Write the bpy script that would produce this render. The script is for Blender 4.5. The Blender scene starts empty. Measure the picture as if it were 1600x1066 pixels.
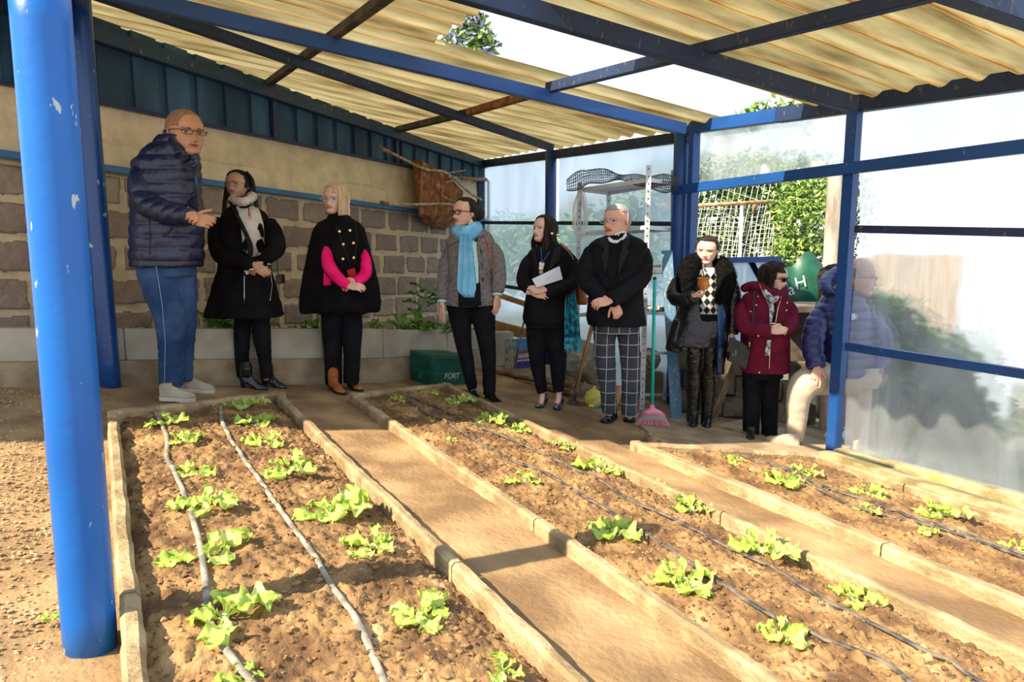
import bpy, bmesh, math, random
from mathutils import Vector, Matrix, noise
from mathutils.bvhtree import BVHTree
random.seed(7)
sc = bpy.context.scene
COL = sc.collection
# ---------------------------------------------------------------- camera, sky, sun, exposure
F = 1090.0
TH = math.atan(148 / F)
CAM = Vector((0, 0, 1.12))
cd = bpy.data.cameras.new('camera'); cam = bpy.data.objects.new('camera', cd); COL.objects.link(cam)
cam.location = CAM; cam.rotation_euler = (math.pi / 2 - TH, 0, 0)
cd.sensor_width = 36; cd.lens = F / 1600 * 36; cd.clip_start = .05; cd.clip_end = 300
sc.camera = cam
sc.view_settings.view_transform = 'Standard'; sc.view_settings.look = 'None'
sc.view_settings.gamma = 1; sc.view_settings.use_curve_mapping = False
sc.view_settings.exposure = 0.26
w = bpy.data.worlds.new('sky'); sc.world = w; w.use_nodes = True
nt = w.node_tree; bg = nt.nodes['Background']
geo = nt.nodes.new('ShaderNodeTexCoord'); sep = nt.nodes.new('ShaderNodeSeparateXYZ'); cr = nt.nodes.new('ShaderNodeValToRGB')
nt.links.new(geo.outputs['Generated'], sep.inputs[0]); nt.links.new(sep.outputs['Z'], cr.inputs[0])
cr.color_ramp.elements[0].position = 0.0; cr.color_ramp.elements[0].color = (.97, .97, .98, 1)
cr.color_ramp.elements[1].position = .7; cr.color_ramp.elements[1].color = (.62, .80, 1, 1)
nt.links.new(cr.outputs[0], bg.inputs['Color']); bg.inputs['Strength'].default_value = 1.25
SUN_DIR = Vector((.86, .62, -.95)).normalized()
ld = bpy.data.lights.new('sun', 'SUN'); ld.energy = 10.5; ld.angle = .009; ld.color = (1, .86, .64)
sun = bpy.data.objects.new('sun', ld); COL.objects.link(sun); sun.location = (-3, -5, 6)
sun.rotation_euler = SUN_DIR.to_track_quat('-Z', 'Y').to_euler()

# ---------------------------------------------------------------- geometry of the place
Z = Vector((0, 0, 1))
def ray(px, py):
    x = (px - 800) / F; u = -(py - 533) / F
    return Vector((x, math.cos(TH) + u * math.sin(TH), -math.sin(TH) + u * math.cos(TH)))
NG = Vector((.12345, .03704, .99166)).normalized()          # the sloping ground
UD = Vector((-.50665, .86160, .03089)).normalized()         # along the beds
VD = UD.cross(NG).normalized()                              # across the beds
def G(px, py, h=0.0):
    D = ray(px, py); t = (NG.dot(Z * h) - NG.dot(CAM)) / NG.dot(D); return CAM + D * t
def T(a, b, h=0.0): return VD * a + UD * b + Z * h
def gz(x, y): return -(NG.x * x + NG.y * y) / NG.z
def at(px, py, Y): D = ray(px, py); return CAM + D * (Y / D.y)
def vplane(p, q): n = (q - p).cross(Z).normalized(); return n, p.copy()
def hit(px, py, pl): n, p = pl; D = ray(px, py); return CAM + D * ((p - CAM).dot(n) / D.dot(n))
RW = vplane(T(4.95, 0), T(4.95, 9))
CORNER = T(4.95, 9.3)
LWL = ray(0, 385) * 4.75; LW = vplane(Vector((LWL.x, 4.75, 0)), CORNER)
E1 = hit(750, 252, RW); E2 = hit(1600, 130, RW); E3 = hit(150, 35, LW)
rn = (E2 - E1).cross(E3 - E1).normalized(); rn = rn if rn.z > 0 else -rn
RF = (rn, E1)
def ab(p): return p.dot(VD), p.dot(UD)
def roofz(x, y): return E1.z - (rn.x * (x - E1.x) + rn.y * (y - E1.y)) / rn.z

# ---------------------------------------------------------------- helpers
ORI = {}
def tag(o, label=None, cat=None, group=None, kind=None):
    if label: o['label'] = label
    if cat: o['category'] = cat
    if group: o['group'] = group
    if kind: o['kind'] = kind
    return o
def empty(name, loc, label, cat, group=None):
    o = bpy.data.objects.new(name, None); COL.objects.link(o); o.location = loc; o.empty_display_size = .1
    ORI[o.name] = Vector(loc); return tag(o, label, cat, group)
def finish(me, name, mats, parent=None, origin=None, smooth=True, label=None):
    """link a mesh given in world space, its origin moved to the parent's / its own base"""
    if parent is not None: org = ORI[parent.name]
    elif origin is not None: org = Vector(origin)
    else: org = Vector((0, 0, 0))
    me.transform(Matrix.Translation(-org))
    if not isinstance(mats, (list, tuple)): mats = [mats]
    mi_ = [q.material_index for q in me.polygons]; me.materials.clear()
    for m in mats: me.materials.append(m)
    me.polygons.foreach_set('material_index', mi_)
    me.polygons.foreach_set('use_smooth', [smooth] * len(me.polygons)); me.update()
    o = bpy.data.objects.new(name, me); COL.objects.link(o)
    ORI[o.name] = org
    if parent is not None: o.parent = parent
    else: o.location = org
    if label: o['label'] = label
    return o
class MB:
    def __init__(s): s.v = []; s.f = []; s.m = []
    def add(s, vs, fs, mi=0):
        k = len(s.v); s.v += [Vector(p) for p in vs]; s.f += [tuple(i + k for i in f) for f in fs]; s.m += [mi] * len(fs); return s
    def merge(s, o, mi=None):
        k = len(s.v); s.v += o.v; s.f += [tuple(i + k for i in f) for f in o.f]; s.m += (o.m if mi is None else [mi] * len(o.f)); return s
    def hexa(s, c, ax, ay, az, mi=0):
        c = Vector(c); vs = [c + ax * i + ay * j + az * k for k in (-1, 1) for j in (-1, 1) for i in (-1, 1)]
        return s.add(vs, [(0, 2, 3, 1), (4, 5, 7, 6), (0, 1, 5, 4), (2, 6, 7, 3), (0, 4, 6, 2), (1, 3, 7, 5)], mi)
    def bar(s, p, q, wd, ht, up=Z, mi=0, drop=0.0):
        p = Vector(p); q = Vector(q); d = (q - p).normalized(); sd = d.cross(up).normalized(); u = sd.cross(d)
        return s.hexa((p + q) / 2 - u * drop, d * ((q - p).length / 2), sd * (wd / 2), u * (ht / 2), mi)
    def loft(s, rings, cap=True, mi=0, closed=True):
        n = len(rings[0]); vs = [p for r in rings for p in r]; fs = []
        for i in range(len(rings) - 1):
            for j in range(n if closed else n - 1):
                a = i * n + j; b = i * n + (j + 1) % n; fs.append((a, b, b + n, a + n))
        if cap and closed:
            fs.append(tuple(range(n - 1, -1, -1))); k = (len(rings) - 1) * n; fs.append(tuple(range(k, k + n)))
        return s.add(vs, fs, mi)
    def tube(s, pts, rad, seg=10, sub=0, mi=0, flat=1.0, cap=True):
        pts = [Vector(p) for p in pts]
        if not isinstance(rad, (list, tuple)): rad = [rad] * len(pts)
        if sub and len(pts) > 2:
            np_, nr = [], []
            for i in range(len(pts) - 1):
                p0 = pts[max(i - 1, 0)]; p1 = pts[i]; p2 = pts[i + 1]; p3 = pts[min(i + 2, len(pts) - 1)]
                for k in range(sub):
                    t = k / sub
                    np_.append(.5 * ((2 * p1) + (p2 - p0) * t + (2 * p0 - 5 * p1 + 4 * p2 - p3) * t * t + (3 * p1 - p0 - 3 * p2 + p3) * t ** 3))
                    nr.append(rad[i] * (1 - t) + rad[i + 1] * t)
            np_.append(pts[-1]); nr.append(rad[-1]); pts, rad = np_, nr
        rings = []; ref = None
        for i, p in enumerate(pts):
            d = (pts[min(i + 1, len(pts) - 1)] - pts[max(i - 1, 0)]).normalized()
            if ref is None:
                ref = d.orthogonal().normalized()
                if flat != 1.0: ref = (Z.cross(d)).normalized() if abs(d.z) < .95 else ref
            ref = (ref - d * ref.dot(d)).normalized(); s2 = d.cross(ref)
            rings.append([p + ref * (math.cos(2 * math.pi * j / seg) * rad[i]) + s2 * (math.sin(2 * math.pi * j / seg) * rad[i] * flat) for j in range(seg)])
        return s.loft(rings, cap, mi)
    def ball(s, c, rx, ry=None, rz=None, seg=16, mi=0, rot=None):
        ry = ry or rx; rz = rz or rx; c = Vector(c); rings = []
        nn = max(6, seg // 2)
        for i in range(nn + 1):
            t = math.pi * (i + .001) / (nn + .002)
            r = [Vector((math.sin(t) * math.cos(2 * math.pi * j / seg) * rx, math.sin(t) * math.sin(2 * math.pi * j / seg) * ry, -math.cos(t) * rz)) for j in range(seg)]
            rings.append([c + (rot @ p if rot else p) for p in r])
        return s.loft(rings, True, mi)
    def ico(s, c, r, sub=1, sq=(1, 1, 1), jit=.0, mi=0):
        bm = bmesh.new(); bmesh.ops.create_icosphere(bm, subdivisions=sub, radius=1); c = Vector(c)
        vs = [c + Vector((v.co.x * sq[0], v.co.y * sq[1], v.co.z * sq[2])) * (r * (1 + jit * (random.random() * 2 - 1))) for v in bm.verts]
        fs = [tuple(v.index for v in f.verts) for f in bm.faces]; bm.free(); return s.add(vs, fs, mi)
    def mesh(s, name='m'):
        me = bpy.data.meshes.new(name); me.from_pydata([tuple(p) for p in s.v], [], s.f); me.polygons.foreach_set('material_index', s.m); me.validate(); me.update(); return me
    def build(s, name, mats, parent=None, origin=None, smooth=False, label=None, bevel=0.0):
        me = s.mesh(name)
        if bevel:
            bm = bmesh.new(); bm.from_mesh(me); bmesh.ops.bevel(bm, geom=bm.edges[:], offset=bevel, segments=2, affect='EDGES', clamp_overlap=True); bm.to_mesh(me); bm.free()
        return finish(me, name, mats, parent, origin, smooth, label)
def fused(mb, voxel=.008, smooth=4, fn=None):
    """one watertight surface from overlapping closed shapes"""
    me = mb.mesh('tmp'); o = bpy.data.objects.new('tmp', me); COL.objects.link(o)
    r = o.modifiers.new('r', 'REMESH'); r.mode = 'VOXEL'; r.voxel_size = voxel; r.use_smooth_shade = True
    if smooth: q = o.modifiers.new('s', 'SMOOTH'); q.factor = .5; q.iterations = smooth
    dg = bpy.context.evaluated_depsgraph_get(); dg.update()
    out = bpy.data.meshes.new_from_object(o.evaluated_get(dg)); bpy.data.objects.remove(o); bpy.data.meshes.remove(me)
    if fn:
        ns = [v.normal.copy() for v in out.vertices]
        for v, n in zip(out.vertices, ns): v.co = v.co + n * fn(v.co, n)
    return out
def bvh_of(me, org=Vector((0, 0, 0))):
    return BVHTree.FromPolygons([v.co + org for v in me.vertices], [tuple(p.vertices) for p in me.polygons])
def nz(p, s, seed=0): return noise.noise(Vector((p[0] * s + seed, p[1] * s + seed * .7, p[2] * s - seed)))

# ---------------------------------------------------------------- materials (all procedural)
MAT = {}
def pm(name, c1, c2=None, scale=8, rough=.7, bump=.0, bscale=None, metal=0, coat=0, detail=5, stretch=None, c3=None, spec=None, t=(.4, .6), sheen=0):
    if name in MAT: return MAT[name]
    m = bpy.data.materials.new(name); m.use_nodes = True; nt = m.node_tree; N = nt.nodes; L = nt.links; b = N['Principled BSDF']
    b.inputs['Roughness'].default_value = rough; b.inputs['Metallic'].default_value = metal; b.inputs['Coat Weight'].default_value = coat
    if sheen: b.inputs['Sheen Weight'].default_value = sheen
    if spec is not None: b.inputs['Specular IOR Level'].default_value = spec
    tc = N.new('ShaderNodeTexCoord'); mp = N.new('ShaderNodeMapping'); L.new(tc.outputs['Object'], mp.inputs[0])
    if stretch: mp.inputs['Scale'].default_value = stretch
    if c2 is None: b.inputs['Base Color'].default_value = (*c1, 1)
    else:
        n = N.new('ShaderNodeTexNoise'); n.inputs['Scale'].default_value = scale; n.inputs['Detail'].default_value = detail; L.new(mp.outputs[0], n.inputs['Vector'])
        r = N.new('ShaderNodeValToRGB'); r.color_ramp.elements[0].position = t[0]; r.color_ramp.elements[0].color = (*c1, 1)
        r.color_ramp.elements[1].position = t[1]; r.color_ramp.elements[1].color = (*c2, 1)
        if c3: e = r.color_ramp.elements.new(min(.98, t[1] + .12)); e.color = (*c3, 1)
        L.new(n.outputs[0], r.inputs[0]); L.new(r.outputs[0], b.inputs['Base Color'])
    if bump:
        n2 = N.new('ShaderNodeTexNoise'); n2.inputs['Scale'].default_value = bscale or scale * 4; n2.inputs['Detail'].default_value = 6; L.new(mp.outputs[0], n2.inputs['Vector'])
        bp = N.new('ShaderNodeBump'); bp.inputs['Strength'].default_value = min(bump, 1); bp.inputs['Distance'].default_value = .01; L.new(n2.outputs[0], bp.inputs['Height']); L.new(bp.outputs[0], b.inputs['Normal'])
    MAT[name] = m; return m
def paint(name, base, dark, chip, chips=.66, rough=.35):
    """painted steel with scuffs and chips"""
    if name in MAT: return MAT[name]
    m = pm(name, dark, base, 2.5, rough, .12, 30, t=(.3, .6)); nt = m.node_tree; N = nt.nodes; L = nt.links; b = N['Principled BSDF']
    src = b.inputs['Base Color'].links[0].from_socket
    tc = N['Texture Coordinate']; mp = N.new('ShaderNodeMapping'); mp.inputs['Scale'].default_value = (1, 1, .45); L.new(tc.outputs['Object'], mp.inputs[0])
    n = N.new('ShaderNodeTexNoise'); n.inputs['Scale'].default_value = 34; n.inputs['Detail'].default_value = 9; L.new(mp.outputs[0], n.inputs['Vector'])
    r = N.new('ShaderNodeValToRGB'); r.color_ramp.elements[0].position = chips; r.color_ramp.elements[0].color = (0, 0, 0, 1); r.color_ramp.elements[1].position = chips + .02; r.color_ramp.elements[1].color = (1, 1, 1, 1)
    L.new(n.outputs[0], r.inputs[0]); mx = N.new('ShaderNodeMix'); mx.data_type = 'RGBA'; L.new(r.outputs[0], mx.inputs['Factor']); L.new(src, mx.inputs['A']); mx.inputs['B'].default_value = (*chip, 1)
    L.new(mx.outputs['Result'], b.inputs['Base Color']); return m
def film(name, tint, transp, gl=.06, cloudy=2.0, blur=.22):
    m = bpy.data.materials.new(name); m.use_nodes = True; nt = m.node_tree; N = nt.nodes; L = nt.links; N.remove(N['Principled BSDF'])
    out = N['Material Output']; tr = N.new('ShaderNodeBsdfRefraction'); tr.inputs['IOR'].default_value = 1.12; tr.inputs['Roughness'].default_value = blur; tr2 = N.new('ShaderNodeBsdfTransparent'); trm = N.new('ShaderNodeMixShader'); trm.inputs[0].default_value = .3; tl = N.new('ShaderNodeBsdfTranslucent'); df = N.new('ShaderNodeBsdfDiffuse'); gb = N.new('ShaderNodeBsdfGlossy')
    tr.inputs[0].default_value = (*[min(1, c * 1.02) for c in tint], 1); tl.inputs[0].default_value = (*tint, 1); df.inputs[0].default_value = (*tint, 1); gb.inputs['Roughness'].default_value = .25
    a = N.new('ShaderNodeMixShader'); b_ = N.new('ShaderNodeMixShader'); c = N.new('ShaderNodeMixShader'); a.inputs[0].default_value = .30
    L.new(tl.outputs[0], a.inputs[1]); L.new(df.outputs[0], a.inputs[2])
    tc = N.new('ShaderNodeTexCoord'); mp = N.new('ShaderNodeMapping'); mp.inputs['Scale'].default_value = (1, 1, .35); L.new(tc.outputs['Object'], mp.inputs[0])
    n = N.new('ShaderNodeTexNoise'); n.inputs['Scale'].default_value = cloudy; n.inputs['Detail'].default_value = 6; n.inputs['Distortion'].default_value = .8; L.new(mp.outputs[0], n.inputs['Vector'])
    mr = N.new('ShaderNodeMapRange'); mr.inputs['From Min'].default_value = .3; mr.inputs['From Max'].default_value = .7; mr.inputs['To Min'].default_value = transp - .16; mr.inputs['To Max'].default_value = transp + .16
    L.new(n.outputs[0], mr.inputs[0]); L.new(mr.outputs[0], b_.inputs[0]); L.new(a.outputs[0], b_.inputs[1]); L.new(tr.outputs[0], trm.inputs[1]); L.new(tr2.outputs[0], trm.inputs[2]); L.new(trm.outputs[0], b_.inputs[2])
    c.inputs[0].default_value = gl; L.new(b_.outputs[0], c.inputs[1]); L.new(gb.outputs[0], c.inputs[2]); L.new(c.outputs[0], out.inputs[0]); MAT[name] = m
    return m
M_soil = pm('soil', (.12, .060, .024), (.31, .180, .074), 6, .95, 1, 50, c3=(.44, .28, .13))
M_earth = pm('path earth', (.19, .11, .05), (.35, .22, .105), 2.6, .95, .9, 38, c3=(.44, .30, .15))
M_gravel = pm('gravel', (.22, .14, .07), (.44, .31, .18), 18, .95, .6, 60)
M_pebble = pm('pebble', (.26, .165, .085), (.44, .31, .17), 9, .9, .4, 50)
M_curb = pm('bed edging concrete', (.24, .165, .085), (.42, .31, .17), 7, .94, .9, 55, c3=(.50, .385, .22))
M_mossy = pm('mossy concrete', (.20, .16, .06), (.42, .34, .19), 5, .92, .7, 45, c3=(.27, .27, .08))
M_conc = pm('grey block concrete', (.35, .31, .235), (.48, .43, .34), 3, .95, .35, 60)
M_footing = pm('earthy footing', (.22, .16, .095), (.36, .28, .18), 4, .95, .9, 25)
M_blue = paint('blue paint', (.0, .115, .45), (.0, .085, .36), (.40, .44, .44), .675, .34)
M_blue2 = paint('worn shaded blue paint', (.010, .028, .085), (.006, .016, .05), (.10, .075, .05), .64, .5)  # worn tone of the rafters, also painted-in shade on the top beam
M_cyan = M_blue
M_rail = paint('rail blue paint', (.045, .17, .38), (.03, .11, .26), (.12, .09, .06), .66, .5)
M_side = pm('blue siding', (.014, .045, .085), (.035, .11, .19), 3, .7, .35, 30, stretch=(1, 1, .25), c3=(.055, .14, .23))
M_wood = pm('weathered wood', (.16, .09, .045), (.34, .22, .12), 7, .85, .5, 30, stretch=(1, 1, .2))
M_darkwood = pm('dark roof timber', (.035, .025, .02), (.10, .075, .055), 7, .85, .5, 30)
M_rust = pm('rust', (.16, .05, .015), (.34, .13, .04), 12, .9, .5, 60, c3=(.45, .33, .2), t=(.35, .6))
# ================================================================ GROUND
def heights(nu, nv, fn):
    mb = MB(); vs = [fn(i / (nu - 1), j / (nv - 1)) for j in range(nv) for i in range(nu)]
    fs = [(j * nu + i, j * nu + i + 1, (j + 1) * nu + i + 1, (j + 1) * nu + i) for j in range(nv - 1) for i in range(nu - 1)]
    return mb.add(vs, fs)
def gf(s, t):
    a = -4.2 + 9.6 * s; b = -1.0 + 12 * t; p = T(a, b)
    h = .014 * nz(p, 1.3) + .007 * nz(p, 6, 3) + .003 * nz(p, 22, 5)
    if a < -.1: h += .006 * nz(p, 30, 8)
    return p + Z * (h + (.045 if (1.0 < a < 3.0 and b < 4.9) else 0))
o = heights(340, 400, gf).build('floor', [M_earth], smooth=True); o['kind'] = 'structure'
# gravel and small stones left of the beds
mb = MB()
for k in range(17000):
    a = -random.random() ** 1.1 * 2.3 - .16; b = random.uniform(.9, 5.3)
    p = T(a, b); 
    if abs(p.x / max(p.y, .1)) > .9: continue
    r = random.uniform(.003, .0095); mb.ico(p + Z * r * .25, r, 1, (1, .7, .55), .25)
tag(mb.build('gravel', M_pebble, smooth=False), 'tan gravel scattered over the ground left of the beds', 'gravel', kind='stuff')
mb = MB()
for k in range(900):
    a = random.choice([random.uniform(1.08, 1.45), random.uniform(2.55, 3.0), random.uniform(2.6, 4.7), random.uniform(0, 4.5)])
    b = random.uniform(.8, 5.4) if a < 3.0 else random.uniform(3.6, 6.2)
    if (0 <= a <= 1.04 or 1.5 <= a <= 2.56) and b < 5.35: continue
    if a > 3.8 and b < 4.7: continue
    r = random.uniform(.003, .010) * (1.5 if random.random() < .06 else 1); mb.ico(T(a, b) + Z * r * .3, r, 1, (1, .8, .5), .25)
tag(mb.build('small_stones', M_pebble), 'small loose stones and crumbs of earth on the dirt paths', 'stones', kind='stuff')

# ================================================================ BEDS
def clod(p):
    h = .020 * nz(p, 4.5, 2) + .018 * abs(nz(p, 13, 4)) + .016 * abs(nz(p, 27, 6)) + .010 * nz(p, 60, 9)
    d = noise.voronoi(Vector((p[0] * 19, p[1] * 19, p[2] * 19)))[0][0]; d2 = noise.voronoi(Vector((p[0] * 45, p[1] * 45, p[2] * 45)))[0][0]
    return h + .045 * max(0, .42 - d) + .022 * max(0, .4 - d2)
BVHS = []
def bed(label, TL, TR, b0, mats, wl=.052, wr=.05, hb=.11, dens=.009, far=.06):
    """TL, TR: far corners as (a, b); near end at b0; border boards round the soil"""
    root = empty('raised_bed', T((TL[0] + TR[0]) / 2, b0 + 1), label, 'garden bed')
    inn = [(TL[0] + wl, b0), (TR[0] - wr, b0), (TR[0] - wr, TR[1] - far), (TL[0] + wl, TL[1] - far)]
    nu = int((inn[1][0] - inn[0][0]) / dens) + 2; nv = int((max(TL[1], TR[1]) - b0) / dens) + 2
    def fn(s, t):
        t = t ** 1.3; A = inn[0][0] * (1 - s) + inn[1][0] * s; B1 = inn[3][1] * (1 - s) + inn[2][1] * s; B = b0 * (1 - t) + B1 * t
        A = A + (s - .5) * .02; p = T(A, B, 0)
        edge = min(s, 1 - s) * (inn[1][0] - inn[0][0]); dip = -.03 * math.exp(-edge / .05)
        return p + Z * (hb - .055 + dip + .02 * math.sin(math.pi * s) + clod(p))
    mb = heights(nu, nv, fn); o = mb.build('soil', M_soil, root, smooth=True)
    BVHS.append(BVHTree.FromPolygons(mb.v, mb.f))
    def border(p, q, wd, mi):
        # cast edging, worn and uneven
        n = max(4, int((Vector(q) - Vector(p)).length / .025)); rings = []
        for i in range(n + 1):
            t = i / n; a = p[0] * (1 - t) + q[0] * t; b = p[1] * (1 - t) + q[1] * t
            d = Vector((q[0] - p[0], q[1] - p[1])).normalized(); nx, ny = d.y, -d.x
            w0 = T(a, b); wob = .006 * nz(w0, 5, 11); e = .004 * nz(w0, 25, 12); hh = hb + .007 * nz(w0, 9, 13) + .003 * nz(w0, 40, 14)
            def q_(o_, h): return T(a + nx * o_, b + ny * o_, h)
            r = [q_(wob, -.05), q_(wob + e, hh - .012), q_(wob + .012, hh), q_(wd - .012 + wob, hh + e), q_(wd + wob + e, hh - .014), q_(wd + wob, -.05)]
            rings.append(r)
        return MB().loft(rings).build('border', mats[mi], root, smooth=False)
    # pieces along each side, with open joints
    def side(p, q, wd, cuts, mi=0):
        c = [0] + cuts + [1]
        for i in range(len(c) - 1):
            L_ = Vector((q[0] - p[0], q[1] - p[1])).length; g = .004 / L_
            t0 = c[i] + (g if i else 0); t1 = c[i + 1] - (g if i < len(c) - 2 else 0)
            border((p[0] + (q[0] - p[0]) * t0, p[1] + (q[1] - p[1]) * t0), (p[0] + (q[0] - p[0]) * t1, p[1] + (q[1] - p[1]) * t1), wd, mi)
    side((TL[0], b0), TL, wl, [.45 if b0 < 1 else .3], 0)
    side((TR[0] - wr, b0), TR if False else (TR[0] - wr, TR[1]), wr, [.38, .75], 0)
    dd = Vector((TR[0] - TL[0], TR[1] - TL[1])).normalized()
    side(TL, TR, far, [], 0)
    return root
def crumbs(a0, a1, b1, n, label, seed):
    rnd = random.Random(seed); mb = MB(); bv = BVHS[-1]
    for k in range(n):
        b = .6 + (b1 - .6) * rnd.random() ** 1.3; a = rnd.uniform(a0, a1); p = T(a, b); h = bv.ray_cast(Vector((p.x, p.y, 3)), Vector((0, 0, -1)))
        if h[0] is None: continue
        r = rnd.choice((.003, .004, .005, .006, .008, .011)) * rnd.uniform(.8, 1.2); mb.ico(h[0] + Z * r * .1, r, 1, (1, .85, .7), .34)
    o = tag(mb.build('soil_crumbs', M_soil, smooth=False), label, 'soil', kind='stuff')
bed('raised soil bed nearest the blue posts, edged in concrete, two grey hoses along it', (-.02, 4.28), (1.02, 4.88), .3, [M_curb])
crumbs(.05, .96, 4.3, 4200, 'crumbs of loose soil over the first bed', 1)
bed('middle raised soil bed between the two dirt paths, two dark hoses along it', (1.50, 4.85), (2.53, 5.36), .3, [M_curb])
crumbs(1.56, 2.47, 4.8, 4200, 'crumbs of loose soil over the middle bed', 2)
bed('raised soil bed beside the clear plastic wall, with a thick front border', (2.97, 3.46), (4.32, 3.05), .3, [M_curb], wl=.085, wr=.05, far=.07)
def on_soil(px, py, lift=0.0):
    D = ray(px, py); best = None
    for b in BVHS:
        h = b.ray_cast(CAM, D.normalized())
        if h[0] is not None and (best is None or (h[0] - CAM).length < (best - CAM).length): best = h[0]
    if best is None: best = G(px, py, .08)
    return best + Z * lift
crumbs(3.05, 4.25, 3.1, 2600, 'crumbs of loose soil over the bed by the plastic wall', 3)
def soil_z(x, y):
    for b in BVHS:
        h = b.ray_cast(Vector((x, y, 3)), Vector((0, 0, -1)))
        if h[0] is not None: return h[0].z
    return gz(x, y)

mb = MB(); rings = []
s0, s1, s2_, s3 = T(3.55, 3.50), T(3.3, 3.9), T(4.45, 4.75), T(5.5, 4.5); s4 = T(5.6, 3.3)
sl = [G(1000, 668), G(1060, 655), G(1120, 668), T(5.7, 4.6), T(5.9, 3.2), T(4.4, 3.12), T(3.4, 3.52)]
mb.add([p - Z * .02 for p in sl] + [p + Z * .022 for p in sl], [tuple(range(6, -1, -1)), tuple(range(7, 14))] + [(i, (i + 1) % 7, (i + 1) % 7 + 7, i + 7) for i in range(7)])
tag(mb.build('door_slab', pm('slab', (.24, .16, .09), (.38, .28, .18), 4, .9, .4, 40), origin=sl[0]), 'worn flat concrete slab at the open doorway', 'slab', kind='structure')

# ================================================================ LEFT WALL
Wd = (CORNER - Vector((LWL.x, 4.75, 0))); Wd.z = 0; Wlen = Wd.length; Wd.normalize(); Wn = Vector((Wd.y, -Wd.x, 0))  # Wn points into the room
if Wn.dot(CAM - CORNER) < 0: Wn = -Wn
W0 = Vector((LWL.x, 4.75, 0)) - Wd * 1.2; WL = Wlen + 1.25
def wl_s(p): return (p - W0).dot(Wd)
ra, rb = hit(0, 243, LW), hit(750, 345, LW); sa, sb = hit(0, 132, LW), hit(745, 284, LW)
def lerpz(p, q, s): t = (s - wl_s(p)) / (wl_s(q) - wl_s(p)); return p.z * (1 - t) + q.z * t
def zrail(s): return lerpz(ra, rb, s)
def zsid(s): return lerpz(sa, sb, s)
RH = .262; BW = .47
nu, nv = 560, 170
vs, tone = [], []
rnd = random.Random(3); offs = [rnd.random() for _ in range(20)]; jw = {}
for j in range(nv):
    for i in range(nu):
        s = WL * i / (nu - 1); g = gz(*(W0 + Wd * s).xy); z0 = g - .1; z1 = zsid(s); z = z0 + (z1 - z0) * j / (nv - 1)
        P = W0 + Wd * s + Z * z; zr = zrail(s) - .02
        if z > zr:
            h = .02 + .004 * nz(P, 4, 1) + .003 * nz(P, 20, 2)
            crk = abs((z - zr) - (z1 - zr) * .42 + .03 * nz(P, 2.2, 5)); h -= .02 * max(0, 1 - crk / .012) * (1 if nz(P, 1.6, 9) > -.15 else 0)
            k = (2.35 if (z - zr) < (z1 - zr) * .42 else 2.1) + .6 * (nz((P.x * .5, P.y * .5, P.z * 2.2), 1.5, 4) * .5 + .5)
        else:
            d = (zr - z); r = int(d / RH); fy = (d / RH - r) * RH; ss = s / BW + offs[r % 20] * 1.7 + .12 * nz((r * 3.3, s * .8, 0), 1); c = math.floor(ss); fx = (ss - c) * BW
            m = .027 + .018 * nz(P, 8, 7) + .016 * nz((r * 7.1, c * 3.7, 0), 1) + .010 * nz(P, 2.5, 17)
            e = min(fx - m, BW - fx - m, fy - m, RH - fy - m)
            t = max(0, min(1, e / .016)); h = t * (.016 + .010 * nz(P, 7, r + c)) + .008 * nz(P, 24, 3) * t + .004 * nz(P, 12, 1)
            k = t * (.5 + .45 * nz((r * 1.7, c * 2.3, 4), 1.9))
            k = (.12 + .85 * max(0, min(1, k + .12))) if t > .4 else 0.0
        vs.append(P + Wn * h); tone.append(k)
fs = [(j * nu + i, j * nu + i + 1, (j + 1) * nu + i + 1, (j + 1) * nu + i) for j in range(nv - 1) for i in range(nu - 1)]
me = MB().add(vs, fs).mesh('wall_left'); at_ = me.attributes.new('tone', 'FLOAT', 'POINT'); at_.data.foreach_set('value', tone)
m = pm('wall stone', (.2, .15, .12), (.3, .25, .2), 7, .93, .8, 45); nt = m.node_tree; N = nt.nodes; L = nt.links; b = N['Principled BSDF']
an = N.new('ShaderNodeAttribute'); an.attribute_name = 'tone'
div = N.new('ShaderNodeMath'); div.operation = 'DIVIDE'; div.inputs[1].default_value = 3.0; L.new(an.outputs['Fac'], div.inputs[0])
r = N.new('ShaderNodeValToRGB'); els = r.color_ramp.elements; els[0].position = 0; els[0].color = (.60, .48, .31, 1); els[1].position = 1; els[1].color = (.80, .65, .42, 1)
for ps, c in ((.035, (.54, .43, .28)), (.05, (.20, .14, .115)), (.2, (.30, .225, .17)), (.33, (.42, .33, .235)), (.36, (.33, .25, .15)), (.62, (.50, .40, .26)), (.8, (.74, .60, .38))):
    e = els.new(ps); e.color = (*c, 1)
L.new(div.outputs[0], r.inputs[0])
n1 = N.new('ShaderNodeTexNoise'); n1.inputs['Scale'].default_value = 4.5; n1.inputs['Detail'].default_value = 12; n1.inputs['Roughness'].default_value = .68; tc = N['Texture Coordinate']; L.new(tc.outputs['Object'], n1.inputs['Vector'])
mr = N.new('ShaderNodeMapRange'); mr.inputs['From Min'].default_value = .25; mr.inputs['From Max'].default_value = .75; mr.inputs['To Min'].default_value = .72; mr.inputs['To Max'].default_value = 1.26; L.new(n1.outputs[0], mr.inputs[0])
mx = N.new('ShaderNodeMix'); mx.data_type = 'RGBA'; mx.blend_type = 'MULTIPLY'; mx.inputs['Factor'].default_value = 1; L.new(r.outputs[0], mx.inputs['A']); L.new(mr.outputs[0], mx.inputs['B']); L.new(mx.outputs['Result'], b.inputs['Base Color'])
o = finish(me, 'wall_left', m); o['kind'] = 'structure'
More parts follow.
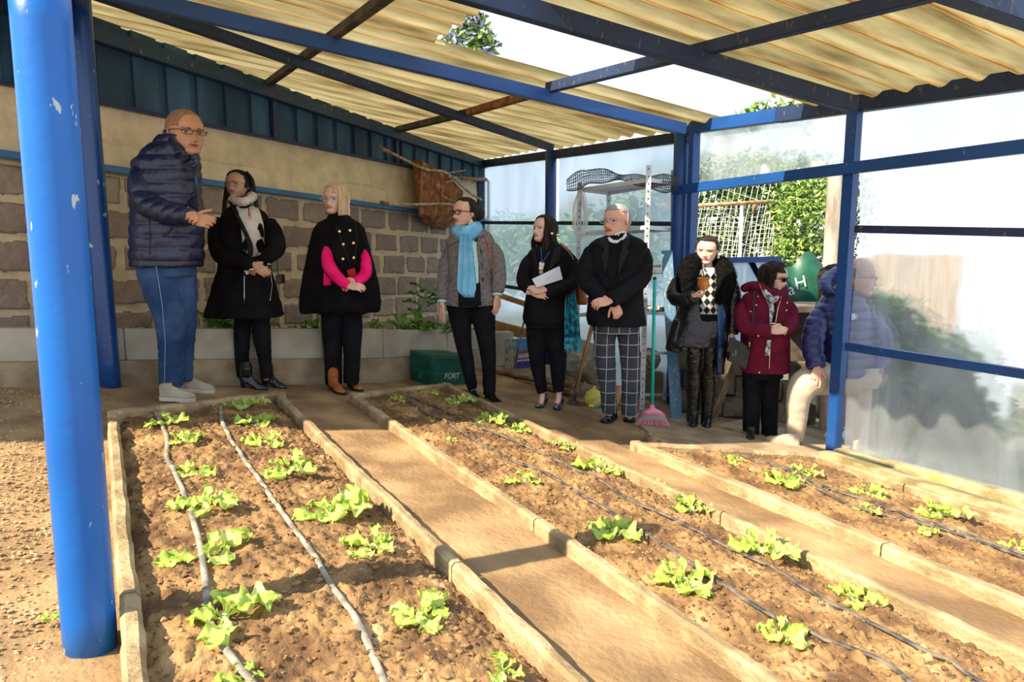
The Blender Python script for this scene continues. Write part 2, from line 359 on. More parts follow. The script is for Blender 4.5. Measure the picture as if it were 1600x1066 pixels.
# blue board siding above it, board and batten profile
mb = MB(); s = 0.0; prof = [(0, 0), (.155, 0), (.155, .035), (.235, .035), (.235, 0)]
def ez(s_): q = W0 + Wd * s_; return roofz(q.x, q.y)
pts = []
while s < WL:
    for ds, dh in prof: 
        if s + ds <= WL: pts.append((s + ds, .05 - dh if dh else .05))
    s += .29
lo = [W0 + Wd * s_ + Wn * h + Z * (zsid(s_) - .0) for s_, h in pts]; hi = [W0 + Wd * s_ + Wn * h + Z * (ez(s_) + .02) for s_, h in pts]
k = len(pts); mb.add(lo + hi, [(i, i + 1, k + i + 1, k + i) for i in range(k - 1)])
lo2 = [p - Wn * .09 for p in lo]; hi2 = [p - Wn * .09 for p in hi]
mb.add(lo2 + hi2, [(i + 1, i, k + i, k + i + 1) for i in range(k - 1)])
o = mb.build('wall_left_siding', M_side); o['kind'] = 'structure'
def sp(s_, h, z_): return W0 + Wd * s_ + Wn * h + Z * z_
o = MB().bar(sp(0, .06, zsid(0)), sp(WL, .06, zsid(WL)), .05, .025).build('trim_1', M_blue2); o['kind'] = 'structure'
mb = MB()
for x in (422, 612):
    q = hit(x, 250, LW); s_ = wl_s(q); mb.bar(sp(s_, .07, zsid(s_)), sp(s_, .07, ez(s_)), .05, .05, Wd)
o = mb.build('trim_2', M_blue2); o['kind'] = 'structure'
# rails along the wall
def member(name, p, q, wd, ht, mat, label, cat, up=Z, group=None):
    o = MB().bar(p, q, wd, ht, up).build(name, mat, origin=(p + q) / 2, bevel=.004)
    return tag(o, label, cat, group)
q1 = wl_s(hit(656, 345, LW)); q0 = wl_s(hit(640, 338, LW))
member('wall_rail', sp(0, .09, zrail(0)), sp(q1, .09, zrail(q1)), .06, .05, M_rail, 'long light blue rail fixed along the stone block wall', 'rail')
pA = hit(640, 336, LW); pB = hit(768, 347, LW); pA = pA + Wn * .15; pB = pB + Wn * .10
member('wall_rail', pA, pB, .05, .05, M_rail, 'short light blue rail near the corner, under the wheelbarrow', 'rail')
# sloping eave beam on the siding
member('eave_beam', E3 - Z * .06 + Wn * .09 - Wd * 1.0, hit(752, 255, LW) + Wn * .09 - Z * .03, .09, .11, paint('eave blue', (.018, .05, .11), (.010, .03, .065), (.14, .11, .07), .66, .5), 'dark blue eave beam sloping down along the top of the board siding', 'beam')

# planter curb before the wall
cp = [G(x, y) for x, y in ((-110, 604), (0, 603), (200, 602), (400, 601), (600, 597), (700, 585), (750, 574), (795, 566))]
def top_h(p, y):  # height where the vertical over p crosses image row y
    q = p - CAM; t = (y - 385) ; pr = lambda z: 533 - F * ((z - CAM.z) * math.cos(TH) + q.y * math.sin(TH)) / (q.y * math.cos(TH) - (z - CAM.z) * math.sin(TH))
    lo_, hi_ = p.z - 1, p.z + 3
    for _ in range(40):
        m_ = (lo_ + hi_) / 2
        if pr(m_) < y: hi_ = m_
        else: lo_ = m_
    return (lo_ + hi_) / 2
tops = [Vector((p.x, p.y, top_h(p, y))) for p, y in zip(cp, (513, 513, 514, 514, 515, 516, 516, 518))]
mids = [Vector((p.x, p.y, top_h(p, y))) for p, y in zip(cp, (566, 566, 563, 561, 560, 553, 546, 542))]
planter = empty('planter_curb', cp[3], 'long low planter of grey concrete blocks along the foot of the wall', 'planter')
for i in range(len(cp) - 1):
    n_ = 2 if i in (1, 2, 3) else 1
    for k_ in range(n_):
        t0, t1 = k_ / n_, (k_ + 1) / n_
        L3 = lambda A, t: A[i].lerp(A[i + 1], t)
        g = (cp[i + 1] - cp[i]).normalized() * .003; bk = Vector((-g.y, g.x, 0)).normalized() * .14
        a0, a1 = L3(mids, t0) + g, L3(mids, t1) - g; b0_, b1_ = L3(tops, t0) + g, L3(tops, t1) - g
        MB().add([a0, a1, a1 + bk, a0 + bk, b0_, b1_, b1_ + bk, b0_ + bk], [(0, 3, 2, 1), (4, 5, 6, 7), (0, 1, 5, 4), (1, 2, 6, 5), (2, 3, 7, 6), (3, 0, 4, 7)]).build('block', M_conc, planter, bevel=.006)
rings = []
for i in range(len(cp) - 1):
    for k_ in range(14):
        t = k_ / 14; c = cp[i].lerp(cp[i + 1], t); m_ = mids[i].lerp(mids[i + 1], t); bk = Vector((-(cp[i + 1] - cp[i]).y, (cp[i + 1] - cp[i]).x, 0)).normalized()
        w_ = .012 * nz(c, 6, 3)
        rings.append([c - Z * .06 - bk * (.035 + w_), c + Z * .05 - bk * (.02 + w_), c.lerp(m_, .55) - bk * (.012 + w_ * .8), m_ - bk * .006 - Z * .002, m_ + bk * .16 - Z * .002, c + bk * .16 - Z * .06])
MB().loft(rings).build('footing', M_footing, planter)
# soil inside the planter
mb = MB(); rs = []
for i in range(len(cp)):
    tp = tops[i] + Vector((-.05, .12, 0)); q = W0 + Wd * wl_s(tp); end = Vector((q.x, q.y, tp.z - .22)) ; end = end + Wn * .0
    d_ = Vector((-.35, .94, 0)); 
    # run back to the wall plane
    tt = (W0 - tp).dot(Wn) / d_.dot(Wn); e_ = tp + d_ * tt
    rs.append((tp - Z * .10, Vector((e_.x, e_.y, tp.z - .26))))
def pf(s, t):
    f_ = s * (len(rs) - 1); i = min(int(f_), len(rs) - 2); k_ = f_ - i; A = rs[i][0].lerp(rs[i + 1][0], k_); B = rs[i][1].lerp(rs[i + 1][1], k_)
    p = A.lerp(B, t); return p + Z * (.02 * nz(p, 6, 1))
PLS = heights(160, 24, pf); PLS.build('soil', M_soil, planter, smooth=True)
PLB = BVHTree.FromPolygons(PLS.v, PLS.f)

# ================================================================ RIGHT WALL: posts, rails, plastic sheets
RN = RW[0] if RW[0].dot(CAM - CORNER) > 0 else -RW[0]
def rw(px, py, off=0.0): return hit(px, py, RW) + RN * off
def tagpost(o, lab): return tag(o, lab, 'post')
def round_post(px0, py0, pxb, pyb, dia, mat, label, Y=None, pl=None, grd=True):
    b_ = G(pxb, pyb) if Y is None else at(pxb, pyb, Y); b_ = b_ - Z * .05
    if pl: t_ = hit(px0, py0, pl)
    else: t_ = at(px0, py0, b_.y)
    pts = [b_.lerp(t_, k / 12) for k in range(13)]
    o = MB().tube(pts, dia / 2, 40).build('round_post', mat, origin=b_, smooth=True)
    for p in o.data.polygons:
        if len(p.vertices) > 4: p.use_smooth = False
    return tagpost(o, label)
p1 = G(142, 1012); round_post(58, -60, 142, 1012, .125, M_blue, 'nearest bright blue round steel post with chipped paint beside the first bed')
round_post(122, -20, 172, 606, .135, paint('deep blue paint', (.01, .06, .24), (.006, .04, .17), (.45, .44, .4), .69, .3), 'second round steel post, darker blue, behind the bright one by the wall')
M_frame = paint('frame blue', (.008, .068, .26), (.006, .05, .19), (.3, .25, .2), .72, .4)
def rpost(px, pyt, pyb, wd, dp, mat, label, rnd_=False):
    tp = rw(px, pyt); g = gz(tp.x, tp.y)
    bt = Vector((tp.x, tp.y, g - .05))
    if rnd_: o = MB().tube([bt.lerp(tp, k / 6) for k in range(7)], wd / 2, 32).build('round_post', mat, origin=bt, smooth=True)
    else: o = MB().bar(bt, tp, wd, dp, UD).build('square_post', mat, origin=bt, bevel=.004)
    return tagpost(o, label)
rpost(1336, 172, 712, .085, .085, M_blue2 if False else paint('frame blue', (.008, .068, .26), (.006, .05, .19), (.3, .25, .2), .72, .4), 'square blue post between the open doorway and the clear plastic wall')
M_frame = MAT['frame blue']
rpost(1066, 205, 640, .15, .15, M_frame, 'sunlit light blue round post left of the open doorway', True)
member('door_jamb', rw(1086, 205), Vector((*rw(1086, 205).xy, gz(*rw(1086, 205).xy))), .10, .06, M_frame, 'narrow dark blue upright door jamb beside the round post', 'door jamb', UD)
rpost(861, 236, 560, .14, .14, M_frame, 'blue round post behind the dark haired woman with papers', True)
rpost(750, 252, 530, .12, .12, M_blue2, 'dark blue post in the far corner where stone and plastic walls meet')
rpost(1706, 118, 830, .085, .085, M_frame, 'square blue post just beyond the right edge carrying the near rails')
# top plate and rails
def rail_(p, q, ht, off, mat, label, wd=.05, name='wall_rail'): return member(name, rw(*p) + RN * off, rw(*q) + RN * off, wd, ht, mat, label, 'rail')
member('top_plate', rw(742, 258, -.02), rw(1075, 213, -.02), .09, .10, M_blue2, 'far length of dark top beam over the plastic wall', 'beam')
member('top_plate', rw(1075, 200, -.02), rw(1215, 180, -.02), .09, .11, M_frame, 'sunlit bright blue length of top beam over the doorway', 'beam')  # brighter paint puts sun on this length, darker neighbours put in shade
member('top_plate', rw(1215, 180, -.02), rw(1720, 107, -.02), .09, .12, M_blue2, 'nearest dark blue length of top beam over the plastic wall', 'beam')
rail_((1060, 298), (1720, 216), .085, .06, M_frame, 'dark blue rail crossing above the open doorway')
rail_((752, 348), (1060, 350), .045, .02, M_blue2, 'thin dark rail across the far plastic sheets behind the steel shelf')
rail_((1340, 358), (1720, 366), .055, .02, M_blue2, 'thin dark rail across the middle of the near plastic wall')
rail_((1325, 541), (1720, 602), .06, .02, M_frame, 'lowest blue rail of the near plastic wall')
rail_((752, 441), (1060, 490), .045, .02, M_blue2, 'lower dark rail of the far plastic sheets behind the people')
# plastic sheets
FILM = film('clear plastic film', (.86, .93, 1.0), .70, .05); FILM2 = film('milky plastic film', (.62, .80, 1.0), .52, .05, 1.6, .28)
def sheet(n, quad, mat, off=-.03):
    A, B, Cc, D = [rw(*q) + RN * off for q in quad]  # TL TR BR BL
    def fn(s, t):
        p = D.lerp(Cc, s).lerp(A.lerp(B, s), t); return p + RN * (.010 * nz(p, 1.6, n) + .003 * nz(p, 7, n))
    o = heights(50, 30, fn).build('window_%d' % n, mat, smooth=True); o['kind'] = 'structure'; return o
sheet(1, ((1090, 208), (1322, 176), (1322, 262), (1090, 292)), FILM)
sheet(2, ((1340, 176), (1720, 122), (1720, 222), (1340, 262)), FILM)
sheet(3, ((1340, 262), (1720, 218), (1720, 366), (1340, 356)), FILM)
sheet(4, ((1340, 362), (1720, 372), (1720, 604), (1322, 541)), FILM)
sheet(5, ((1322, 545), (1720, 608), (1720, 815), (1315, 705)), FILM)
sheet(6, ((754, 256), (852, 242), (852, 346), (754, 346)), FILM2)
sheet(7, ((870, 240), (1060, 214), (1060, 350), (870, 348)), FILM2)
sheet(8, ((754, 350), (852, 350), (852, 455), (754, 440)), FILM2)
sheet(9, ((870, 350), (1060, 352), (1060, 489), (870, 458)), FILM2)
sheet(10, ((754, 443), (852, 456), (852, 568), (754, 530)), FILM2)
sheet(11, ((870, 460), (1060, 492), (1060, 640), (870, 576)), FILM2)
# concrete kerb under the near plastic wall
rings = []
for i in range(60):
    t = i / 59; x = 1310 + (1720 - 1310) * t; yt = 701 + (806 - 701) * t; p = rw(x, yt, 0); g = gz(p.x, p.y); w_ = .010 * nz(p, 6, 2)
    rings.append([Vector((p.x, p.y, g - .05)) + RN * (.09 + w_), Vector((p.x, p.y, p.z - .01)) + RN * (.08 + w_), p + RN * .05 + Z * w_, p - RN * .08, Vector((p.x, p.y, g - .05)) - RN * .08])
o = MB().loft(rings).build('wall_right_kerb', M_mossy); o['kind'] = 'structure'
rings = []
for i in range(60):
    t = i / 59; p = T(4.66, 3.2 - 2.6 * t); w_ = .006 * nz(p, 7, 5)
    rings.append([p - VD * .06 - Z * .05, p - VD * (.05 + w_) + Z * .07, p + VD * .05 + Z * (.075 + w_), p + VD * .18 + Z * .06, p + VD * .18 - Z * .05])
o = MB().loft(rings).build('wall_right_step', M_mossy); o['kind'] = 'structure'

# ================================================================ ROOF
cdir = Vector((math.cos(math.radians(27.5)), math.sin(math.radians(27.5)), 0)); cdir = (cdir - rn * cdir.dot(rn)).normalized()
cper = rn.cross(cdir).normalized()
RO = T(0, 0); RO = Vector((0, 0, roofz(0, 0)))
def rc(p): q = p - RO; return q.dot(cdir), q.dot(cper)
RF2 = (rn, E1 + rn * .07)
h1 = [hit(*q, RF2) for q in ((690, 62), (1092, 189), (1275, 165), (738, 10))]
hc = [rc(p) for p in h1]
hx0 = sum(c[0] for c in (hc[0], hc[3])) / 2; hy1 = (hc[0][1] + hc[1][1]) / 2; hy0 = (hc[2][1] + hc[3][1]) / 2
HOLE = (hx0, hy0, hy1); PITCH = .235
mb = MB()
# outline: between the post line and the right wall, from the near edge to the left wall
n_per = 12; ds = PITCH / n_per
ymin, ymax = rc(T(0, 1.35, 2.5))[1], rc(CORNER)[1] + 1.5
xs = [i * .10 for i in range(-70, 90)]
def inside(x, y):
    p = RO + cdir * x + cper * y; a_, b_ = ab(p)
    if a_ < -.50 or (p - RW[1]).dot(RN) < -.12: return False
    if (p - W0).dot(Wn) < -.25: return False
    if b_ < 3.4 and a_ < 1.75: return False
    if b_ < 1.75: return False
    jag = .03 * math.sin(y * 21) + .02 * math.sin(y * 57)
    if HOLE[1] < y < HOLE[2] and x > HOLE[0] + jag + .25 * max(0, (y - HOLE[1] - .7)): return False
    return True
ny = int((ymax - ymin) / ds); idx = {}; vs = []
def vtx(i, j):
    if (i, j) not in idx:
        y = ymin + j * ds; x = xs[i]; ph = 2 * math.pi * y / PITCH
        p = RO + cdir * x + cper * y + rn * (.078 + .034 * math.cos(ph) + .006 * nz((x, y, 0), 1.2, 3)); idx[(i, j)] = len(vs); vs.append(p)
    return idx[(i, j)]
fs = []
for i in range(len(xs) - 1):
    for j in range(ny):
        if inside(xs[i] + .05, ymin + (j + .5) * ds): fs.append((vtx(i, j), vtx(i + 1, j), vtx(i + 1, j + 1), vtx(i, j + 1)))
me = MB().add(vs, fs).mesh('ceiling')
m = bpy.data.materials.new('aged fibreglass sheet'); m.use_nodes = True; nt = m.node_tree; N = nt.nodes; L = nt.links; N.remove(N['Principled BSDF']); out = N['Material Output']
uvx = me.attributes.new('rc', 'FLOAT_VECTOR', 'POINT')
for v_, p in zip(uvx.data, me.vertices): c_ = rc(p.co); v_.vector = (c_[0], c_[1], 0)
an = N.new('ShaderNodeAttribute'); an.attribute_name = 'rc'; mp = N.new('ShaderNodeMapping'); mp.inputs['Scale'].default_value = (.35, 4, 1); L.new(an.outputs['Vector'], mp.inputs[0])
n1 = N.new('ShaderNodeTexNoise'); n1.inputs['Scale'].default_value = 3.0; n1.inputs['Detail'].default_value = 8; L.new(mp.outputs[0], n1.inputs['Vector'])
r = N.new('ShaderNodeValToRGB'); e = r.color_ramp.elements; e[0].position = .3; e[0].color = (.20, .14, .06, 1); e[1].position = .62; e[1].color = (.66, .59, .34, 1); q = e.new(.45); q.color = (.42, .35, .18, 1)
L.new(n1.outputs[0], r.inputs[0])
# wave relief shading put into the colour, with brown dirt lines in the valleys
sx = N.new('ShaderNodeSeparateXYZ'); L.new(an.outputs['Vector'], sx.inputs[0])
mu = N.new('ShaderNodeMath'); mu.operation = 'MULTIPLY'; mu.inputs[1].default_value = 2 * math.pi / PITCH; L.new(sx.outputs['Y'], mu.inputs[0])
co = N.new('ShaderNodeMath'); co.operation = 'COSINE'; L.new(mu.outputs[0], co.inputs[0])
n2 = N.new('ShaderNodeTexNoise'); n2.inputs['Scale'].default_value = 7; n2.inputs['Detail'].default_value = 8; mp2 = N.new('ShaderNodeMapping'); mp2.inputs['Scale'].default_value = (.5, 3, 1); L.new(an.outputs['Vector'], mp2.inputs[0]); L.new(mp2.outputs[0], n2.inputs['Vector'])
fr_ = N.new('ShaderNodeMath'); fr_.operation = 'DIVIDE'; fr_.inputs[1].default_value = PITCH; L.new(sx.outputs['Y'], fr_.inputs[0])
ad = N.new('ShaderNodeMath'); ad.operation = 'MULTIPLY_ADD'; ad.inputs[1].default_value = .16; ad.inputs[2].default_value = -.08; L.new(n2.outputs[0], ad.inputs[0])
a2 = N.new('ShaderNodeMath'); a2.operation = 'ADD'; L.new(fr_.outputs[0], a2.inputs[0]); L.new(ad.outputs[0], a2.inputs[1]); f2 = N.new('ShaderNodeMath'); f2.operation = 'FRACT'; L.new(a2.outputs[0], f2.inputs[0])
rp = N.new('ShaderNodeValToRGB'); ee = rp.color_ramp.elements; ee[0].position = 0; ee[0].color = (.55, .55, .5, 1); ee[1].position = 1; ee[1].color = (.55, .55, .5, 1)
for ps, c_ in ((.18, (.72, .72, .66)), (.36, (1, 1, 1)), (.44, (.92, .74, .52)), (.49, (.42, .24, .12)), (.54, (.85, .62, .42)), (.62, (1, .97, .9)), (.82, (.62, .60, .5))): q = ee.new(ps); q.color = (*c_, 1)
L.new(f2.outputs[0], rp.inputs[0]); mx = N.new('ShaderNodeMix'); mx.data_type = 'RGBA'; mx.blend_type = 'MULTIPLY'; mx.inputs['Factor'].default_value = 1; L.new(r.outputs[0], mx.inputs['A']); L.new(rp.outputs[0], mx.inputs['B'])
tl = N.new('ShaderNodeBsdfTranslucent'); df = N.new('ShaderNodeBsdfDiffuse'); ms = N.new('ShaderNodeMixShader'); ms.inputs[0].default_value = .62
L.new(mx.outputs['Result'], tl.inputs[0]); L.new(mx.outputs['Result'], df.inputs[0]); L.new(tl.outputs[0], ms.inputs[1]); L.new(df.outputs[0], ms.inputs[2]); L.new(ms.outputs[0], out.inputs[0])
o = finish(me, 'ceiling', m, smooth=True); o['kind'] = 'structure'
# rafters and purlins
def rr(px, py, d=0): return hit(px, py, (rn, E1 - rn * d))
def ext(p, q, k0, k1=0.0): d = (q - p).normalized(); return p - d * k0, q + d * k1
def rbeam(name, p, q, wd, ht, d, mat, label, e0=0, e1=0):
    P, Q = ext(rr(*p, d), rr(*q, d), e0, e1); o = MB().bar(P, Q, wd, ht, rn).build(name, mat, origin=(P + Q) / 2, bevel=.004); return tag(o, label, 'roof beam')
rbeam('purlin', (597, 0), (422, 128), .05, .07, .0, M_darkwood, 'dark timber purlin crossing under the roof at upper left', 1.6, .1)
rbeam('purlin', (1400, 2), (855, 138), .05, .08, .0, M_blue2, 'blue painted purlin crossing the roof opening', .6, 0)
rbeam('purlin', (845, 143), (731, 176), .05, .07, .0, M_rust, 'rusty brown length of purlin beyond the roof opening', 0, 0)
rbeam('purlin', (731, 176), (620, 203), .05, .07, .0, M_darkwood, 'dark purlin length that ends on the sloping eave beam', 0, 0)
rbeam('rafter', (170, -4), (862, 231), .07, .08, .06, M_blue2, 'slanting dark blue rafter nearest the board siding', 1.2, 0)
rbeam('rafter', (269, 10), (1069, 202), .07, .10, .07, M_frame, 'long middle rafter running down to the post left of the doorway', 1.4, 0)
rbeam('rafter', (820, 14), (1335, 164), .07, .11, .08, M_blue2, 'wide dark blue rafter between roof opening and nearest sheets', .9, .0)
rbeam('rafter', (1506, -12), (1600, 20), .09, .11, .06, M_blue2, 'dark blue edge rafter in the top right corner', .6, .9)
# unseen roof added to shade the back of the yard (left of the posts)
mb = MB(); q_ = [T(-5.0, 3.75, 2.75), T(-.05, 3.75, 2.5), T(-.05, 6.2, 2.5), T(-5.0, 6.2, 2.75)]
for q__ in (0,):
    mb.add(q_ + [p + Z * .04 for p in q_], [(0, 3, 2, 1), (4, 5, 6, 7), (0, 1, 5, 4), (1, 2, 6, 5), (2, 3, 7, 6), (3, 0, 4, 7)])
o = mb.build('unseen_shade_roof', M_darkwood); o['kind'] = 'structure'
fp = T(-.10, 3.45, 0); fq = T(-.10, 6.3, 0); fp.z = roofz(fp.x, fp.y) - .12; fq.z = roofz(fq.x, fq.y) - .12
o = MB().bar(fp, fq, .03, .42).build('sun_gap_strip', M_darkwood); o['kind'] = 'structure'  # strip added to stop sun leaking in between the two roofs
# ================================================================ OUTDOORS, seen through the door and the plastic
M_grass = pm('outdoor ground', (.06, .08, .03), (.16, .14, .08), 3, .95, .5, 20)
def of(s, t):
    p = T(5.15 + 26 * s * s, -8 + 34 * t); return p + Z * (.05 * nz(p, .6, 2) - .05)
o = heights(60, 90, of).build('ground_outside', M_grass, smooth=True); o['kind'] = 'structure'
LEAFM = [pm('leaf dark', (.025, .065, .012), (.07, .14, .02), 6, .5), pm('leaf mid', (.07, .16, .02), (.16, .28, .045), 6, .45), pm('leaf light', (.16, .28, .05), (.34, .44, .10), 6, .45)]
M_bark = pm('bark', (.20, .17, .13), (.34, .30, .24), 12, .9, .6)
def leaf_cloud(mb, c, rx, ry, rz, n, size, rnd, mix=(.4, .4, .2), shell=.5):
    for k in range(n):
        d = Vector((rnd.gauss(0, 1), rnd.gauss(0, 1), rnd.gauss(0, 1))).normalized() * (shell + (1 - shell) * rnd.random())
        p = Vector(c) + Vector((d.x * rx, d.y * ry, d.z * rz)); L_ = size * rnd.uniform(.6, 1.3); a = Vector((rnd.gauss(0, 1), rnd.gauss(0, 1), rnd.gauss(0, .6))).normalized(); b = a.cross(Vector((rnd.gauss(0, 1), rnd.gauss(0, 1), rnd.gauss(0, 1)))).normalized(); c_ = a.cross(b)
        u_ = rnd.random(); mi = 0 if u_ < mix[0] else (1 if u_ < mix[0] + mix[1] else 2)
        mb.add([p, p + a * L_ * .45 + b * L_ * .22 + c_ * L_ * .05, p + a * L_, p + a * L_ * .45 - b * L_ * .22 + c_ * L_ * .05], [(0, 1, 2), (0, 2, 3)], mi)
def bush(name, base, blobs, label, cat, size=.09, mix=(.4, .4, .2), stems=(), group=None, seed=1):
    rnd = random.Random(seed); root = empty(name, base, label, cat, group); mb = MB()
    for (c, rx, ry, rz, n) in blobs: leaf_cloud(mb, c, rx, ry, rz, n, size, rnd, mix)
    mb.build('foliage', LEAFM, root)
    m2 = MB()
    for (p, q, r0, r1) in stems: m2.tube([p, Vector(p).lerp(Vector(q), .5) + Vector((rnd.uniform(-.08, .08), .05, 0)), q], [r0, (r0 + r1) / 2, r1], 8, 3)
    if stems: m2.build('trunk', M_bark, root, smooth=True)
    return root
def og(px, Y, h=0): p = at(px, 500, Y); return Vector((p.x, p.y, gz(p.x, p.y) + h))
A_ = at
b0 = og(1255, 8.6)
bush('shrub', b0, [(A_(1262, 352, 8.6), .42, .4, .62, 1500), (A_(1240, 400, 8.5), .3, .3, .35, 500), (A_(1275, 300, 8.9), .38, .4, .35, 700), (A_(1232, 315, 8.9), .25, .3, .3, 350)], 'bright green leafy young tree framed in the open doorway', 'tree', .085, (.12, .42, .46), [(b0, A_(1252, 400, 8.6), .035, .02), (A_(1252, 400, 8.6), A_(1262, 320, 8.7), .02, .008)], seed=3)
b0 = og(1150, 12.5)
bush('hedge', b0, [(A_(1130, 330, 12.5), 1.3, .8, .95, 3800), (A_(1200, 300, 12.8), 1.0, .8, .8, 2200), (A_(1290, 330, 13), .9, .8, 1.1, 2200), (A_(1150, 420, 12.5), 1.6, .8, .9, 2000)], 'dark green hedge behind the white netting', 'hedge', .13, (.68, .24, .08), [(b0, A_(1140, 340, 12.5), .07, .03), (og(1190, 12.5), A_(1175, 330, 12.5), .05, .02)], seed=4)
b0 = og(980, 15)
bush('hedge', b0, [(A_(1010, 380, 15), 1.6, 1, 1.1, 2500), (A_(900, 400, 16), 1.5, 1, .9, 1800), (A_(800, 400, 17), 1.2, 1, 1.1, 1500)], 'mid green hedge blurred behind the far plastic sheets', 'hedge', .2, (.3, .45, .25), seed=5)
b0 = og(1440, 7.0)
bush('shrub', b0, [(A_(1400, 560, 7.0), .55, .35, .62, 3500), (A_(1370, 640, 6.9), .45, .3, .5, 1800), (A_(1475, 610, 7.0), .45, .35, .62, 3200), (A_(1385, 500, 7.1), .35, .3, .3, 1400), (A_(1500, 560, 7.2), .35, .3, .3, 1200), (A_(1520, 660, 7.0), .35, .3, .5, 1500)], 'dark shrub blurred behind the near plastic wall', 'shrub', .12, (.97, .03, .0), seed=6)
# tall trees seen through the hole in the roof
def tree(px, py, Y, r, label, seed, bl):
    c = A_(px, py, Y); base = Vector((c.x, c.y, gz(c.x, c.y))); rnd = random.Random(seed); root = empty('tree', base, label, 'tree'); mb = MB()
    m = [LEAFM[1], LEAFM[2], pm('lilac blossom', (.36, .34, .72), (.52, .5, .85), 5, .6)]
    for (dx, dz, rx, rz, n) in bl: leaf_cloud(mb, c + Vector((dx, 0, dz)), rx, rx, rz, n, .30, rnd, (.42, .30, .28), .2)
    mb.build('foliage', m, root); MB().tube([base, base.lerp(c, .6) + Vector((.2, 0, 0)), c], [.22, .14, .05], 10, 4).build('trunk', M_bark, root, smooth=True)
tree(735, 38, 22, 1, 'tall tree with lilac blossom seen through the hole in the roof', 8, [(0, .1, .45, .9, 420), (-.35, -.6, .6, .6, 450), (.35, -.6, .5, .55, 380), (0, -1.4, .9, .8, 600)])
c = A_(1215, 155, 16); root = empty('tree', Vector((c.x, c.y, gz(c.x, c.y))), 'treetop just showing above the bright blue beam at the roof opening', 'tree'); mb = MB(); rnd = random.Random(9)
leaf_cloud(mb, c - Z * .5, .95, .6, .55, 900, .2, rnd, (.2, .5, .3), .2); mb.build('foliage', LEAFM, root); MB().tube([ORI[root.name], c - Z * .3], [.15, .06], 8).build('trunk', M_bark, root, smooth=True)
# pale building and timber fence far behind the plastic
o = MB(); 
def obox(px0, px1, pyt, Y, dep, mat, name, label, cat):
    a = og(px0, Y, -.1); b = og(px1, Y, -.1); tz = at(px0, pyt, Y).z; mb = MB()
    mb.add([Vector((a.x, Y, a.z)), Vector((b.x, Y, b.z)), Vector((b.x, Y + dep, b.z)), Vector((a.x, Y + dep, a.z)), Vector((a.x, Y, tz)), Vector((b.x, Y, tz)), Vector((b.x, Y + dep, tz)), Vector((a.x, Y + dep, tz))], [(0, 3, 2, 1), (4, 5, 6, 7), (0, 1, 5, 4), (1, 2, 6, 5), (2, 3, 7, 6), (3, 0, 4, 7)])
    return tag(mb.build(name, mat, origin=a), label, cat)
M_plank = pm('pale planks', (.36, .27, .2), (.55, .45, .36), 3, .9, .4, 20, stretch=(6, 6, .4))
obox(1365, 1546, 398, 11, .12, M_plank, 'board_fence', 'pale board fence blurred behind the near plastic wall', 'fence')
obox(1548, 1640, 512, 11.2, .12, pm('light wall', (.5, .54, .6), (.6, .64, .7), 2), 'garden_wall', 'low pale wall blurred behind plastic at the right edge', 'wall')
# rusty goal-like frame with white netting
M_net = pm('white netting', (.75, .75, .72)); M_rustp = pm('rusty pipe', (.36, .15, .06), (.55, .33, .18), 14, .85, .3)
fr = empty('pipe_frame', og(1217, 9.6), 'rusty pipe frame with white netting outside the doorway', 'frame')
MB().tube([A_(1060, 323, 9.6), A_(1219, 314, 9.6)], .026, 12).build('crossbar', M_rustp, fr, smooth=True)
MB().tube([A_(1219, 314, 9.6), og(1215, 9.6)], .035, 12).build('upright', pm('ochre pipe', (.5, .3, .12), (.66, .45, .22), 12, .8), fr, smooth=True)
MB().tube([A_(1159, 322, 9.6), og(1153, 9.6)], .022, 12).build('upright', pm('white pipe', (.7, .68, .66)), fr, smooth=True)
MB().tube([A_(1177, 318, 9.6), A_(1177, 334, 9.6)], .014, 8).build('hook', M_rustp, fr, smooth=True)
mb = MB()
def sag(px, py, Y): p = A_(px, py, Y); return p + Vector((0, .03 * nz(p, 3, 2), .02 * nz(p, 4, 5)))
for x in range(1066, 1218, 7): mb.tube([sag(x + (y_ - 320) * -.10, y_, 9.68) for y_ in range(320, 500, 20)], .0035, 4)
for y in range(326, 500, 7): mb.tube([sag(x_, y - (x_ - 1140) * .05 + 1.2 * math.sin(x_ * .05), 9.68) for x_ in range(1064, 1216, 15)], .0035, 4)
mb.build('net', M_net, fr)
nf = empty('wire_fence', og(1150, 11.5), 'tall diagonal white wire fence in front of the hedge', 'fence'); mb = MB()
for x in range(1060, 1380, 9): mb.tube([A_(x + 24, 262, 11.5), A_(x - 22, 470, 11.5)], .0045, 4)
for y in range(215, 440, 38): mb.tube([A_(1060, y + 20, 11.45), A_(1340, y + 110, 11.45)], .004, 4)
mb.build('wires', M_net, nf); MB().tube([A_(1248, 262, 11.55), og(1250, 11.55)], .03, 8).build('post', pm('white pipe', (.7, .7, .7)), nf, smooth=True)
mb = MB(); rings = []
for i in range(25):
    t = i / 24; c = A_(1307, 255, 7.6).lerp(og(1304, 7.6, -.05), t); c.x -= .06 * t
    rings.append([c + Vector((math.cos(a_) * .085, math.sin(a_) * .085, 0)) * (1 + .10 * nz(c + Vector((a_, 0, 0)), 5, 2)) for a_ in [2 * math.pi * k / 14 for k in range(14)]])
tag(mb.loft(rings).build('fence_post', pm('pale bark', (.24, .20, .16), (.44, .39, .33), 9, .9, .8, 30, stretch=(1, 1, .25)), origin=og(1306, 7.6), smooth=True), 'thick pale rough tree trunk post beside the doorway', 'post')
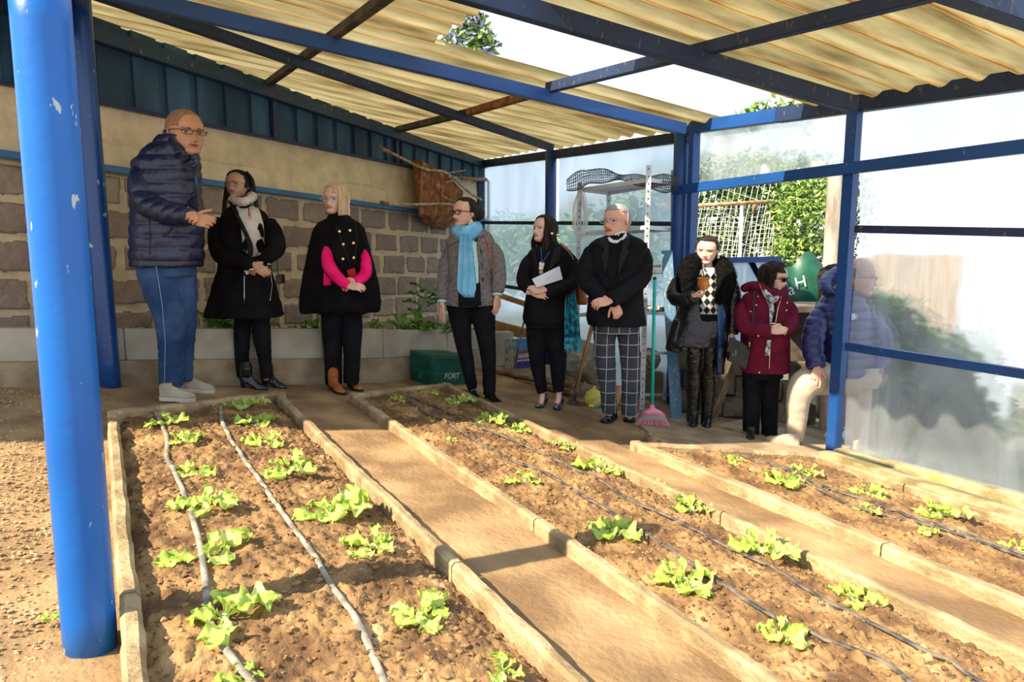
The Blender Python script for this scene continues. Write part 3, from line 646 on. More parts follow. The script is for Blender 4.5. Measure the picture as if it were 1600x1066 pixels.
# blue gate half and plastic panel seen low in the doorway
gt = empty('gate_panel', og(1160, 7.6), 'low blue framed panel with plastic sheet standing outside the doorway', 'panel')
g1, g2 = A_(1066, 408, 7.6), A_(1220, 405, 7.6); g3, g4 = og(1220, 7.6, .1), og(1066, 7.6, .1)
MB().bar(g1, g2, .05, .06).build('top_rail', MAT['frame blue'], gt); MB().bar(g2 - Z * .03, g3, .05, .05, Vector((1, 0, 0))).build('upright', MAT['frame blue'], gt)
MB().bar(A_(1172, 408, 7.62), A_(1192, 445, 7.62), .04, .06).build('brace', M_cyan, gt)
mb = MB(); mb.add([g4, g3, g2, g1], [(0, 1, 2, 3)]); mb.build('sheet', film('outdoor plastic', (.55, .72, .95), .15), gt)
# green tarpaulin with painted letters
M_tarp = pm('green tarpaulin', (.005, .05, .03), (.01, .10, .06), 4, .45, .4, 12)
def tf(s, t):
    x = 1217 + 90 * s; y = 500 + (402 + 12 * math.sin(s * 9) + 16 * abs(s - .35) - 500) * t; p = A_(x, y, 8.05); return p + Vector((0, .05 * nz(p, 3, 3) - .12 * math.sin(t * 3), 0))
tp = heights(50, 34, tf); tb = BVHTree.FromPolygons(tp.v, tp.f)
tpo = empty('tarpaulin', og(1260, 8.1), 'dark green tarpaulin with white painted letters behind the young tree', 'tarpaulin'); tp.build('sheet', M_tarp, tpo, smooth=True)
def glyphs(txt, size, mat, parent, place, name='lettering', thick=.001):
    cu = bpy.data.curves.new('t', 'FONT'); cu.body = txt; cu.size = size; cu.extrude = thick; cu.align_x = 'CENTER'; cu.align_y = 'CENTER'; to = bpy.data.objects.new('t', cu); COL.objects.link(to)
    dg = bpy.context.evaluated_depsgraph_get(); me = bpy.data.meshes.new_from_object(to.evaluated_get(dg)); bpy.data.objects.remove(to); bpy.data.curves.remove(cu); me.transform(place)
    return finish(me, name, mat, parent, smooth=False)
def frame_at(p, xdir, nrm):
    x = Vector(xdir).normalized(); n = Vector(nrm).normalized(); y = n.cross(x).normalized(); x = y.cross(n)
    return Matrix.Translation(p) @ Matrix(((x.x, y.x, n.x, 0), (x.y, y.y, n.y, 0), (x.z, y.z, n.z, 0), (0, 0, 0, 1)))
M_white = pm('white paint', (.62, .68, .66))
for ch, x, y in (('a', 1236, 453), ('H', 1251, 442), ('r', 1282, 438), ('t', 1292, 432)):
    glyphs(ch, .19, M_white, tpo, frame_at(A_(x, y, 7.90), (1, 0, .28), (0, -1, 0)))
# timber bench outside and mossy block wall below it
M_oldw = pm('grey old wood', (.07, .055, .045), (.17, .14, .115), 6, .85, .5, 30, stretch=(.3, 1, 1))
bn = empty('timber_bench', og(1265, 6.9), 'dark weathered timber bench behind the woman in maroon', 'bench')
t0, t1 = A_(1205, 482, 6.9), A_(1330, 478, 6.9)
MB().hexa((t0 + t1) / 2, Vector(((t1 - t0).length / 2, 0, 0)), Vector((0, .30, 0)), Vector((0, 0, .03))).build('top', M_oldw, bn, bevel=.004)
MB().hexa((t0 + t1) / 2 + Vector((0, .2, -.35)), Vector(((t1 - t0).length / 2 - .03, 0, 0)), Vector((0, .02, 0)), Vector((0, 0, .30))).build('back_board', M_darkwood, bn)
for px in (1212, 1322): q = at(px, 482, 7.0); MB().bar(q, Vector((q.x, q.y, gz(q.x, q.y))), .07, .07, Vector((1, 0, 0))).build('leg', M_oldw, bn)
bw = empty('block_wall', og(1200, 6.5), 'low mossy concrete block wall outside the doorway', 'wall')
for r_ in range(3):
    for k in range(7):
        x0 = 1075 + k * 37 + (18 if r_ % 2 else 0); c = og(x0, 6.55, .12 + .2 * r_); 
        if (r_ == 2 and k in (3, 4)) or x0 > 1262: continue
        MB().hexa(c, Vector((.108, 0, 0)), Vector((0, .09, 0)), Vector((0, 0, .096))).build('block', pm('dark grey brown block', (.09, .08, .05), (.20, .17, .12), 6, .95, .7, 40), bw, bevel=.01)  # blocks in a dark grey brown tone
# ================================================================ LETTUCES, HOSES, WEEDS
def lettuce_mat():
    m = pm('lettuce leaf', (.34, .52, .06), (.58, .72, .17), 9, .45, .25, 60, c3=(.72, .80, .32), t=(.35, .6)); nt = m.node_tree; N = nt.nodes; L = nt.links
    b = N['Principled BSDF']; src = b.inputs['Base Color'].links[0].from_socket; tl = N.new('ShaderNodeBsdfTranslucent'); L.new(src, tl.inputs[0]); mx = N.new('ShaderNodeMixShader'); mx.inputs[0].default_value = .35
    L.new(b.outputs[0], mx.inputs[1]); L.new(tl.outputs[0], mx.inputs[2]); L.new(mx.outputs[0], N['Material Output'].inputs[0]); return m
M_let = lettuce_mat()
def leaf(mb, base, yaw, length, width, rise, rnd, curl=1.0, mi=0, frill=1.0, rest=None):
    nu, nv = 15, 19; d = Vector((math.cos(yaw), math.sin(yaw), 0)); sd = Vector((-d.y, d.x, 0)); sdn = rnd.random() * 50; vs = []
    for j in range(nv):
        t = j / (nv - 1); prof = (.10 + .12 * t if t < .25 else .13 + .87 * math.sin(min(1, (t - .25) / .52) * math.pi / 2)) * (1 if t < .8 else math.sqrt(max(0.05, 1 - ((t - .8) / .21) ** 2)))
        lobes = 1 + .26 * math.sin(t * 22 + sdn)
        x = length * t; z = rise * math.sin(min(t * 1.5, 1.9)) * 1.0 - rise * 1.1 * max(0, t - .55) ** 1.5 * curl
        for i in range(nu):
            s = -1 + 2 * i / (nu - 1); e = abs(s) ** 2; wv = frill * width * (.19 * math.sin(t * 15 + s * 5 + sdn) + 1.0 * .09 * math.sin(t * 26 - s * 9 + sdn * 2)) * e * min(1, t * 2.4)
            ey = s * width * .5 * prof * (lobes if abs(s) > .6 else 1)
            tipw = frill * width * .10 * math.sin(s * 9 + sdn) * max(0, t - .75) * 4
            p = base + d * (x * (1 - .12 * e) + tipw) + sd * ey + Z * (z + wv + .10 * width * e + .012 * noise.noise(Vector((x * 40, ey * 40, sdn))))
            vs.append(p)
    if rest is not None:
        lo = min(v.z - rest(v.x, v.y) for v in vs)
        for k, v in enumerate(vs):
            g = rest(v.x, v.y)
            if v.z < g + .003: v.z = g + .003 + abs(v.z - g) * .15
    mb.add(vs, [(j * nu + i, j * nu + i + 1, (j + 1) * nu + i + 1, (j + 1) * nu + i) for j in range(nv - 1) for i in range(nu - 1)], mi)
def lettuce(px, py, wpx, label, seed, n=None, up=1.0, group='lettuce seedlings in the beds', dirs=None):
    rnd = random.Random(seed); c = on_soil(px, py); k = F / (c.y + .15); wd = wpx / k; mb = MB(); n = n or rnd.choice((3, 4, 4, 5)); y0 = rnd.random() * 6.28
    root = empty('lettuce', c, label, 'lettuce', None)
    for i in range(n):
        yaw = (dirs[i] if dirs else y0 + i * 6.283 / n + rnd.uniform(-.45, .45)); Ln = wd * .60 * rnd.uniform(.7, 1.15); m2 = MB()
        leaf(m2, c - Z * .008, yaw, Ln, Ln * rnd.uniform(.55, .75), Ln * rnd.uniform(.06, .38) * up, rnd, rnd.uniform(.8, 1.6), rest=soil_z)
        mb.merge(m2)
    # young upright leaves in the heart
    for i in range(2): leaf(mb, c - Z * .005, y0 + i * 2.1, wd * .25, wd * .18, wd * rnd.uniform(.2, .36), rnd, .3, rest=soil_z)
    MB().tube([c - Z * .03, c + Z * wd * .06], [wd * .035, wd * .05], 8).build('stem', pm('lettuce stem', (.50, .62, .25), rough=.5), root, smooth=True)
    me = mb.mesh('leaves'); finish(me, 'leaves', M_let, root, smooth=True)
LT = [
 (262, 662, 58, 'first small lettuce at the far end of the left hose'), (288, 688, 54, 'small lettuce just right of the left hose near its far end'),
 (308, 740, 58, 'thin flat lettuce third down the left hose'), (322, 790, 84, 'lettuce lying across the left hose, below the thin flat one'),
 (322, 872, 122, 'wide spreading lettuce under the left hose halfway down the first bed'), (352, 968, 132, 'large bright lettuce nearest the camera beside the left hose'),
 (384, 636, 58, 'farthest lettuce in the right row of the first bed'), (402, 660, 66, 'second farthest lettuce in the right row of the first bed'),
 (415, 692, 60, 'small lettuce right of the second hose in the first bed, third from the far end'), (458, 735, 96, 'lettuce with a long drooping leaf right of the second hose'),
 (513, 802, 108, 'bright lettuce in the middle of the first bed right row'), (584, 855, 90, 'frilly pale lettuce near the right border of the first bed'),
 (656, 965, 108, 'large frilly lettuce near the border joint of the first bed'), (785, 1050, 84, 'lettuce cut by the bottom edge near the corner of the first bed'),
 (385, 1068, 70, 'lettuce almost wholly below the bottom edge beside the left hose'),
 (626, 626, 26, 'tiny upright lettuce at the far left corner of the middle bed'), (676, 615, 28, 'tiny lettuce at the far end of the middle bed right of the hose'),
 (716, 630, 46, 'low spread lettuce near the far end of the middle bed'), (762, 658, 52, 'leggy lettuce beside the upper hose in the middle bed'),
 (812, 674, 46, 'lettuce near the far right border of the middle bed'), (708, 688, 22, 'single small leaf seedling between the hoses of the middle bed'),
 (675, 656, 18, 'tiny seedling left of the lower hose in the middle bed'), (864, 690, 20, 'small sprout beside the right border of the middle bed'),
 (888, 700, 36, 'small drooping lettuce close to the right border of the middle bed'), (935, 735, 66, 'loose lettuce with a leaf to its left beside the upper hose'),
 (1027, 758, 38, 'compact round lettuce against the right border of the middle bed'), (820, 752, 60, 'yellow green lettuce left of the lower hose in the middle bed'),
 (1082, 795, 64, 'pale upright lettuce near the right border in the middle bed'), (958, 832, 84, 'sprawling lettuce crossing the lower hose'),
 (1190, 862, 104, 'wide lettuce with whitish leaves across the upper hose'), (1070, 908, 92, 'lobed lettuce at the left border of the middle bed'),
 (1333, 938, 78, 'wilted lettuce leaning over beside the upper hose near the right'), (1218, 992, 80, 'lettuce on the lower hose nearest the camera in the middle bed'),
 (1148, 722, 36, 'tall narrow lettuce at the far end of the bed by the plastic wall'), (1228, 755, 66, 'spread lettuce left of the hoses in the bed by the plastic wall'),
 (1264, 740, 46, 'lettuce between the hoses and the kerb in the bed by the plastic wall'), (1356, 772, 54, 'lettuce touching the double hose, right of centre in the far bed'),
 (1353, 797, 44, 'pale curled lettuce below the double hose in the far bed'), (1468, 806, 80, 'sparse spreading lettuce by the double hose near the right edge'),
 (1447, 832, 34, 'small lettuce in front of the double hose near the right edge'), (1592, 858, 52, 'lettuce cut by the right edge of the picture')]
for i, (x, y, w_, lb) in enumerate(LT): lettuce(x, y, w_, lb, 100 + i, n=3 if w_ < 30 else None)
def hose(pts, r, mat, label, lift=.010, name='irrigation_hose'):
    P = [on_soil(x, y) for x, y in pts]; Q = []
    for i in range(len(P) - 1):
        n = max(2, int((P[i + 1] - P[i]).length / .04))
        for k in range(n): Q.append(P[i].lerp(P[i + 1], k / n))
    Q.append(P[-1])
    for q in Q: q.z = max(soil_z(q.x, q.y), q.z) + r * .55
    for _ in range(5): Q = [Q[0]] + [Vector((Q[i].x * .6 + (Q[i - 1].x + Q[i + 1].x) * .2, Q[i].y * .6 + (Q[i - 1].y + Q[i + 1].y) * .2, (Q[i - 1].z + Q[i].z + Q[i + 1].z) / 3)) for i in range(1, len(Q) - 1)] + [Q[-1]]
    for q in Q: q.z = max(q.z, soil_z(q.x, q.y) + r * .4)
    rad = [r * (1 + .12 * nz(q, 9, 2)) for q in Q]
    o = MB().tube(Q, rad, 10, flat=.62).build(name, mat, origin=Q[0], smooth=True); return tag(o, label, 'hose')
M_hose = pm('dusty grey hose', (.16, .145, .125), (.34, .29, .23), 14, .8, .4, 60); M_hose2 = pm('dark drip hose', (.035, .035, .035), (.16, .13, .10), 16, .7, .4, 60)
hose([(243, 645), (254, 668), (263, 692), (259, 716), (275, 745), (290, 782), (303, 820), (315, 862), (320, 900), (323, 935), (321, 965), (338, 1000), (362, 1032), (392, 1066), (410, 1090)], .0105, M_hose, 'grey hose along the left row of lettuces in the first bed')
hose([(345, 636), (346, 662), (360, 690), (378, 716), (404, 750), (430, 790), (462, 832), (490, 868), (502, 890), (522, 928), (548, 958), (566, 984), (576, 1015), (590, 1045), (602, 1072)], .0105, M_hose, 'grey hose down the middle of the first bed')
hose([(637, 619), (690, 641), (747, 667), (794, 686), (851, 712), (903, 738), (956, 766), (1003, 793), (1024, 798), (1080, 828), (1132, 854), (1192, 884), (1256, 922), (1320, 956), (1384, 988), (1452, 1022), (1540, 1072)], .0095, M_hose2, 'upper dark hose of the middle bed, nearer its right border')
hose([(637, 624), (657, 642), (704, 665), (751, 695), (804, 725), (851, 739), (899, 769), (951, 800), (984, 823), (1050, 861), (1092, 892), (1136, 920), (1176, 948), (1216, 972), (1260, 992), (1320, 1014), (1368, 1026), (1396, 1046), (1430, 1075)], .0095, M_hose2, 'lower dark hose of the middle bed, kinked near the bottom right')
hose([(1158, 712), (1192, 727), (1240, 733), (1262, 751), (1304, 768), (1360, 785), (1400, 802), (1452, 819), (1492, 828), (1520, 842), (1600, 868), (1660, 890)], .011, M_hose2, 'dark hose nearer the kerb in the bed by the plastic wall')
hose([(1200, 724), (1238, 741), (1276, 764), (1326, 790), (1384, 809), (1440, 819), (1494, 835), (1536, 850), (1600, 874), (1660, 896)], .011, M_hose2, 'second dark hose running beside its twin in the bed by the plastic wall')
# weeds and kale in the planter, weeds on the ground
M_weed = pm('weed leaf', (.06, .17, .02), (.14, .30, .04), 12, .5, t=(.3, .7)); M_kale = pm('kale leaf', (.05, .17, .045), (.13, .30, .10), 10, .5, .3, 30)
def weed(c, r, n, label, seed, mat=None, group=None, rest=None, cat='weed'):
    rnd = random.Random(seed); mb = MB()
    for i in range(n):
        y = rnd.random() * 6.28; l_ = r * rnd.uniform(.5, 1.1); leaf(mb, c, y, l_, l_ * .55, l_ * rnd.uniform(.4, 1.3), rnd, .6, frill=.7)
    return tag(mb.build('weed_plant', mat or M_weed, origin=c, smooth=True), label, cat, group)
def on_planter(px, Y0=None):
    D = ray(px, 519); i = 0; px_ = [proj_x(p) for p in tops]
    for i in range(len(tops) - 1):
        if px_[i] <= px <= px_[i + 1]: break
    t = (px - px_[i]) / (px_[i + 1] - px_[i]); p = tops[i].lerp(tops[i + 1], t); return p + Vector((-.03, .17, -.10))
def proj_x(p): q = p - CAM; return 800 + F * q.x / (q.y * math.cos(TH) - q.z * math.sin(TH))
for i, (x, r, n, lb) in enumerate([(52, .10, 5, 'weed sprouting in the planter left of the bright blue post'), (140, .12, 4, 'weed in the planter between the two blue posts'), (200, .13, 5, 'weed sprig just right of the second blue post'), (222, .10, 4, 'small weed in the planter behind the man in the quilted jacket'),
    (318, .22, 10, 'leafy weed clump between the man and the woman in the long black coat'), (345, .20, 8, 'weed clump at the left side of the long black coat'), (437, .14, 6, 'weed right of the long black coat'), (468, .12, 6, 'small weed left of the black cape'), (492, .20, 9, 'weed clump beside the black cape hem'), (572, .14, 7, 'weed in the planter just right of the black cape'), (598, .13, 8, 'low weed between the cape and the kale'), (628, .20, 10, 'weed clump left of the kale stalk'), (655, .24, 12, 'thick weed clump under the kale'), (690, .22, 10, 'weed clump left of the grey coat trousers'), (738, .18, 7, 'weed seen between the trouser legs of the woman in grey')]):
    weed(on_planter(x), r, n, lb, 300 + i)
kr = empty('kale_plant', on_planter(668), 'tall kale plant with large round leaves against the stone wall', 'kale'); c = ORI[kr.name]; Yk = c.y
MB().tube([c, at(658, 492, Yk), at(664, 470, Yk)], [.014, .012, .008], 8, 4).build('stalk', pm('kale stalk', (.25, .33, .12)), kr, smooth=True)
rnd = random.Random(5)
for (x, y, yaw, L_) in [(662, 470, .1, .22), (662, 468, 2.9, .20), (664, 466, 1.4, .2), (660, 480, 3.3, .20), (666, 474, -.5, .17), (658, 452, 2.2, .16), (668, 480, 5.4, .2)]:
    mb = MB(); b_ = at(664, 472, Yk); tip = at(x, y, Yk); leaf(mb, tip, yaw, L_, L_ * .75, L_ * .35, rnd, .9, frill=.6); mb.build('leaf', M_kale, kr, smooth=True)
for i, (x, y, r) in enumerate([(75, 972, .045), (560, 728, .03), (1083, 722, .05), (1110, 718, .04)]):
    weed(G(x, y, .02), r, 7, ['small weed in the gravel left of the bright blue post', 'single weed sprout on the dirt path', 'grass tuft at the corner of the bed by the plastic wall', 'second grass tuft beside the bed by the plastic wall'][i], 340 + i, MAT['lettuce leaf'])
# ================================================================ PEOPLE
def lin(tab, t):
    if t <= tab[0][0]: return tab[0][1]
    for (a, va), (b, vb) in zip(tab, tab[1:]):
        if t <= b: return va + (vb - va) * (t - a) / (b - a)
    return tab[-1][1]
HW = [(-.5, .03), (-.485, .09), (-.45, .145), (-.38, .20), (-.3, .24), (-.2, .275), (-.1, .30), (0, .318), (.08, .33), (.2, .322), (.33, .275), (.42, .205), (.47, .13), (.495, .05), (.5, .01)]
HF = [(-.5, .20), (-.485, .28), (-.45, .345), (-.40, .375), (-.34, .365), (-.25, .385), (-.15, .38), (-.05, .378), (.03, .395), (.08, .41), (.2, .395), (.33, .32), (.42, .23), (.47, .14), (.495, .05), (.5, .01)]
HB = [(-.5, .10), (-.485, .06), (-.45, 0), (-.38, -.10), (-.3, -.20), (-.2, -.31), (-.1, -.40), (0, -.445), (.08, -.46), (.2, -.455), (.33, -.39), (.42, -.29), (.47, -.19), (.495, -.07), (.5, -.01)]
def headpt(phi, z, feat=True, off=0.0, jaw=1.0, nose=1.0):
    """surface of the head; z -.5 chin .. .5 crown, phi 0 = face"""
    w_ = lin(HW, z); w_ *= (jaw if z < -.1 else 1); c = math.cos(phi); s_ = math.sin(phi); fr = lin(HF, z); bk = lin(HB, z); mid = (fr + bk) * .5 if z < -.35 else 0.0
    cc = math.copysign(abs(c) ** .82, c); x = w_ * s_; y = mid + ((fr - mid) * cc if c > 0 else (mid - bk) * cc)
    if feat and c > 0:
        f = 0; t = (.03 - z) / .19
        if 0 < t <= 1: f += .105 * nose * t ** 1.25 * math.exp(-(x / (.032 + .028 * t)) ** 2)
        elif 1 < t < 1.28: f += .105 * nose * (1 - (t - 1) / .28) ** .8 * math.exp(-(x / .06) ** 2)
        ax = abs(x) - .145; f -= .045 * math.exp(-(ax / .085) ** 2 - ((z - .005) / .055) ** 2); f += .022 * math.exp(-(ax / .05) ** 2 - ((z) / .03) ** 2)
        f += .014 * math.exp(-((z - .075) / .03) ** 2) * math.exp(-(ax / .12) ** 2)
        f += .022 * math.exp(-(x / .085) ** 2) * (math.exp(-((z + .238) / .014) ** 2) + 1.1 * math.exp(-((z + .278) / .018) ** 2))
        f += .02 * math.exp(-(x / .09) ** 2 - ((z + .42) / .05) ** 2) + .014 * math.exp(-((abs(x) - .19) / .07) ** 2 - ((z + .10) / .07) ** 2)
        y += f
    v = Vector((x, -y, z))
    if off: 
        c_ = Vector((0, 0, max(-.2, min(.15, z)))); v = v + (v - c_).normalized() * off
    return v
def inpoly(x, y, poly):
    r = False; j = len(poly) - 1
    for i in range(len(poly)):
        xi, yi = poly[i]; xj, yj = poly[j]
        if (yi > y) != (yj > y) and x < (xj - xi) * (y - yi) / (yj - yi + 1e-12) + xi: r = not r
        j = i
    return r
CR = {'p': (180, 170, 4.444), 'w': (340, 250, 5.333), 'b': (470, 270, 5.333), 'g': (670, 300, 5.333), 'k': (800, 320, 5.925), 'm': (900, 310, 5.925), 'f': (1040, 360, 5.333), 'r': (1140, 400, 5.333),
      '1': (0, 120, 1.975), '2': (300, 220, 2.5375), '3': (620, 220, 2.423), '4': (780, 250, 2.423), '5': (1020, 250, 2.317), '6': (1200, 140, 1.8375), '': (0, 0, 1)}
def cv(key, pts): ox, oy, s = CR[key]; return [(ox + x / s, oy + y / s) for x, y in pts]
M_dark = pm('near black', (.012, .010, .010), rough=.5); M_brow = pm('brow hair', (.055, .030, .018), rough=.8); M_scl = pm('eye white', (.44, .40, .37), rough=.3)
def skin(name, c, c2): return pm(name, c, c2, 7, .5, .12, 90, t=(.35, .65))
SK = {'tan': skin('tan skin', (.46, .22, .12), (.54, .27, .15)), 'brown': skin('brown skin', (.42, .22, .135), (.50, .28, .17)), 'fair': skin('fair skin', (.68, .41, .31), (.76, .49, .38)), 'rosy': skin('rosy skin', (.62, .33, .24), (.70, .40, .30))}
LIP = {'tan': pm('lip tan', (.40, .15, .10)), 'brown': pm('lip brown', (.30, .10, .08)), 'fair': pm('lip pink', (.60, .20, .19)), 'rosy': pm('lip red', (.46, .13, .11))}
def clothm(name, c1, c2=None, rough=.9, bump=.5, bs=120, scale=6, **k): return pm(name, c1, c2 or tuple(min(1, x * 1.5 + .002) for x in c1), scale, rough, bump, bs, spec=.12, **k)
class Person:
    def __init__(s, feet, Y, label, skin='fair', name='person'):
        s.Y = Y; s.k = F / (Y * 1.0); s.feet = feet; s.skin = skin
        g = G(*feet); g = Vector((g.x, g.y, g.z)); s.root = empty(name, g, label, 'person'); s.hm = MB(); s.bm = MB(); s.hands_ = []; s.bvh = []
    def P(s, x, y, dy=0.0): return at(x, y, s.Y + dy)
    def r(s, px): return px / s.k
    def tubepx(s, mb, pts, seg=16, sub=4, flat=1.0, mi=0):
        """pts: (x, y, r_px, dy)"""
        return mb.tube([s.P(p[0], p[1], p[3]) for p in pts], [s.r(p[2]) for p in pts], seg, sub, mi, flat)
    def loftpx(s, mb, rings, seg=36, pw=2.4, yaw=0.0):
        R = []
        for r in rings:
            cx, cy, hw, dp = r[:4]; dy = r[4] if len(r) > 4 else 0; c = s.P(cx, cy, dy); rx = s.r(hw); rg = []
            for j in range(seg):
                a = 2 * math.pi * j / seg; ca, sa_ = math.cos(a), math.sin(a)
                x = rx * math.copysign(abs(ca) ** (2 / pw), ca); y = dp * math.copysign(abs(sa_) ** (2 / pw), sa_)
                rg.append(c + Vector((x, y + x * math.tan(yaw), 0)))
            R.append(rg)
        R2 = []
        for i in range(len(R) - 1):
            for k in range(3): R2.append([a.lerp(b, k / 3) for a, b in zip(R[i], R[i + 1])])
        R2.append(R[-1]); return mb.loft(R2)
    def head(s, cx, ytop, ychin, yaw, pitch=0, roll=0, dy=0.0, jaw=1.0, nose=1.0, wide=1.0, brow=M_brow, gaze=0.0, mouth=0.0):
        hh = (ychin - ytop) / s.k * 1.0; ya, pi_, ro = [math.radians(v) for v in (yaw, pitch, roll)]
        c = s.P(cx, (ytop + ychin) / 2, dy); rot = Matrix.Rotation(ya, 3, 'Z') @ Matrix.Rotation(-pi_, 3, 'X') @ Matrix.Rotation(ro, 3, 'Y')
        s.H = Matrix.Translation(c) @ (rot.to_4x4()) @ Matrix.Diagonal((hh * wide * 1.07, hh * 1.02, hh, 1)); s.hh = hh; s.jaw = jaw
        nr, ns = 96, 110; mb = s.hm; vs = []
        for i in range(nr):
            z = -.5 + i / (nr - 1); z = -.5 * math.cos(math.pi * i / (nr - 1)) * .35 + z * .65
            for j in range(ns):
                u = 2 * math.pi * j / ns; phi = u - .45 * math.sin(u); vs.append(headpt(phi, z, True, 0, jaw, nose))
        fs, ms = [], []
        for i in range(nr - 1):
            for j in range(ns):
                q = (i * ns + j, i * ns + (j + 1) % ns, (i + 1) * ns + (j + 1) % ns, (i + 1) * ns + j); c_ = (vs[q[0]] + vs[q[2]]) / 2; x, z = c_.x, c_.z; m = 0
                if c_.y < -.15:
                    ax = abs(x) - .145; ex = x - math.copysign(.145, x)
                    if abs(x) < .10 and -.305 + .9 * x * x < z < -.222 - 1.3 * x * x: m = 1 if abs(z + .258) > .004 + mouth * (1 - abs(x) / .09) else 3
                    if (ax / .055) ** 2 + (z / .017) ** 2 < 1: m = 3 if ((ex - gaze) / .027) ** 2 + (z / .026) ** 2 < 1 else 2
                    elif (ax / .064) ** 2 + ((z - .008) / .026) ** 2 < 1 and z > .004: m = 3
                    bz = .088 - .9 * (abs(x) - .16) ** 2 + .02 * (abs(x) - .16)
                    if .065 < abs(x) < .235 and abs(z - bz) < .010 - .03 * max(0, abs(x) - .18): m = 4
                fs.append(q); ms.append(m)
        W_ = [s.H @ v for v in vs]; mb.add(W_, fs); mb.m[-len(ms):] = ms
        mb.add([], []); 
        for sx in (-1, 1):
            R = Matrix.Rotation(sx * .35, 3, 'Z'); m2 = MB().ball((0, 0, 0), .026, .062, .105, 14, 0)
            m3 = MB().ball((0, 0, 0), .014, .035, .065, 10, 0)
            off = Vector((sx * .325, .045, -.03)); mb.add([s.H @ (off + R @ Matrix.Rotation(.15, 3, 'X') @ v) for v in m2.v], m2.f); mb.add([s.H @ (off + Vector((sx * .02, -.045, -.01)) + v) for v in m3.v], m3.f)
        s.brow = brow
        return s
    def h(s, x, y, z): return s.H @ Vector((x, y, z))
    def neck(s, base, r0, r1=None):
        """base (x, y, dy) of the neck on the shoulders"""
        r1 = r1 or r0 * .82; s.bm.tube([s.P(base[0], base[1] + 14, base[2] + .02), s.P(*base), s.h(0, .10, -.36), s.h(0, .12, -.15)], [s.r(r0) * 1.3, s.r(r0), s.r(r1), s.r(r1) * .8], 20, 4)
    def sleeve(s, mb, pts, seg=16, sub=4):
        a = pts[0]; pts = [(a[0], a[1] + a[2] * .10 + 2, a[2] * .50, a[3]), (a[0] * .8 + pts[1][0] * .2, a[1] + 3 + a[2] * .35, a[2] * .84, a[3])] + pts[1:]; return s.tubepx(mb, pts, seg, sub)
    def limb(s, pts, f=.68): s.tubepx(s.bm, [(q[0], q[1], q[2] * f, q[3]) for q in pts], 14, 3)
    def hand(s, W, d, n, thumb, L=.185, curl=.5, spread=.0, width=.44, tcurl=.4):
        """W wrist, d towards knuckles, n back of the hand, thumb +1/-1 side (d x n)"""
        W = Vector(W); d = Vector(d).normalized(); n = Vector(n); n = (n - d * n.dot(d)).normalized(); sd = d.cross(n) * thumb; mb = MB(); PL = .50 * L; PW = width * L / 2
        R = []
        for t, w_, th in ((-.25, .50, .12), (0, .58, .12), (.25, .82, .125), (.6, 1.0, .115), (.9, 1.0, .10), (1.04, .9, .07)):
            c = W + d * (PL * t); R.append([c + sd * (math.cos(a) * PW * w_) + n * (math.sin(a) * th * L * .62) for a in [2 * math.pi * q / 16 for q in range(16)]])
        mb.loft(R)
        cu = curl if isinstance(curl, (list, tuple)) else [curl] * 4
        for i, (fl, fr) in enumerate(zip((.41, .46, .43, .34), (.048, .050, .047, .041))):
            o = PW * (.74 - .49 * i); p = W + d * PL * (.93 - .03 * abs(i - 1)) + sd * o; a = 0; pts = [p - d * .05 * L, p]; fd = (d + sd * spread * (1.2 - .8 * i)).normalized()
            for seg_, bend in ((.44, .9), (.31, 1.1), (.25, .8)):
                a += bend * cu[i]; dir_ = fd * math.cos(a) - n * math.sin(a); p = p + dir_ * (fl * L * seg_); pts.append(p)
            mb.tube(pts, [fr * L, fr * L, fr * L * .97, fr * L * .9, fr * L * .72], 10, 3)
        b = W + d * PL * .18 + sd * PW * .62; td = (sd * .75 + d * .75 - n * .25).normalized(); e1 = b + td * .21 * L; td2 = (td + (d * .9 - sd * .6 - n * .4) * tcurl).normalized(); e2 = e1 + td2 * .17 * L; e3 = e2 + (td2 - n * .2 * tcurl).normalized() * .13 * L
        mb.tube([b - td * .05 * L, b, e1, e2, e3], [.07 * L, .068 * L, .056 * L, .052 * L, .038 * L], 10, 3)
        mb.tube([W - d * .30 * L, W, W + d * .1 * L], [PW * .50, PW * .52, PW * .55], 14, 2)
        s.hands_.append(fused(mb, .0034, 2)); return s
    def build_body(s):
        me = fused(s.bm, .011, 3); bm = bmesh.new(); bm.from_mesh(me)
        mh = s.hm.mesh('h'); bm.from_mesh(mh)
        for hm in s.hands_: bm.from_mesh(hm)
        out = bpy.data.meshes.new('body'); bm.to_mesh(out); bm.free()
        return finish(out, 'body', [SK[s.skin], LIP[s.skin], M_scl, M_dark, s.brow], s.root, smooth=True)
    def wear(s, name, mat, mb, voxel=.008, smooth=4, wr=.006, ws=9, fn=None, label=None, parent=None, cast=True, stretch=.5):
        sd = random.random() * 50
        f = fn or (lambda co, n: wr * (nz((co.x, co.y, co.z * stretch), ws, sd) + .5 * nz((co.x, co.y, co.z * 1.6), ws * 2.3, sd)))
        me = fused(mb, voxel, smooth, f)
        if cast: s.bvh.append(bvh_of(me))
        return finish(me, name, mat, parent or s.root, smooth=True, label=label)
    def cast(s, x, y):
        D = ray(x, y).normalized(); best = None
        for b in s.bvh:
            h = b.ray_cast(CAM, D)
            if h[0] is not None and (best is None or h[3] < best[1]): best = (h[0], h[3], D)
        return best
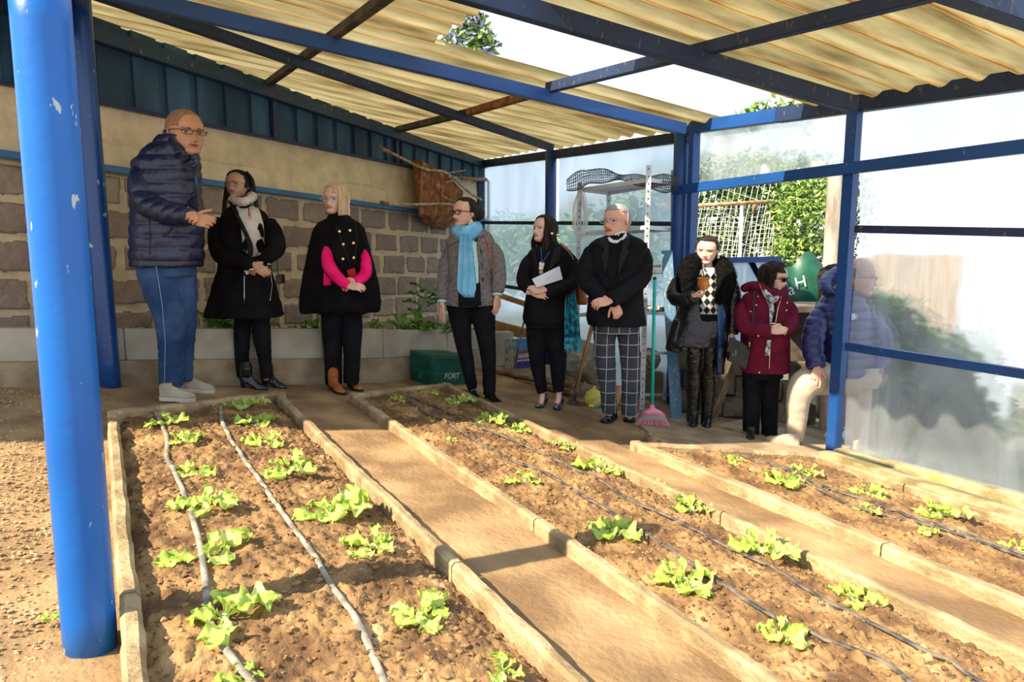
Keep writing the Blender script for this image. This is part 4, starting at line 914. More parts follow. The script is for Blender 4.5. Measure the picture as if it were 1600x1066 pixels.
    def decal(s, name, poly, mat, off=.004, thick=.003, step=.8, parent=None, label=None, key='', jag=0.0, smooth=True):
        poly = cv(key, poly); x0 = min(p[0] for p in poly); x1 = max(p[0] for p in poly); y0 = min(p[1] for p in poly); y1 = max(p[1] for p in poly)
        nx, ny = int((x1 - x0) / step) + 2, int((y1 - y0) / step) + 2; G_ = {}; mb = MB(); top, bot = [], []
        for j in range(ny + 1):
            for i in range(nx + 1):
                x, y = x0 + i * step, y0 + j * step
                h = s.cast(x, y)
                if h: G_[(i, j)] = (len(top), h[1]); top.append(h[0] - h[2] * (off + thick)); bot.append(h[0] - h[2] * (off - .001 if off > .002 else off))
        fs = []; edge = {}; n = len(top)
        for j in range(ny):
            for i in range(nx):
                if not inpoly(x0 + (i + .5) * step, y0 + (j + .5) * step, poly): continue
                q = [(i, j), (i, j + 1), (i + 1, j + 1), (i + 1, j)]
                if all(c in G_ for c in q):
                    ds = [G_[c][1] for c in q]
                    if max(ds) - min(ds) < .05:
                        ids = tuple(G_[c][0] for c in q); fs.append(ids)
                        for a, b in zip(ids, ids[1:] + ids[:1]): edge[(a, b)] = 1
        if not fs: return None
        allf = fs + [tuple(v + n for v in reversed(f)) for f in fs] + [(b, a, a + n, b + n) for (a, b) in edge if (b, a) not in edge]
        used = sorted({v for f in allf for v in f}); mp = {v: i for i, v in enumerate(used)}; av = top + bot
        mb.add([av[v] for v in used], [tuple(mp[v] for v in f) for f in allf])
        return mb.build(name, mat, parent or s.root, smooth=smooth, label=label)
    def line(s, name, pts, rpx, mat, key='', off=.004, parent=None, label=None, n=6):
        pts = cv(key, pts); Q = []
        for a, b in zip(pts, pts[1:]):
            for k in range(n):
                x, y = a[0] + (b[0] - a[0]) * k / n, a[1] + (b[1] - a[1]) * k / n; h = s.cast(x, y); Q.append(h[0] - h[2] * off if h else s.P(x, y, -.1))
        x, y = pts[-1]; h = s.cast(x, y); Q.append(h[0] - h[2] * off if h else s.P(x, y, -.1))
        return MB().tube(Q, s.r(rpx), 8).build(name, mat, parent or s.root, smooth=True, label=label)
    def knob(s, name, x, y, rpx, mat, key='', flat=.45, label=None, parent=None, off=.004):
        (x, y), = cv(key, [(x, y)]); h = s.cast(x, y); p = (h[0] - h[2] * off) if h else s.P(x, y, -.12); r = s.r(rpx)
        mb = MB().ball((0, 0, 0), r, r * flat, r, 14); mb.v = [v + p for v in mb.v]; return mb.build(name, mat, parent or s.root, smooth=True, label=label)
    def cap(s, mask, mat, off=.035, name='hair', wob=.006, ws=14, label=None, strand=0):
        nr, ns = 70, 110; V_ = {}; mb = MB(); outv, inv = [], []; fs = []; edge = {}
        def pt(i, j):
            z = -.5 + i / (nr - 1); z = -.5 * math.cos(math.pi * i / (nr - 1)) * .35 + z * .65; phi = 2 * math.pi * j / ns; return phi, z
        n = nr * ns
        for i in range(nr):
            for j in range(ns):
                phi, z = pt(i, j); v0 = headpt(phi, z, False, 0, s.jaw); w_ = off + wob * noise.noise(v0 * ws) + (strand * math.sin(phi * 34 + 6 * noise.noise(v0 * 4)) if strand else 0)
                v1 = headpt(phi, z, False, w_, s.jaw); inv.append(s.H @ headpt(phi, z, False, -.012, s.jaw)); outv.append(s.H @ v1)
        for i in range(nr - 1):
            for j in range(ns):
                phi, z = pt(i, j); v = headpt(phi, z, False)
                if mask(v.x, -v.y, v.z):
                    q = (i * ns + j, i * ns + (j + 1) % ns, (i + 1) * ns + (j + 1) % ns, (i + 1) * ns + j); fs.append(q)
                    for a, b in zip(q, q[1:] + q[:1]): edge[(a, b)] = 1
        allf = fs + [tuple(v + n for v in reversed(f)) for f in fs] + [(b, a, a + n, b + n) for (a, b) in edge if (b, a) not in edge]
        used = sorted({v for f in allf for v in f}); mp = {v: i for i, v in enumerate(used)}; av = outv + inv
        mb.add([av[v] for v in used], [tuple(mp[v] for v in f) for f in allf]); return mb
    def strands(s, mb, phis, zend, r=.035, out=.06, part=0.0, n=30, flare=.0, wave=0.0, seed=1, ztop=.46, world_drop=True):
        rnd = random.Random(seed)
        for k in range(n):
            ph = phis[0] + (phis[1] - phis[0]) * (k + rnd.random() * .8) / n; pts = []; o = out * rnd.uniform(.6, 1.15)
            pts.append(headpt(ph * .55 + part, ztop, False, .02)); pts.append(headpt(ph * .9, .36, False, o * .6)); pts.append(headpt(ph, .2, False, o * .85)); pts.append(headpt(ph, .02, False, o)); pts.append(headpt(ph, -.15, False, o + .02))
            b = pts[-1].copy(); e = zend * rnd.uniform(.92, 1.05); m = 5
            dirx = Vector((b.x, b.y, 0)).normalized()
            for q in range(1, m + 1):
                t = q / m; pts.append(b + Vector((0, 0, (e + .15) * t)) + dirx * (flare * math.sin(t * math.pi * .9)) + Vector((wave * math.sin(t * 7 + k), wave * math.cos(t * 6 + k * 1.7), 0)))
            pts = [s.H @ p for p in pts]; hs = s.hh
            mb.tube(pts, [r * .6 * hs] + [r * hs] * (len(pts) - 2) + [r * hs * .45], 6, 3)
        return mb
    def glasses(s, mat, lens=None, w_=.105, hgt=.07, z=.0, name='glasses', rim=.011, square=2.6, y=.445, tmat=None):
        r_ = empty_child(name, s.root); mb = MB()
        for sx in (-1, 1):
            pts = [];
            for k in range(25):
                a = 2 * math.pi * k / 24; ca, sa_ = math.cos(a), math.sin(a); x = sx * .148 + w_ * math.copysign(abs(ca) ** (2 / square), ca); zz = z - .008 + hgt * math.copysign(abs(sa_) ** (2 / square), sa_)
                pts.append(s.h(x, -(y - .35 * x * x), zz))
            mb.tube(pts, rim * s.hh, 6, cap=False)
            if lens: MB().add(pts[:-1] + [p + (s.h(0, .012, 0) - s.h(0, 0, 0)) for p in pts[:-1]], [tuple(range(24)), tuple(range(47, 23, -1))] + [(i, (i + 1) % 24, (i + 1) % 24 + 24, i + 24) for i in range(24)]).build('lens', lens, r_, smooth=False)
            x0 = sx * (.148 + w_); mb.tube([s.h(x0, -(y - .35 * x0 * x0), z + .02), s.h(sx * .335, -.30, z + .025), s.h(sx * .35, .0, z + .01), s.h(sx * .35, .07, z - .02)], rim * .9 * s.hh, 6, 3)
        mb.tube([s.h(-.045, -y, z + .012), s.h(0, -y - .02, z + .03), s.h(.045, -y, z + .012)], rim * s.hh, 6, 3)
        mb.build('frame', mat, r_, smooth=True); return r_
    def shoe(s, heel, toe, mat, kind='dress', sole=None, name='shoe', ht=.10, hl=.0, wd=.095, dy=0, up=None, lift=0.0):
        """heel, toe: pixels of the sole on the ground"""
        A = G(*heel) + Z * lift; B = G(*toe) + Z * lift; A.y += dy; B.y += dy; d = (B - A); L_ = max(.20, min(.29, d.length)); d = d.normalized(); B = A + d * L_; sd = d.cross(NG).normalized(); up_ = Z
        o = MB(); W_ = [(0, .55), (.08, .74), (.25, .78), (.45, .72), (.65, .98), (.8, .92), (.92, .62), (1, .18 if kind in ('pump', 'boot') else .34)]
        TP = {'sneaker': [(0, .85), (.15, 1.0), (.3, .92), (.5, .72), (.7, .50), (.9, .40), (1, .22)], 'dress': [(0, .8), (.15, .9), (.3, .85), (.5, .62), (.7, .45), (.9, .34), (1, .16)],
              'boot': [(0, 1.0), (.15, 1.1), (.3, 1.0), (.5, .72), (.7, .46), (.9, .3), (1, .14)], 'pump': [(0, .62), (.1, .66), (.25, .42), (.45, .28), (.65, .30), (.8, .30), (1, .14)]}[kind]
        rings = []; sr = []
        for k in range(15):
            t = k / 14; hz = hl * (1 - min(1, t / .62)) ** 1.0 if hl > .02 else hl * (1 if t < .3 else .5 if t < .38 else .25); st = .012 if kind != 'sneaker' else .026
            c = A + d * (L_ * t) + up_ * (hz + st); w_ = lin(W_, t) * wd / 2; tp = lin(TP, t) * ht * .9
            rings.append([c + sd * (math.cos(a) * w_ * (1 if math.sin(a) < .3 else .86)) + up_ * (max(0, math.sin(a)) * tp) for a in [2 * math.pi * q / 18 for q in range(18)]])
            cs = A + d * (L_ * t * 1.02 - .003) + up_ * hz; w2 = w_ * 1.07; sr.append([cs + sd * w2, cs - sd * w2, cs - sd * w2 + up_ * st, cs + sd * w2 + up_ * st])
        o.loft(rings)
        hz = hl if hl > .02 else 0
        if kind == 'boot': q0 = A + d * L_ * .22 + up_ * (hz + .04); o.tube([q0, q0 + up_ * .07, (up if up is not None else q0 + up_ * .13)], [.042, .042, .044], 16, 3)
        if kind in ('dress', 'sneaker'): q0 = A + d * L_ * .2 + up_ * .04; o.tube([q0, q0 + up_ * (ht * .75)], [.038, .036], 14)
        me = fused(o, .0045, 2); sh = finish(me, name, mat, s.root, smooth=True)
        MB().loft(sr).build('sole', sole or M_dark, sh)
        if hl > .02:
            MB().tube([A + d * L_ * .09 + up_ * (hl * .98), A + d * L_ * .07 + up_ * -.002], [.024 if kind != 'pump' else .016, .016 if kind != 'pump' else .006], 10).build('heel', sole or mat, sh)
        return sh
def empty_child(name, parent):
    o = bpy.data.objects.new(name, None); COL.objects.link(o); o.parent = parent; ORI[o.name] = ORI[parent.name]; o.empty_display_size = .05; return o
def hairm(name, c1, c2, rough=.45): return pm(name, c1, c2, 30, rough, .6, 90, spec=.1, stretch=(1, 1, .12), t=(.35, .65))
M_black = clothm('black cloth', (.004, .004, .005)); M_blackw = clothm('black wool', (.005, .0045, .005), rough=.95, bump=.8, bs=200); M_leather = pm('black leather', (.008, .008, .009), (.014, .014, .016), 8, .26, .35, 40)
M_trous = clothm('black trousers', (.005, .005, .007), rough=.85, bump=.2); M_gold = pm('gold', (.75, .58, .30), rough=.25, metal=1); M_silver = pm('silver', (.7, .7, .72), rough=.25, metal=1)
# ---- 1. man in the quilted jacket
def quilt(sp=.052, amp=.011, base=None):
    def f(co, n):
        q = abs(math.sin(math.pi * (co.z + .015 * nz(co, 3, 4)) / sp)); return amp * (q ** .45 - .6) + .006 * nz((co.x, co.y, co.z), 11, 8) + .003 * nz(co, 30, 2)
    return f
p = Person((285, 618), 4.69, 'standing bald man in navy quilted jacket and jeans, glasses, hands clasped, turned right', 'tan')
p.head(289, 173, 243, 50, -4, 0, dy=.0, jaw=1.12, nose=1.05, wide=1.0, mouth=.012, gaze=.01); p.neck((277, 236, .02), 21, 17)
p.limb([(240, 415, 22, 0), (262, 500, 17, -.03), (267, 610, 11, -.03)]); p.limb([(280, 415, 22, .05), (287, 500, 15, .08), (286, 598, 10, .1)])
p.loftpx(p.bm, [(277, 232, 18, .09), (262, 250, 38, .12), (260, 330, 38, .13), (261, 415, 40, .13)])
p.limb([(230, 255, 13, -.06), (232, 322, 12, -.16), (300, 340, 8, -.30)]); p.limb([(290, 255, 13, .08), (300, 322, 12, 0), (311, 344, 8, -.2)])
W1 = p.P(302, 342, -.31); p.hand(W1, (.85, -.30, -.12), (-.35, -.80, .30), -1, .195, [.75, .85, .95, 1.05], tcurl=.3)
W2 = p.P(318, 346, -.25); p.hand(W2, (-.05, -.75, .25), (.75, -.1, .5), 1, .19, [.9, 1.0, 1.1, 1.1], tcurl=.2)
p.build_body()
sc_ = Person.loftpx
mb = MB(); p.loftpx(mb, [(276, 214, 24, .11), (272, 226, 31, .13), (265, 240, 40, .15), (260, 254, 48, .17), (259, 290, 49, .185), (260, 335, 50, .185), (261, 375, 52, .195), (261, 408, 52.5, .195), (261, 416, 51, .19)])
NAVY = pm('navy quilted nylon', (.008, .011, .035), (.014, .020, .062), 5, .34, .25, 40)
p.wear('jacket', NAVY, mb, .009, 3, fn=quilt(.085, .013))
mb = MB(); p.sleeve(mb, [(232, 248, 21, -.05), (224, 285, 20, -.11), (229, 317, 19, -.17), (262, 332, 16, -.25), (300, 339, 11.5, -.31)], 20, 6); p.wear('sleeve', NAVY, mb, .008, 3, fn=lambda co, n: .012 * (abs(math.sin(math.pi * ((co - p.P(224, 285, -.1)).length) / .07)) ** .5 - .6) + .005 * nz(co, 12, 3))
mb = MB(); p.sleeve(mb, [(292, 250, 18, .06), (300, 315, 15, -.02), (312, 343, 10, -.2)], 16, 5); p.wear('sleeve', NAVY, mb, .008, 3, fn=quilt(.06, .008))
mb = MB(); p.tubepx(mb, [(300, 244, 5, -.19), (308, 252, 5, -.17), (300, 262, 3, -.2)], 10, 4)
p.wear('collar', NAVY, mb, .006, 3)
rg = [];
mb = MB(); mb.tube([p.P(258, 213, .04), p.P(260, 206, -.02), p.P(268, 220, -.12), p.P(280, 240, -.17)], p.r(4.5), 10, 4, flat=1); mb.tube([p.P(258, 212, .04), p.P(275, 214, .14), p.P(295, 230, .08), p.P(308, 248, -.08), p.P(300, 256, -.17)], p.r(5.5), 10, 4); p.wear('collar', NAVY, mb, .006, 3, wr=.002)
mb = MB(); mb.tube([p.P(262, 208, .03), p.P(264, 211, -.05), p.P(272, 226, -.12)], [p.r(5), p.r(5), p.r(3)], 10, 4); p.wear('inner_collar', clothm('brown knit', (.11, .075, .045), (.17, .12, .08)), mb, .005, 2, wr=.001)
p.line('zip', [(545, 400), (560, 560), (570, 700)], .7, M_dark, 'p'); p.line('seam', [(240, 1010), (238, 800), (236, 745)], .6, M_dark, 'p'); p.line('pocket', [(400, 830), (330, 890)], 1.6, M_dark, 'p'); p.decal('logo_patch', [(550, 475), (560, 470), (568, 520), (560, 525)], pm('teal patch', (.05, .3, .4)), key='p')
JEAN = clothm('blue denim', (.022, .052, .13), (.055, .11, .235), rough=.85, bump=.6, bs=160, scale=4)
mb = MB(); p.loftpx(mb, [(261, 395, 40, .15), (261, 415, 42, .16), (260, 432, 42, .15)]); p.tubepx(mb, [(243, 420, 27, -.04), (254, 460, 26, -.06), (265, 500, 22.5, -.06), (268, 550, 19, -.05), (267, 603, 17, -.04)], 20, 5); p.tubepx(mb, [(281, 420, 26, .05), (284, 460, 24, .06), (287, 500, 19, .08), (287, 550, 16, .1), (286, 594, 14.5, .1)], 20, 5)
p.wear('jeans', JEAN, mb, .008, 3, .010, 8); p.line('seam', [(482, 585), (500, 700), (510, 820), (507, 960)], .5, pm('jean stitch', (.25, .33, .45)), '1')
BG = clothm('beige suede', (.36, .30, .23), (.46, .40, .32)); SO = pm('pale sole', (.55, .5, .42))
p.shoe((250, 625), (306, 627), BG, 'sneaker', SO, wd=.10, ht=.095); p.shoe((283, 610), (336, 614), BG, 'sneaker', SO, wd=.10, ht=.095)
def bald(x, y, z): return (z > .22 - .25 * max(0, -y) and not (y > .22 and z < .42)) or (y < -.05 and z > -.1)
p.cap(lambda x, y, z: (z > .10 and y < .28) or (y < -.02 and z > -.12), pm('cropped hair', (.22, .12, .07), (.34, .18, .10), 60, .7, .3, 200), .006, wob=.001).build('hair', MAT['cropped hair'], p.root, smooth=True)
p.glasses(M_dark, None, .10, .05, .01, rim=.008)
# ---- 2. woman in the long black coat with braids
p = Person((400, 604), 5.27, 'woman with long black braids and glasses in a long black coat over white scarf', 'brown')
p.head(372, 268, 312, -14, 4, 0, wide=1.05); p.neck((379, 326, 0), 10)
for q in ([(368, 480, 12, 0), (374, 530, 10, 0), (381, 595, 6, .0)], [(404, 480, 12, 0), (409, 530, 10, 0), (416, 595, 6, .0)]): p.limb(q)
p.loftpx(p.bm, [(380, 322, 12, .06), (382, 336, 30, .09), (382, 400, 28, .10), (383, 480, 32, .12)])
p.limb([(350, 342, 8, 0), (345, 395, 7, -.1), (395, 412, 5, -.24)]); p.limb([(412, 346, 6, 0), (430, 388, 7, -.10), (406, 408, 5, -.22)])
W1 = p.P(397, 413, -.25); p.hand(W1, (.6, -.1, -.45), (.1, -1, .1), -1, .17, .55); W2 = p.P(408, 410, -.22); p.hand(W2, (-.55, -.1, -.5), (.1, -1, .2), 1, .17, .6)
p.build_body()
mb = MB(); p.loftpx(mb, [(381, 319, 13, .08), (381, 325, 21, .11), (382, 332, 31, .13), (382, 344, 37, .15), (382, 370, 36, .16), (382, 400, 36, .165), (382, 425, 40, .18), (382, 455, 49, .21), (382, 478, 56, .23), (382, 494, 60, .24)])
p.wear('coat', M_blackw, mb, .009, 4, .010, 6)
mb = MB(); p.sleeve(mb, [(347, 340, 15, .0), (339, 368, 14.5, -.04), (345, 397, 14, -.12), (370, 407, 12, -.2), (396, 413, 9.5, -.26)], 18, 5); p.wear('sleeve', M_blackw, mb, .008, 3, .007, 10)
mb = MB(); p.sleeve(mb, [(418, 340, 14, .0), (428, 365, 13.5, -.04), (432, 387, 13, -.11), (420, 400, 11.5, -.17), (407, 408, 9.5, -.24)], 18, 5); p.wear('sleeve', M_blackw, mb, .008, 3, .007, 10)
CRM = clothm('cream knit', (.50, .46, .39), (.62, .58, .50))
mb = MB(); mb.tube([p.P(362, 312, -.08), p.P(380, 316, -.15), p.P(395, 308, -.08), p.P(388, 306, .05), p.P(368, 308, .05), p.P(362, 312, -.08)], p.r(6.5), 14, 4); p.wear('scarf_collar', CRM, mb, .006, 2, .004, 30)
op = p.decal('scarf', [(150, 385), (250, 370), (300, 350), (350, 420), (385, 540), (392, 700), (352, 790), (300, 812), (262, 800), (215, 745), (192, 560), (175, 440)], CRM, .006, .012, key='w')
for q in ([(350, 520), (372, 540), (388, 600), (385, 650), (362, 640), (345, 590), (330, 575)], [(330, 670), (372, 655), (390, 700), (372, 770), (340, 770), (318, 710)], [(205, 690), (240, 640), (262, 700), (240, 770), (215, 740)], [(180, 392), (250, 378), (290, 352), (300, 372), (240, 402), (190, 405)]):
    p.decal('black_motif', q, M_blackw, .019, .002, key='w')
p.decal('sweater_hem', [(218, 922), (300, 905), (420, 880), (421, 940), (330, 935), (240, 955)], clothm('white knit', (.6, .6, .58)), .006, .004, key='w')
for q in ([(207, 520), (207, 640)], [(307, 500), (318, 570), (309, 636)]): p.line('zip', q, .5, M_silver, '2')
p.line('lanyard', [(262, 398), (262, 470)], .8, pm('maroon ribbon', (.3, .03, .04)), 'w', .022); p.line('lanyard', [(285, 398), (275, 490)], .7, pm('ochre ribbon', (.55, .38, .1)), 'w', .022); p.knob('badge', 272, 512, 4.2, pm('badge white', (.7, .75, .7)), 'w'); p.knob('badge', 270, 490, 2.6, pm('badge teal', (.1, .45, .35)), 'w')
mb = MB(); p.tubepx(mb, [(380, 480, 14, 0), (378, 520, 13, 0), (378, 550, 11.5, 0), (381, 590, 9.5, 0)], 16, 4); p.tubepx(mb, [(407, 480, 15, .02), (409, 520, 13.5, 0), (412, 550, 11.5, 0), (417, 590, 9.5, 0)], 16, 4); p.wear('trousers', M_trous, mb, .007, 3, .006, 12)
p.shoe((377, 606), (403, 609), M_leather, 'boot', None, 'boot', .10, .06, .085, up=p.P(382, 577, 0)); p.shoe((411, 603), (437, 607), M_leather, 'boot', None, 'boot', .10, .06, .085, up=p.P(417, 577, 0))
BR = hairm('black braided hair', (.006, .005, .005), (.02, .017, .015))
mb = p.cap(lambda x, y, z: z > .33 + .1 * (y > .2) * (1 - abs(x) * 2) or (y < .13 and z > -.1 and abs(x) > .1) or (y < 0 and z > -.3), BR, .04, strand=.014)
def braid(mb, a, rr_=.0075, seed=0):
    pts = [p.P(x, y, d) for x, y, d in a]; mb.tube(pts, rr_, 7, 5)
rnd = random.Random(4)
for i in range(9): t = i / 8; braid(mb, [(362 - 4 * t, 275 - 2 * t, -.02 + .06 * t), (355 - 3 * t, 295, -.03 + .05 * t), (353 - 4 * t, 320, -.06 + .05 * t), (348 - 3 * t + rnd.random() * 3, 345, -.12 + .05 * t)])
for i in range(10): t = i / 9; braid(mb, [(360 - 2 * t, 290, -.02), (360 - 3 * t, 312, -.10), (370 + 3 * t - 2, 335, -.165), (382 + 4 * t, 365, -.20), (388 + 6 * t, 385, -.215), (388 + 5 * t, 400, -.21)])
for i in range(12): t = i / 11; braid(mb, [(385, 268, -.01 + .03 * t), (393 + 2 * t, 280, -.02 + .05 * t), (396 + 3 * t, 300, -.01 + .04 * t), (398 + 4 * t, 318, -.03 + .05 * t), (401 + 3 * t, 335, -.04 + .06 * t)])
mb.build('hair', BR, p.root, smooth=True)
p.glasses(pm('rose gold frame', (.6, .5, .45), rough=.2, metal=.8), None, .115, .062, -.005, rim=.008); p.knob('earring', 389, 306, 1.6, M_silver)
o = MB().tube([p.P(432, 400, .1), p.P(434, 425, .02), p.P(437, 445, .02)], .004, 6).build('bag_strap', M_dark, p.root)
MB().hexa(p.P(438, 436, .06), Vector((.022, 0, 0)), Vector((0, .05, 0)), Vector((0, 0, .035))).build('bag', M_leather, p.root, bevel=.008)
# ---- 3. blonde woman in the black cape
p = Person((538, 608), 5.62, 'blonde woman in black cape coat with gold buttons and bright pink sleeves', 'fair')
p.head(524, 289, 335, -18, 0, 3, wide=1.03, brow=pm('fair brow', (.25, .15, .09))); p.neck((530, 345, 0), 10)
for q in ([(515, 470, 12, 0), (519, 530, 10, 0), (522, 600, 6, 0)], [(549, 470, 12, 0), (550, 530, 10, 0), (549, 600, 6, 0)]): p.limb(q)
p.loftpx(p.bm, [(530, 342, 12, .06), (530, 355, 30, .09), (530, 420, 28, .10), (531, 475, 30, .11)])
p.limb([(505, 362, 8, -.05), (510, 412, 7, -.15), (543, 448, 5, -.27)]); p.limb([(552, 366, 7, .0), (571, 415, 6, -.15), (556, 440, 5, -.25)])
W1 = p.P(544, 447, -.29); p.hand(W1, (.55, -.15, -.02), (0, -.8, .6), -1, .165, .5); W2 = p.P(557, 439, -.25); p.hand(W2, (-.6, -.2, -.3), (.1, -.9, .4), 1, .165, .5)
p.build_body()
mb = MB(); p.loftpx(mb, [(530, 338, 13, .08), (530, 343, 22, .11), (530, 348, 32, .14), (530, 358, 39, .155), (530, 385, 46, .17), (531, 420, 54, .19), (531, 450, 60, .21), (531, 472, 63, .22), (531, 486, 61, .22)])
def capefold(co, n): a_ = math.atan2(co.x - ORI[p.root.name].x, -(co.y - p.Y)); t = max(0, (1.15 - (co.z - ORI[p.root.name].z)) / .6); return .016 * t * math.sin(a_ * 9 + 2 * nz(co, 2, 3)) + .004 * nz(co, 9, 2)
p.wear('cape', M_blackw, mb, .009, 4, fn=capefold)
PINK = clothm('bright pink knit', (.80, .004, .12), (.95, .02, .20), bump=.6, bs=150)
mb = MB(); p.sleeve(mb, [(510, 380, 4, -.13), (511, 398, 8, -.19), (514, 416, 10, -.22), (528, 434, 9, -.27), (544, 447, 7.5, -.29)], 16, 5); p.wear('sleeve', PINK, mb, .006, 3, .004, 14)
mb = MB(); p.sleeve(mb, [(570, 388, 4, -.10), (571, 405, 8, -.17), (572, 423, 9, -.21), (565, 435, 8, -.24), (556, 440, 7, -.26)], 16, 5); p.wear('sleeve', PINK, mb, .006, 3, .004, 14)
p.decal('pink_hem', [(190, 790), (250, 850), (252, 940), (190, 938)], PINK, .004, .006, key='b'); p.decal('pink_hem', [(512, 905), (524, 900), (524, 960), (512, 955)], PINK, .004, .005, key='b')
p.decal('button_panel', [(275, 420), (470, 420), (505, 640), (500, 790), (440, 850), (385, 860), (330, 780), (280, 690), (235, 600)], M_blackw, .004, .006, key='b')
mb = MB(); p.loftpx(mb, [(532, 440, 25, .17), (532, 460, 27, .185), (532, 478, 29, .195)]); p.wear('jacket_front', M_blackw, mb, .008, 3, .004)
mb = MB(); p.loftpx(mb, [(530, 333, 12, .07, .01), (530, 338, 17, .095, -.01), (531, 346, 19, .11, -.02), (533, 355, 15, .11, -.03)]); p.wear('turtleneck', M_blackw, mb, .006, 2, .008, 14)
for x, y in ((320, 490), (408, 482), (352, 597), (437, 587), (350, 720), (440, 710)): p.knob('button', x, y, 2.7, M_gold, 'b', off=.014)
for q in ([(285, 420), (340, 570), (415, 770)], [(455, 400), (470, 560), (440, 780)]): p.line('phone_cord', q, .45, M_dark, 'b', .018)
ph = p.cast(550, 428); c = ph[0] - ph[2] * .03; MB().hexa(c, Vector((.031, 0, .008)), Vector((0, .005, 0)), Vector((-.006, -.01, .038))).build('phone', pm('red phone', (.45, .012, .02), rough=.3), p.root, bevel=.003, label='red phone hanging on a black cord')
mb = MB(); p.tubepx(mb, [(516, 470, 17, 0), (519, 520, 15.5, 0), (520, 560, 14, 0), (521, 600, 12.5, 0)], 16, 4); p.tubepx(mb, [(549, 470, 18, .01), (550, 520, 15.5, 0), (550, 560, 13, 0), (549, 599, 12, 0)], 16, 4); p.wear('trousers', M_trous, mb, .007, 3, .006, 10)
BRN = pm('tan brown leather', (.30, .085, .02), (.42, .13, .035), 8, .35, .2, 60)
p.shoe((517, 608), (538, 617), BRN, 'boot', M_dark, 'ankle_boot', .10, .035, .09, up=p.P(521, 592, 0)); p.shoe((545, 604), (565, 612), BRN, 'boot', M_dark, 'ankle_boot', .10, .035, .09, up=p.P(549, 590, 0))
BL = hairm('blonde hair', (.46, .30, .16), (.74, .60, .42), .42)
mb = p.cap(lambda x, y, z: z > .34 + .05 * (y > .2) or (y < .14 and z > -.1) or (y < 0 and z > -.35) or (x > .12 and y > .1 and z > .18), BL, .045, strand=.010)
p.strands(mb, (.95, 2.6), -.62, .030, .07, n=40, flare=.02, seed=3); p.strands(mb, (2.6, 4.7), -.5, .032, .06, n=30, seed=4);
mb.build('hair', BL, p.root, smooth=True)
p.glasses(pm('clear frame', (.55, .5, .5), rough=.2), None, .11, .055, -.003, rim=.008)
# ---- 4. woman in the grey coat with the light blue scarf
p = Person((755, 630), 5.65, 'tall woman in grey wool coat with long light blue scarf and dark framed glasses', 'rosy')
p.head(727, 310, 356, -48, 2, 0, nose=1.25); p.neck((737, 366, 0), 10)
for q in ([(716, 470, 13, 0), (727, 540, 10, 0), (739, 610, 6, .05)], [(755, 470, 13, 0), (764, 540, 10, 0), (765, 615, 6, -.02)]): p.limb(q)
p.loftpx(p.bm, [(737, 360, 12, .06), (735, 374, 30, .09), (734, 420, 27, .10), (735, 475, 32, .11)])
p.limb([(704, 385, 8, 0), (693, 430, 7, .0), (691, 472, 5, -.06)]); p.limb([(769, 380, 8, 0), (779, 425, 7, .0), (776, 462, 5, -.05)])
p.hand(p.P(691, 474, -.06), (-.05, -.1, -1), (-.75, -.6, 0), 1, .18, .22, tcurl=.3); p.hand(p.P(776, 463, -.05), (.0, -.1, -1), (.75, -.6, 0), -1, .18, .3, tcurl=.3)
p.build_body()
GRY = pm('grey herringbone wool', (.12, .105, .11), (.22, .195, .20), 60, .95, .7, 160, detail=3, t=(.35, .65))
mb = MB(); p.loftpx(mb, [(737, 354, 13, .08), (736, 360, 22, .11), (736, 366, 31, .13), (735, 377, 38, .145), (734, 395, 36, .15), (734, 425, 34, .155), (734, 450, 36, .16), (735, 470, 38.5, .17), (735, 477, 38, .165)]); p.wear('coat', GRY, mb, .008, 4, .006, 8)
mb = MB(); p.sleeve(mb, [(706, 383, 13, 0), (699, 410, 12.5, 0), (694, 440, 11.5, -.02), (691, 468, 10, -.05)], 18, 5); p.wear('sleeve', GRY, mb, .008, 3, .006, 12)
mb = MB(); p.sleeve(mb, [(765, 378, 14, 0), (775, 402, 13.5, 0), (779, 430, 12, -.02), (777, 457, 10, -.04)], 18, 5); p.wear('sleeve', GRY, mb, .008, 3, .006, 12)
TQ = clothm('pale turquoise', (.38, .62, .62), (.46, .70, .70), bump=.2)
for x, y, dy in ((691, 470, -.055), (777, 459, -.045)): MB().tube([p.P(x, y, dy), p.P(x, y + 3, dy - .005)], p.r(8.3), 16).build('cuff', TQ, p.root, smooth=True)
p.decal('open_front', [(243, 800), (400, 755), (425, 755), (438, 938), (400, 960), (246, 965)], M_trous, .004, .004, key='g')
p.decal('blouse', [(350, 390), (395, 420), (412, 590), (416, 762), (395, 762), (370, 500)], TQ, .004, .006, key='g')
p.decal('coat_edge', [(405, 430), (425, 470), (436, 600), (448, 940), (438, 940), (418, 600), (400, 470)], GRY, .005, .010, key='g')
p.decal('coat_edge', [(238, 470), (252, 470), (244, 700), (246, 950), (236, 952)], GRY, .005, .010, key='g')
p.decal('lapel', [(140, 425), (215, 330), (245, 350), (235, 385), (262, 400), (160, 442)], GRY, .010, .012, key='g'); p.decal('lapel', [(395, 330), (420, 300), (480, 340), (470, 360), (400, 372)], GRY, .010, .012, key='g')
p.decal('pocket_flap', [(160, 745), (190, 690), (186, 735), (160, 752)], GRY, .008, .008, key='g'); p.decal('pocket_flap', [(482, 672), (528, 700), (525, 722), (500, 712)], GRY, .008, .008, key='g')
for x, y in ((395, 395), (428, 495), (433, 612), (445, 730)): p.knob('button', x, y, 3.2, M_dark, 'g')
SCF = clothm('light blue scarf', (.14, .42, .66), (.22, .52, .76), bump=.3)
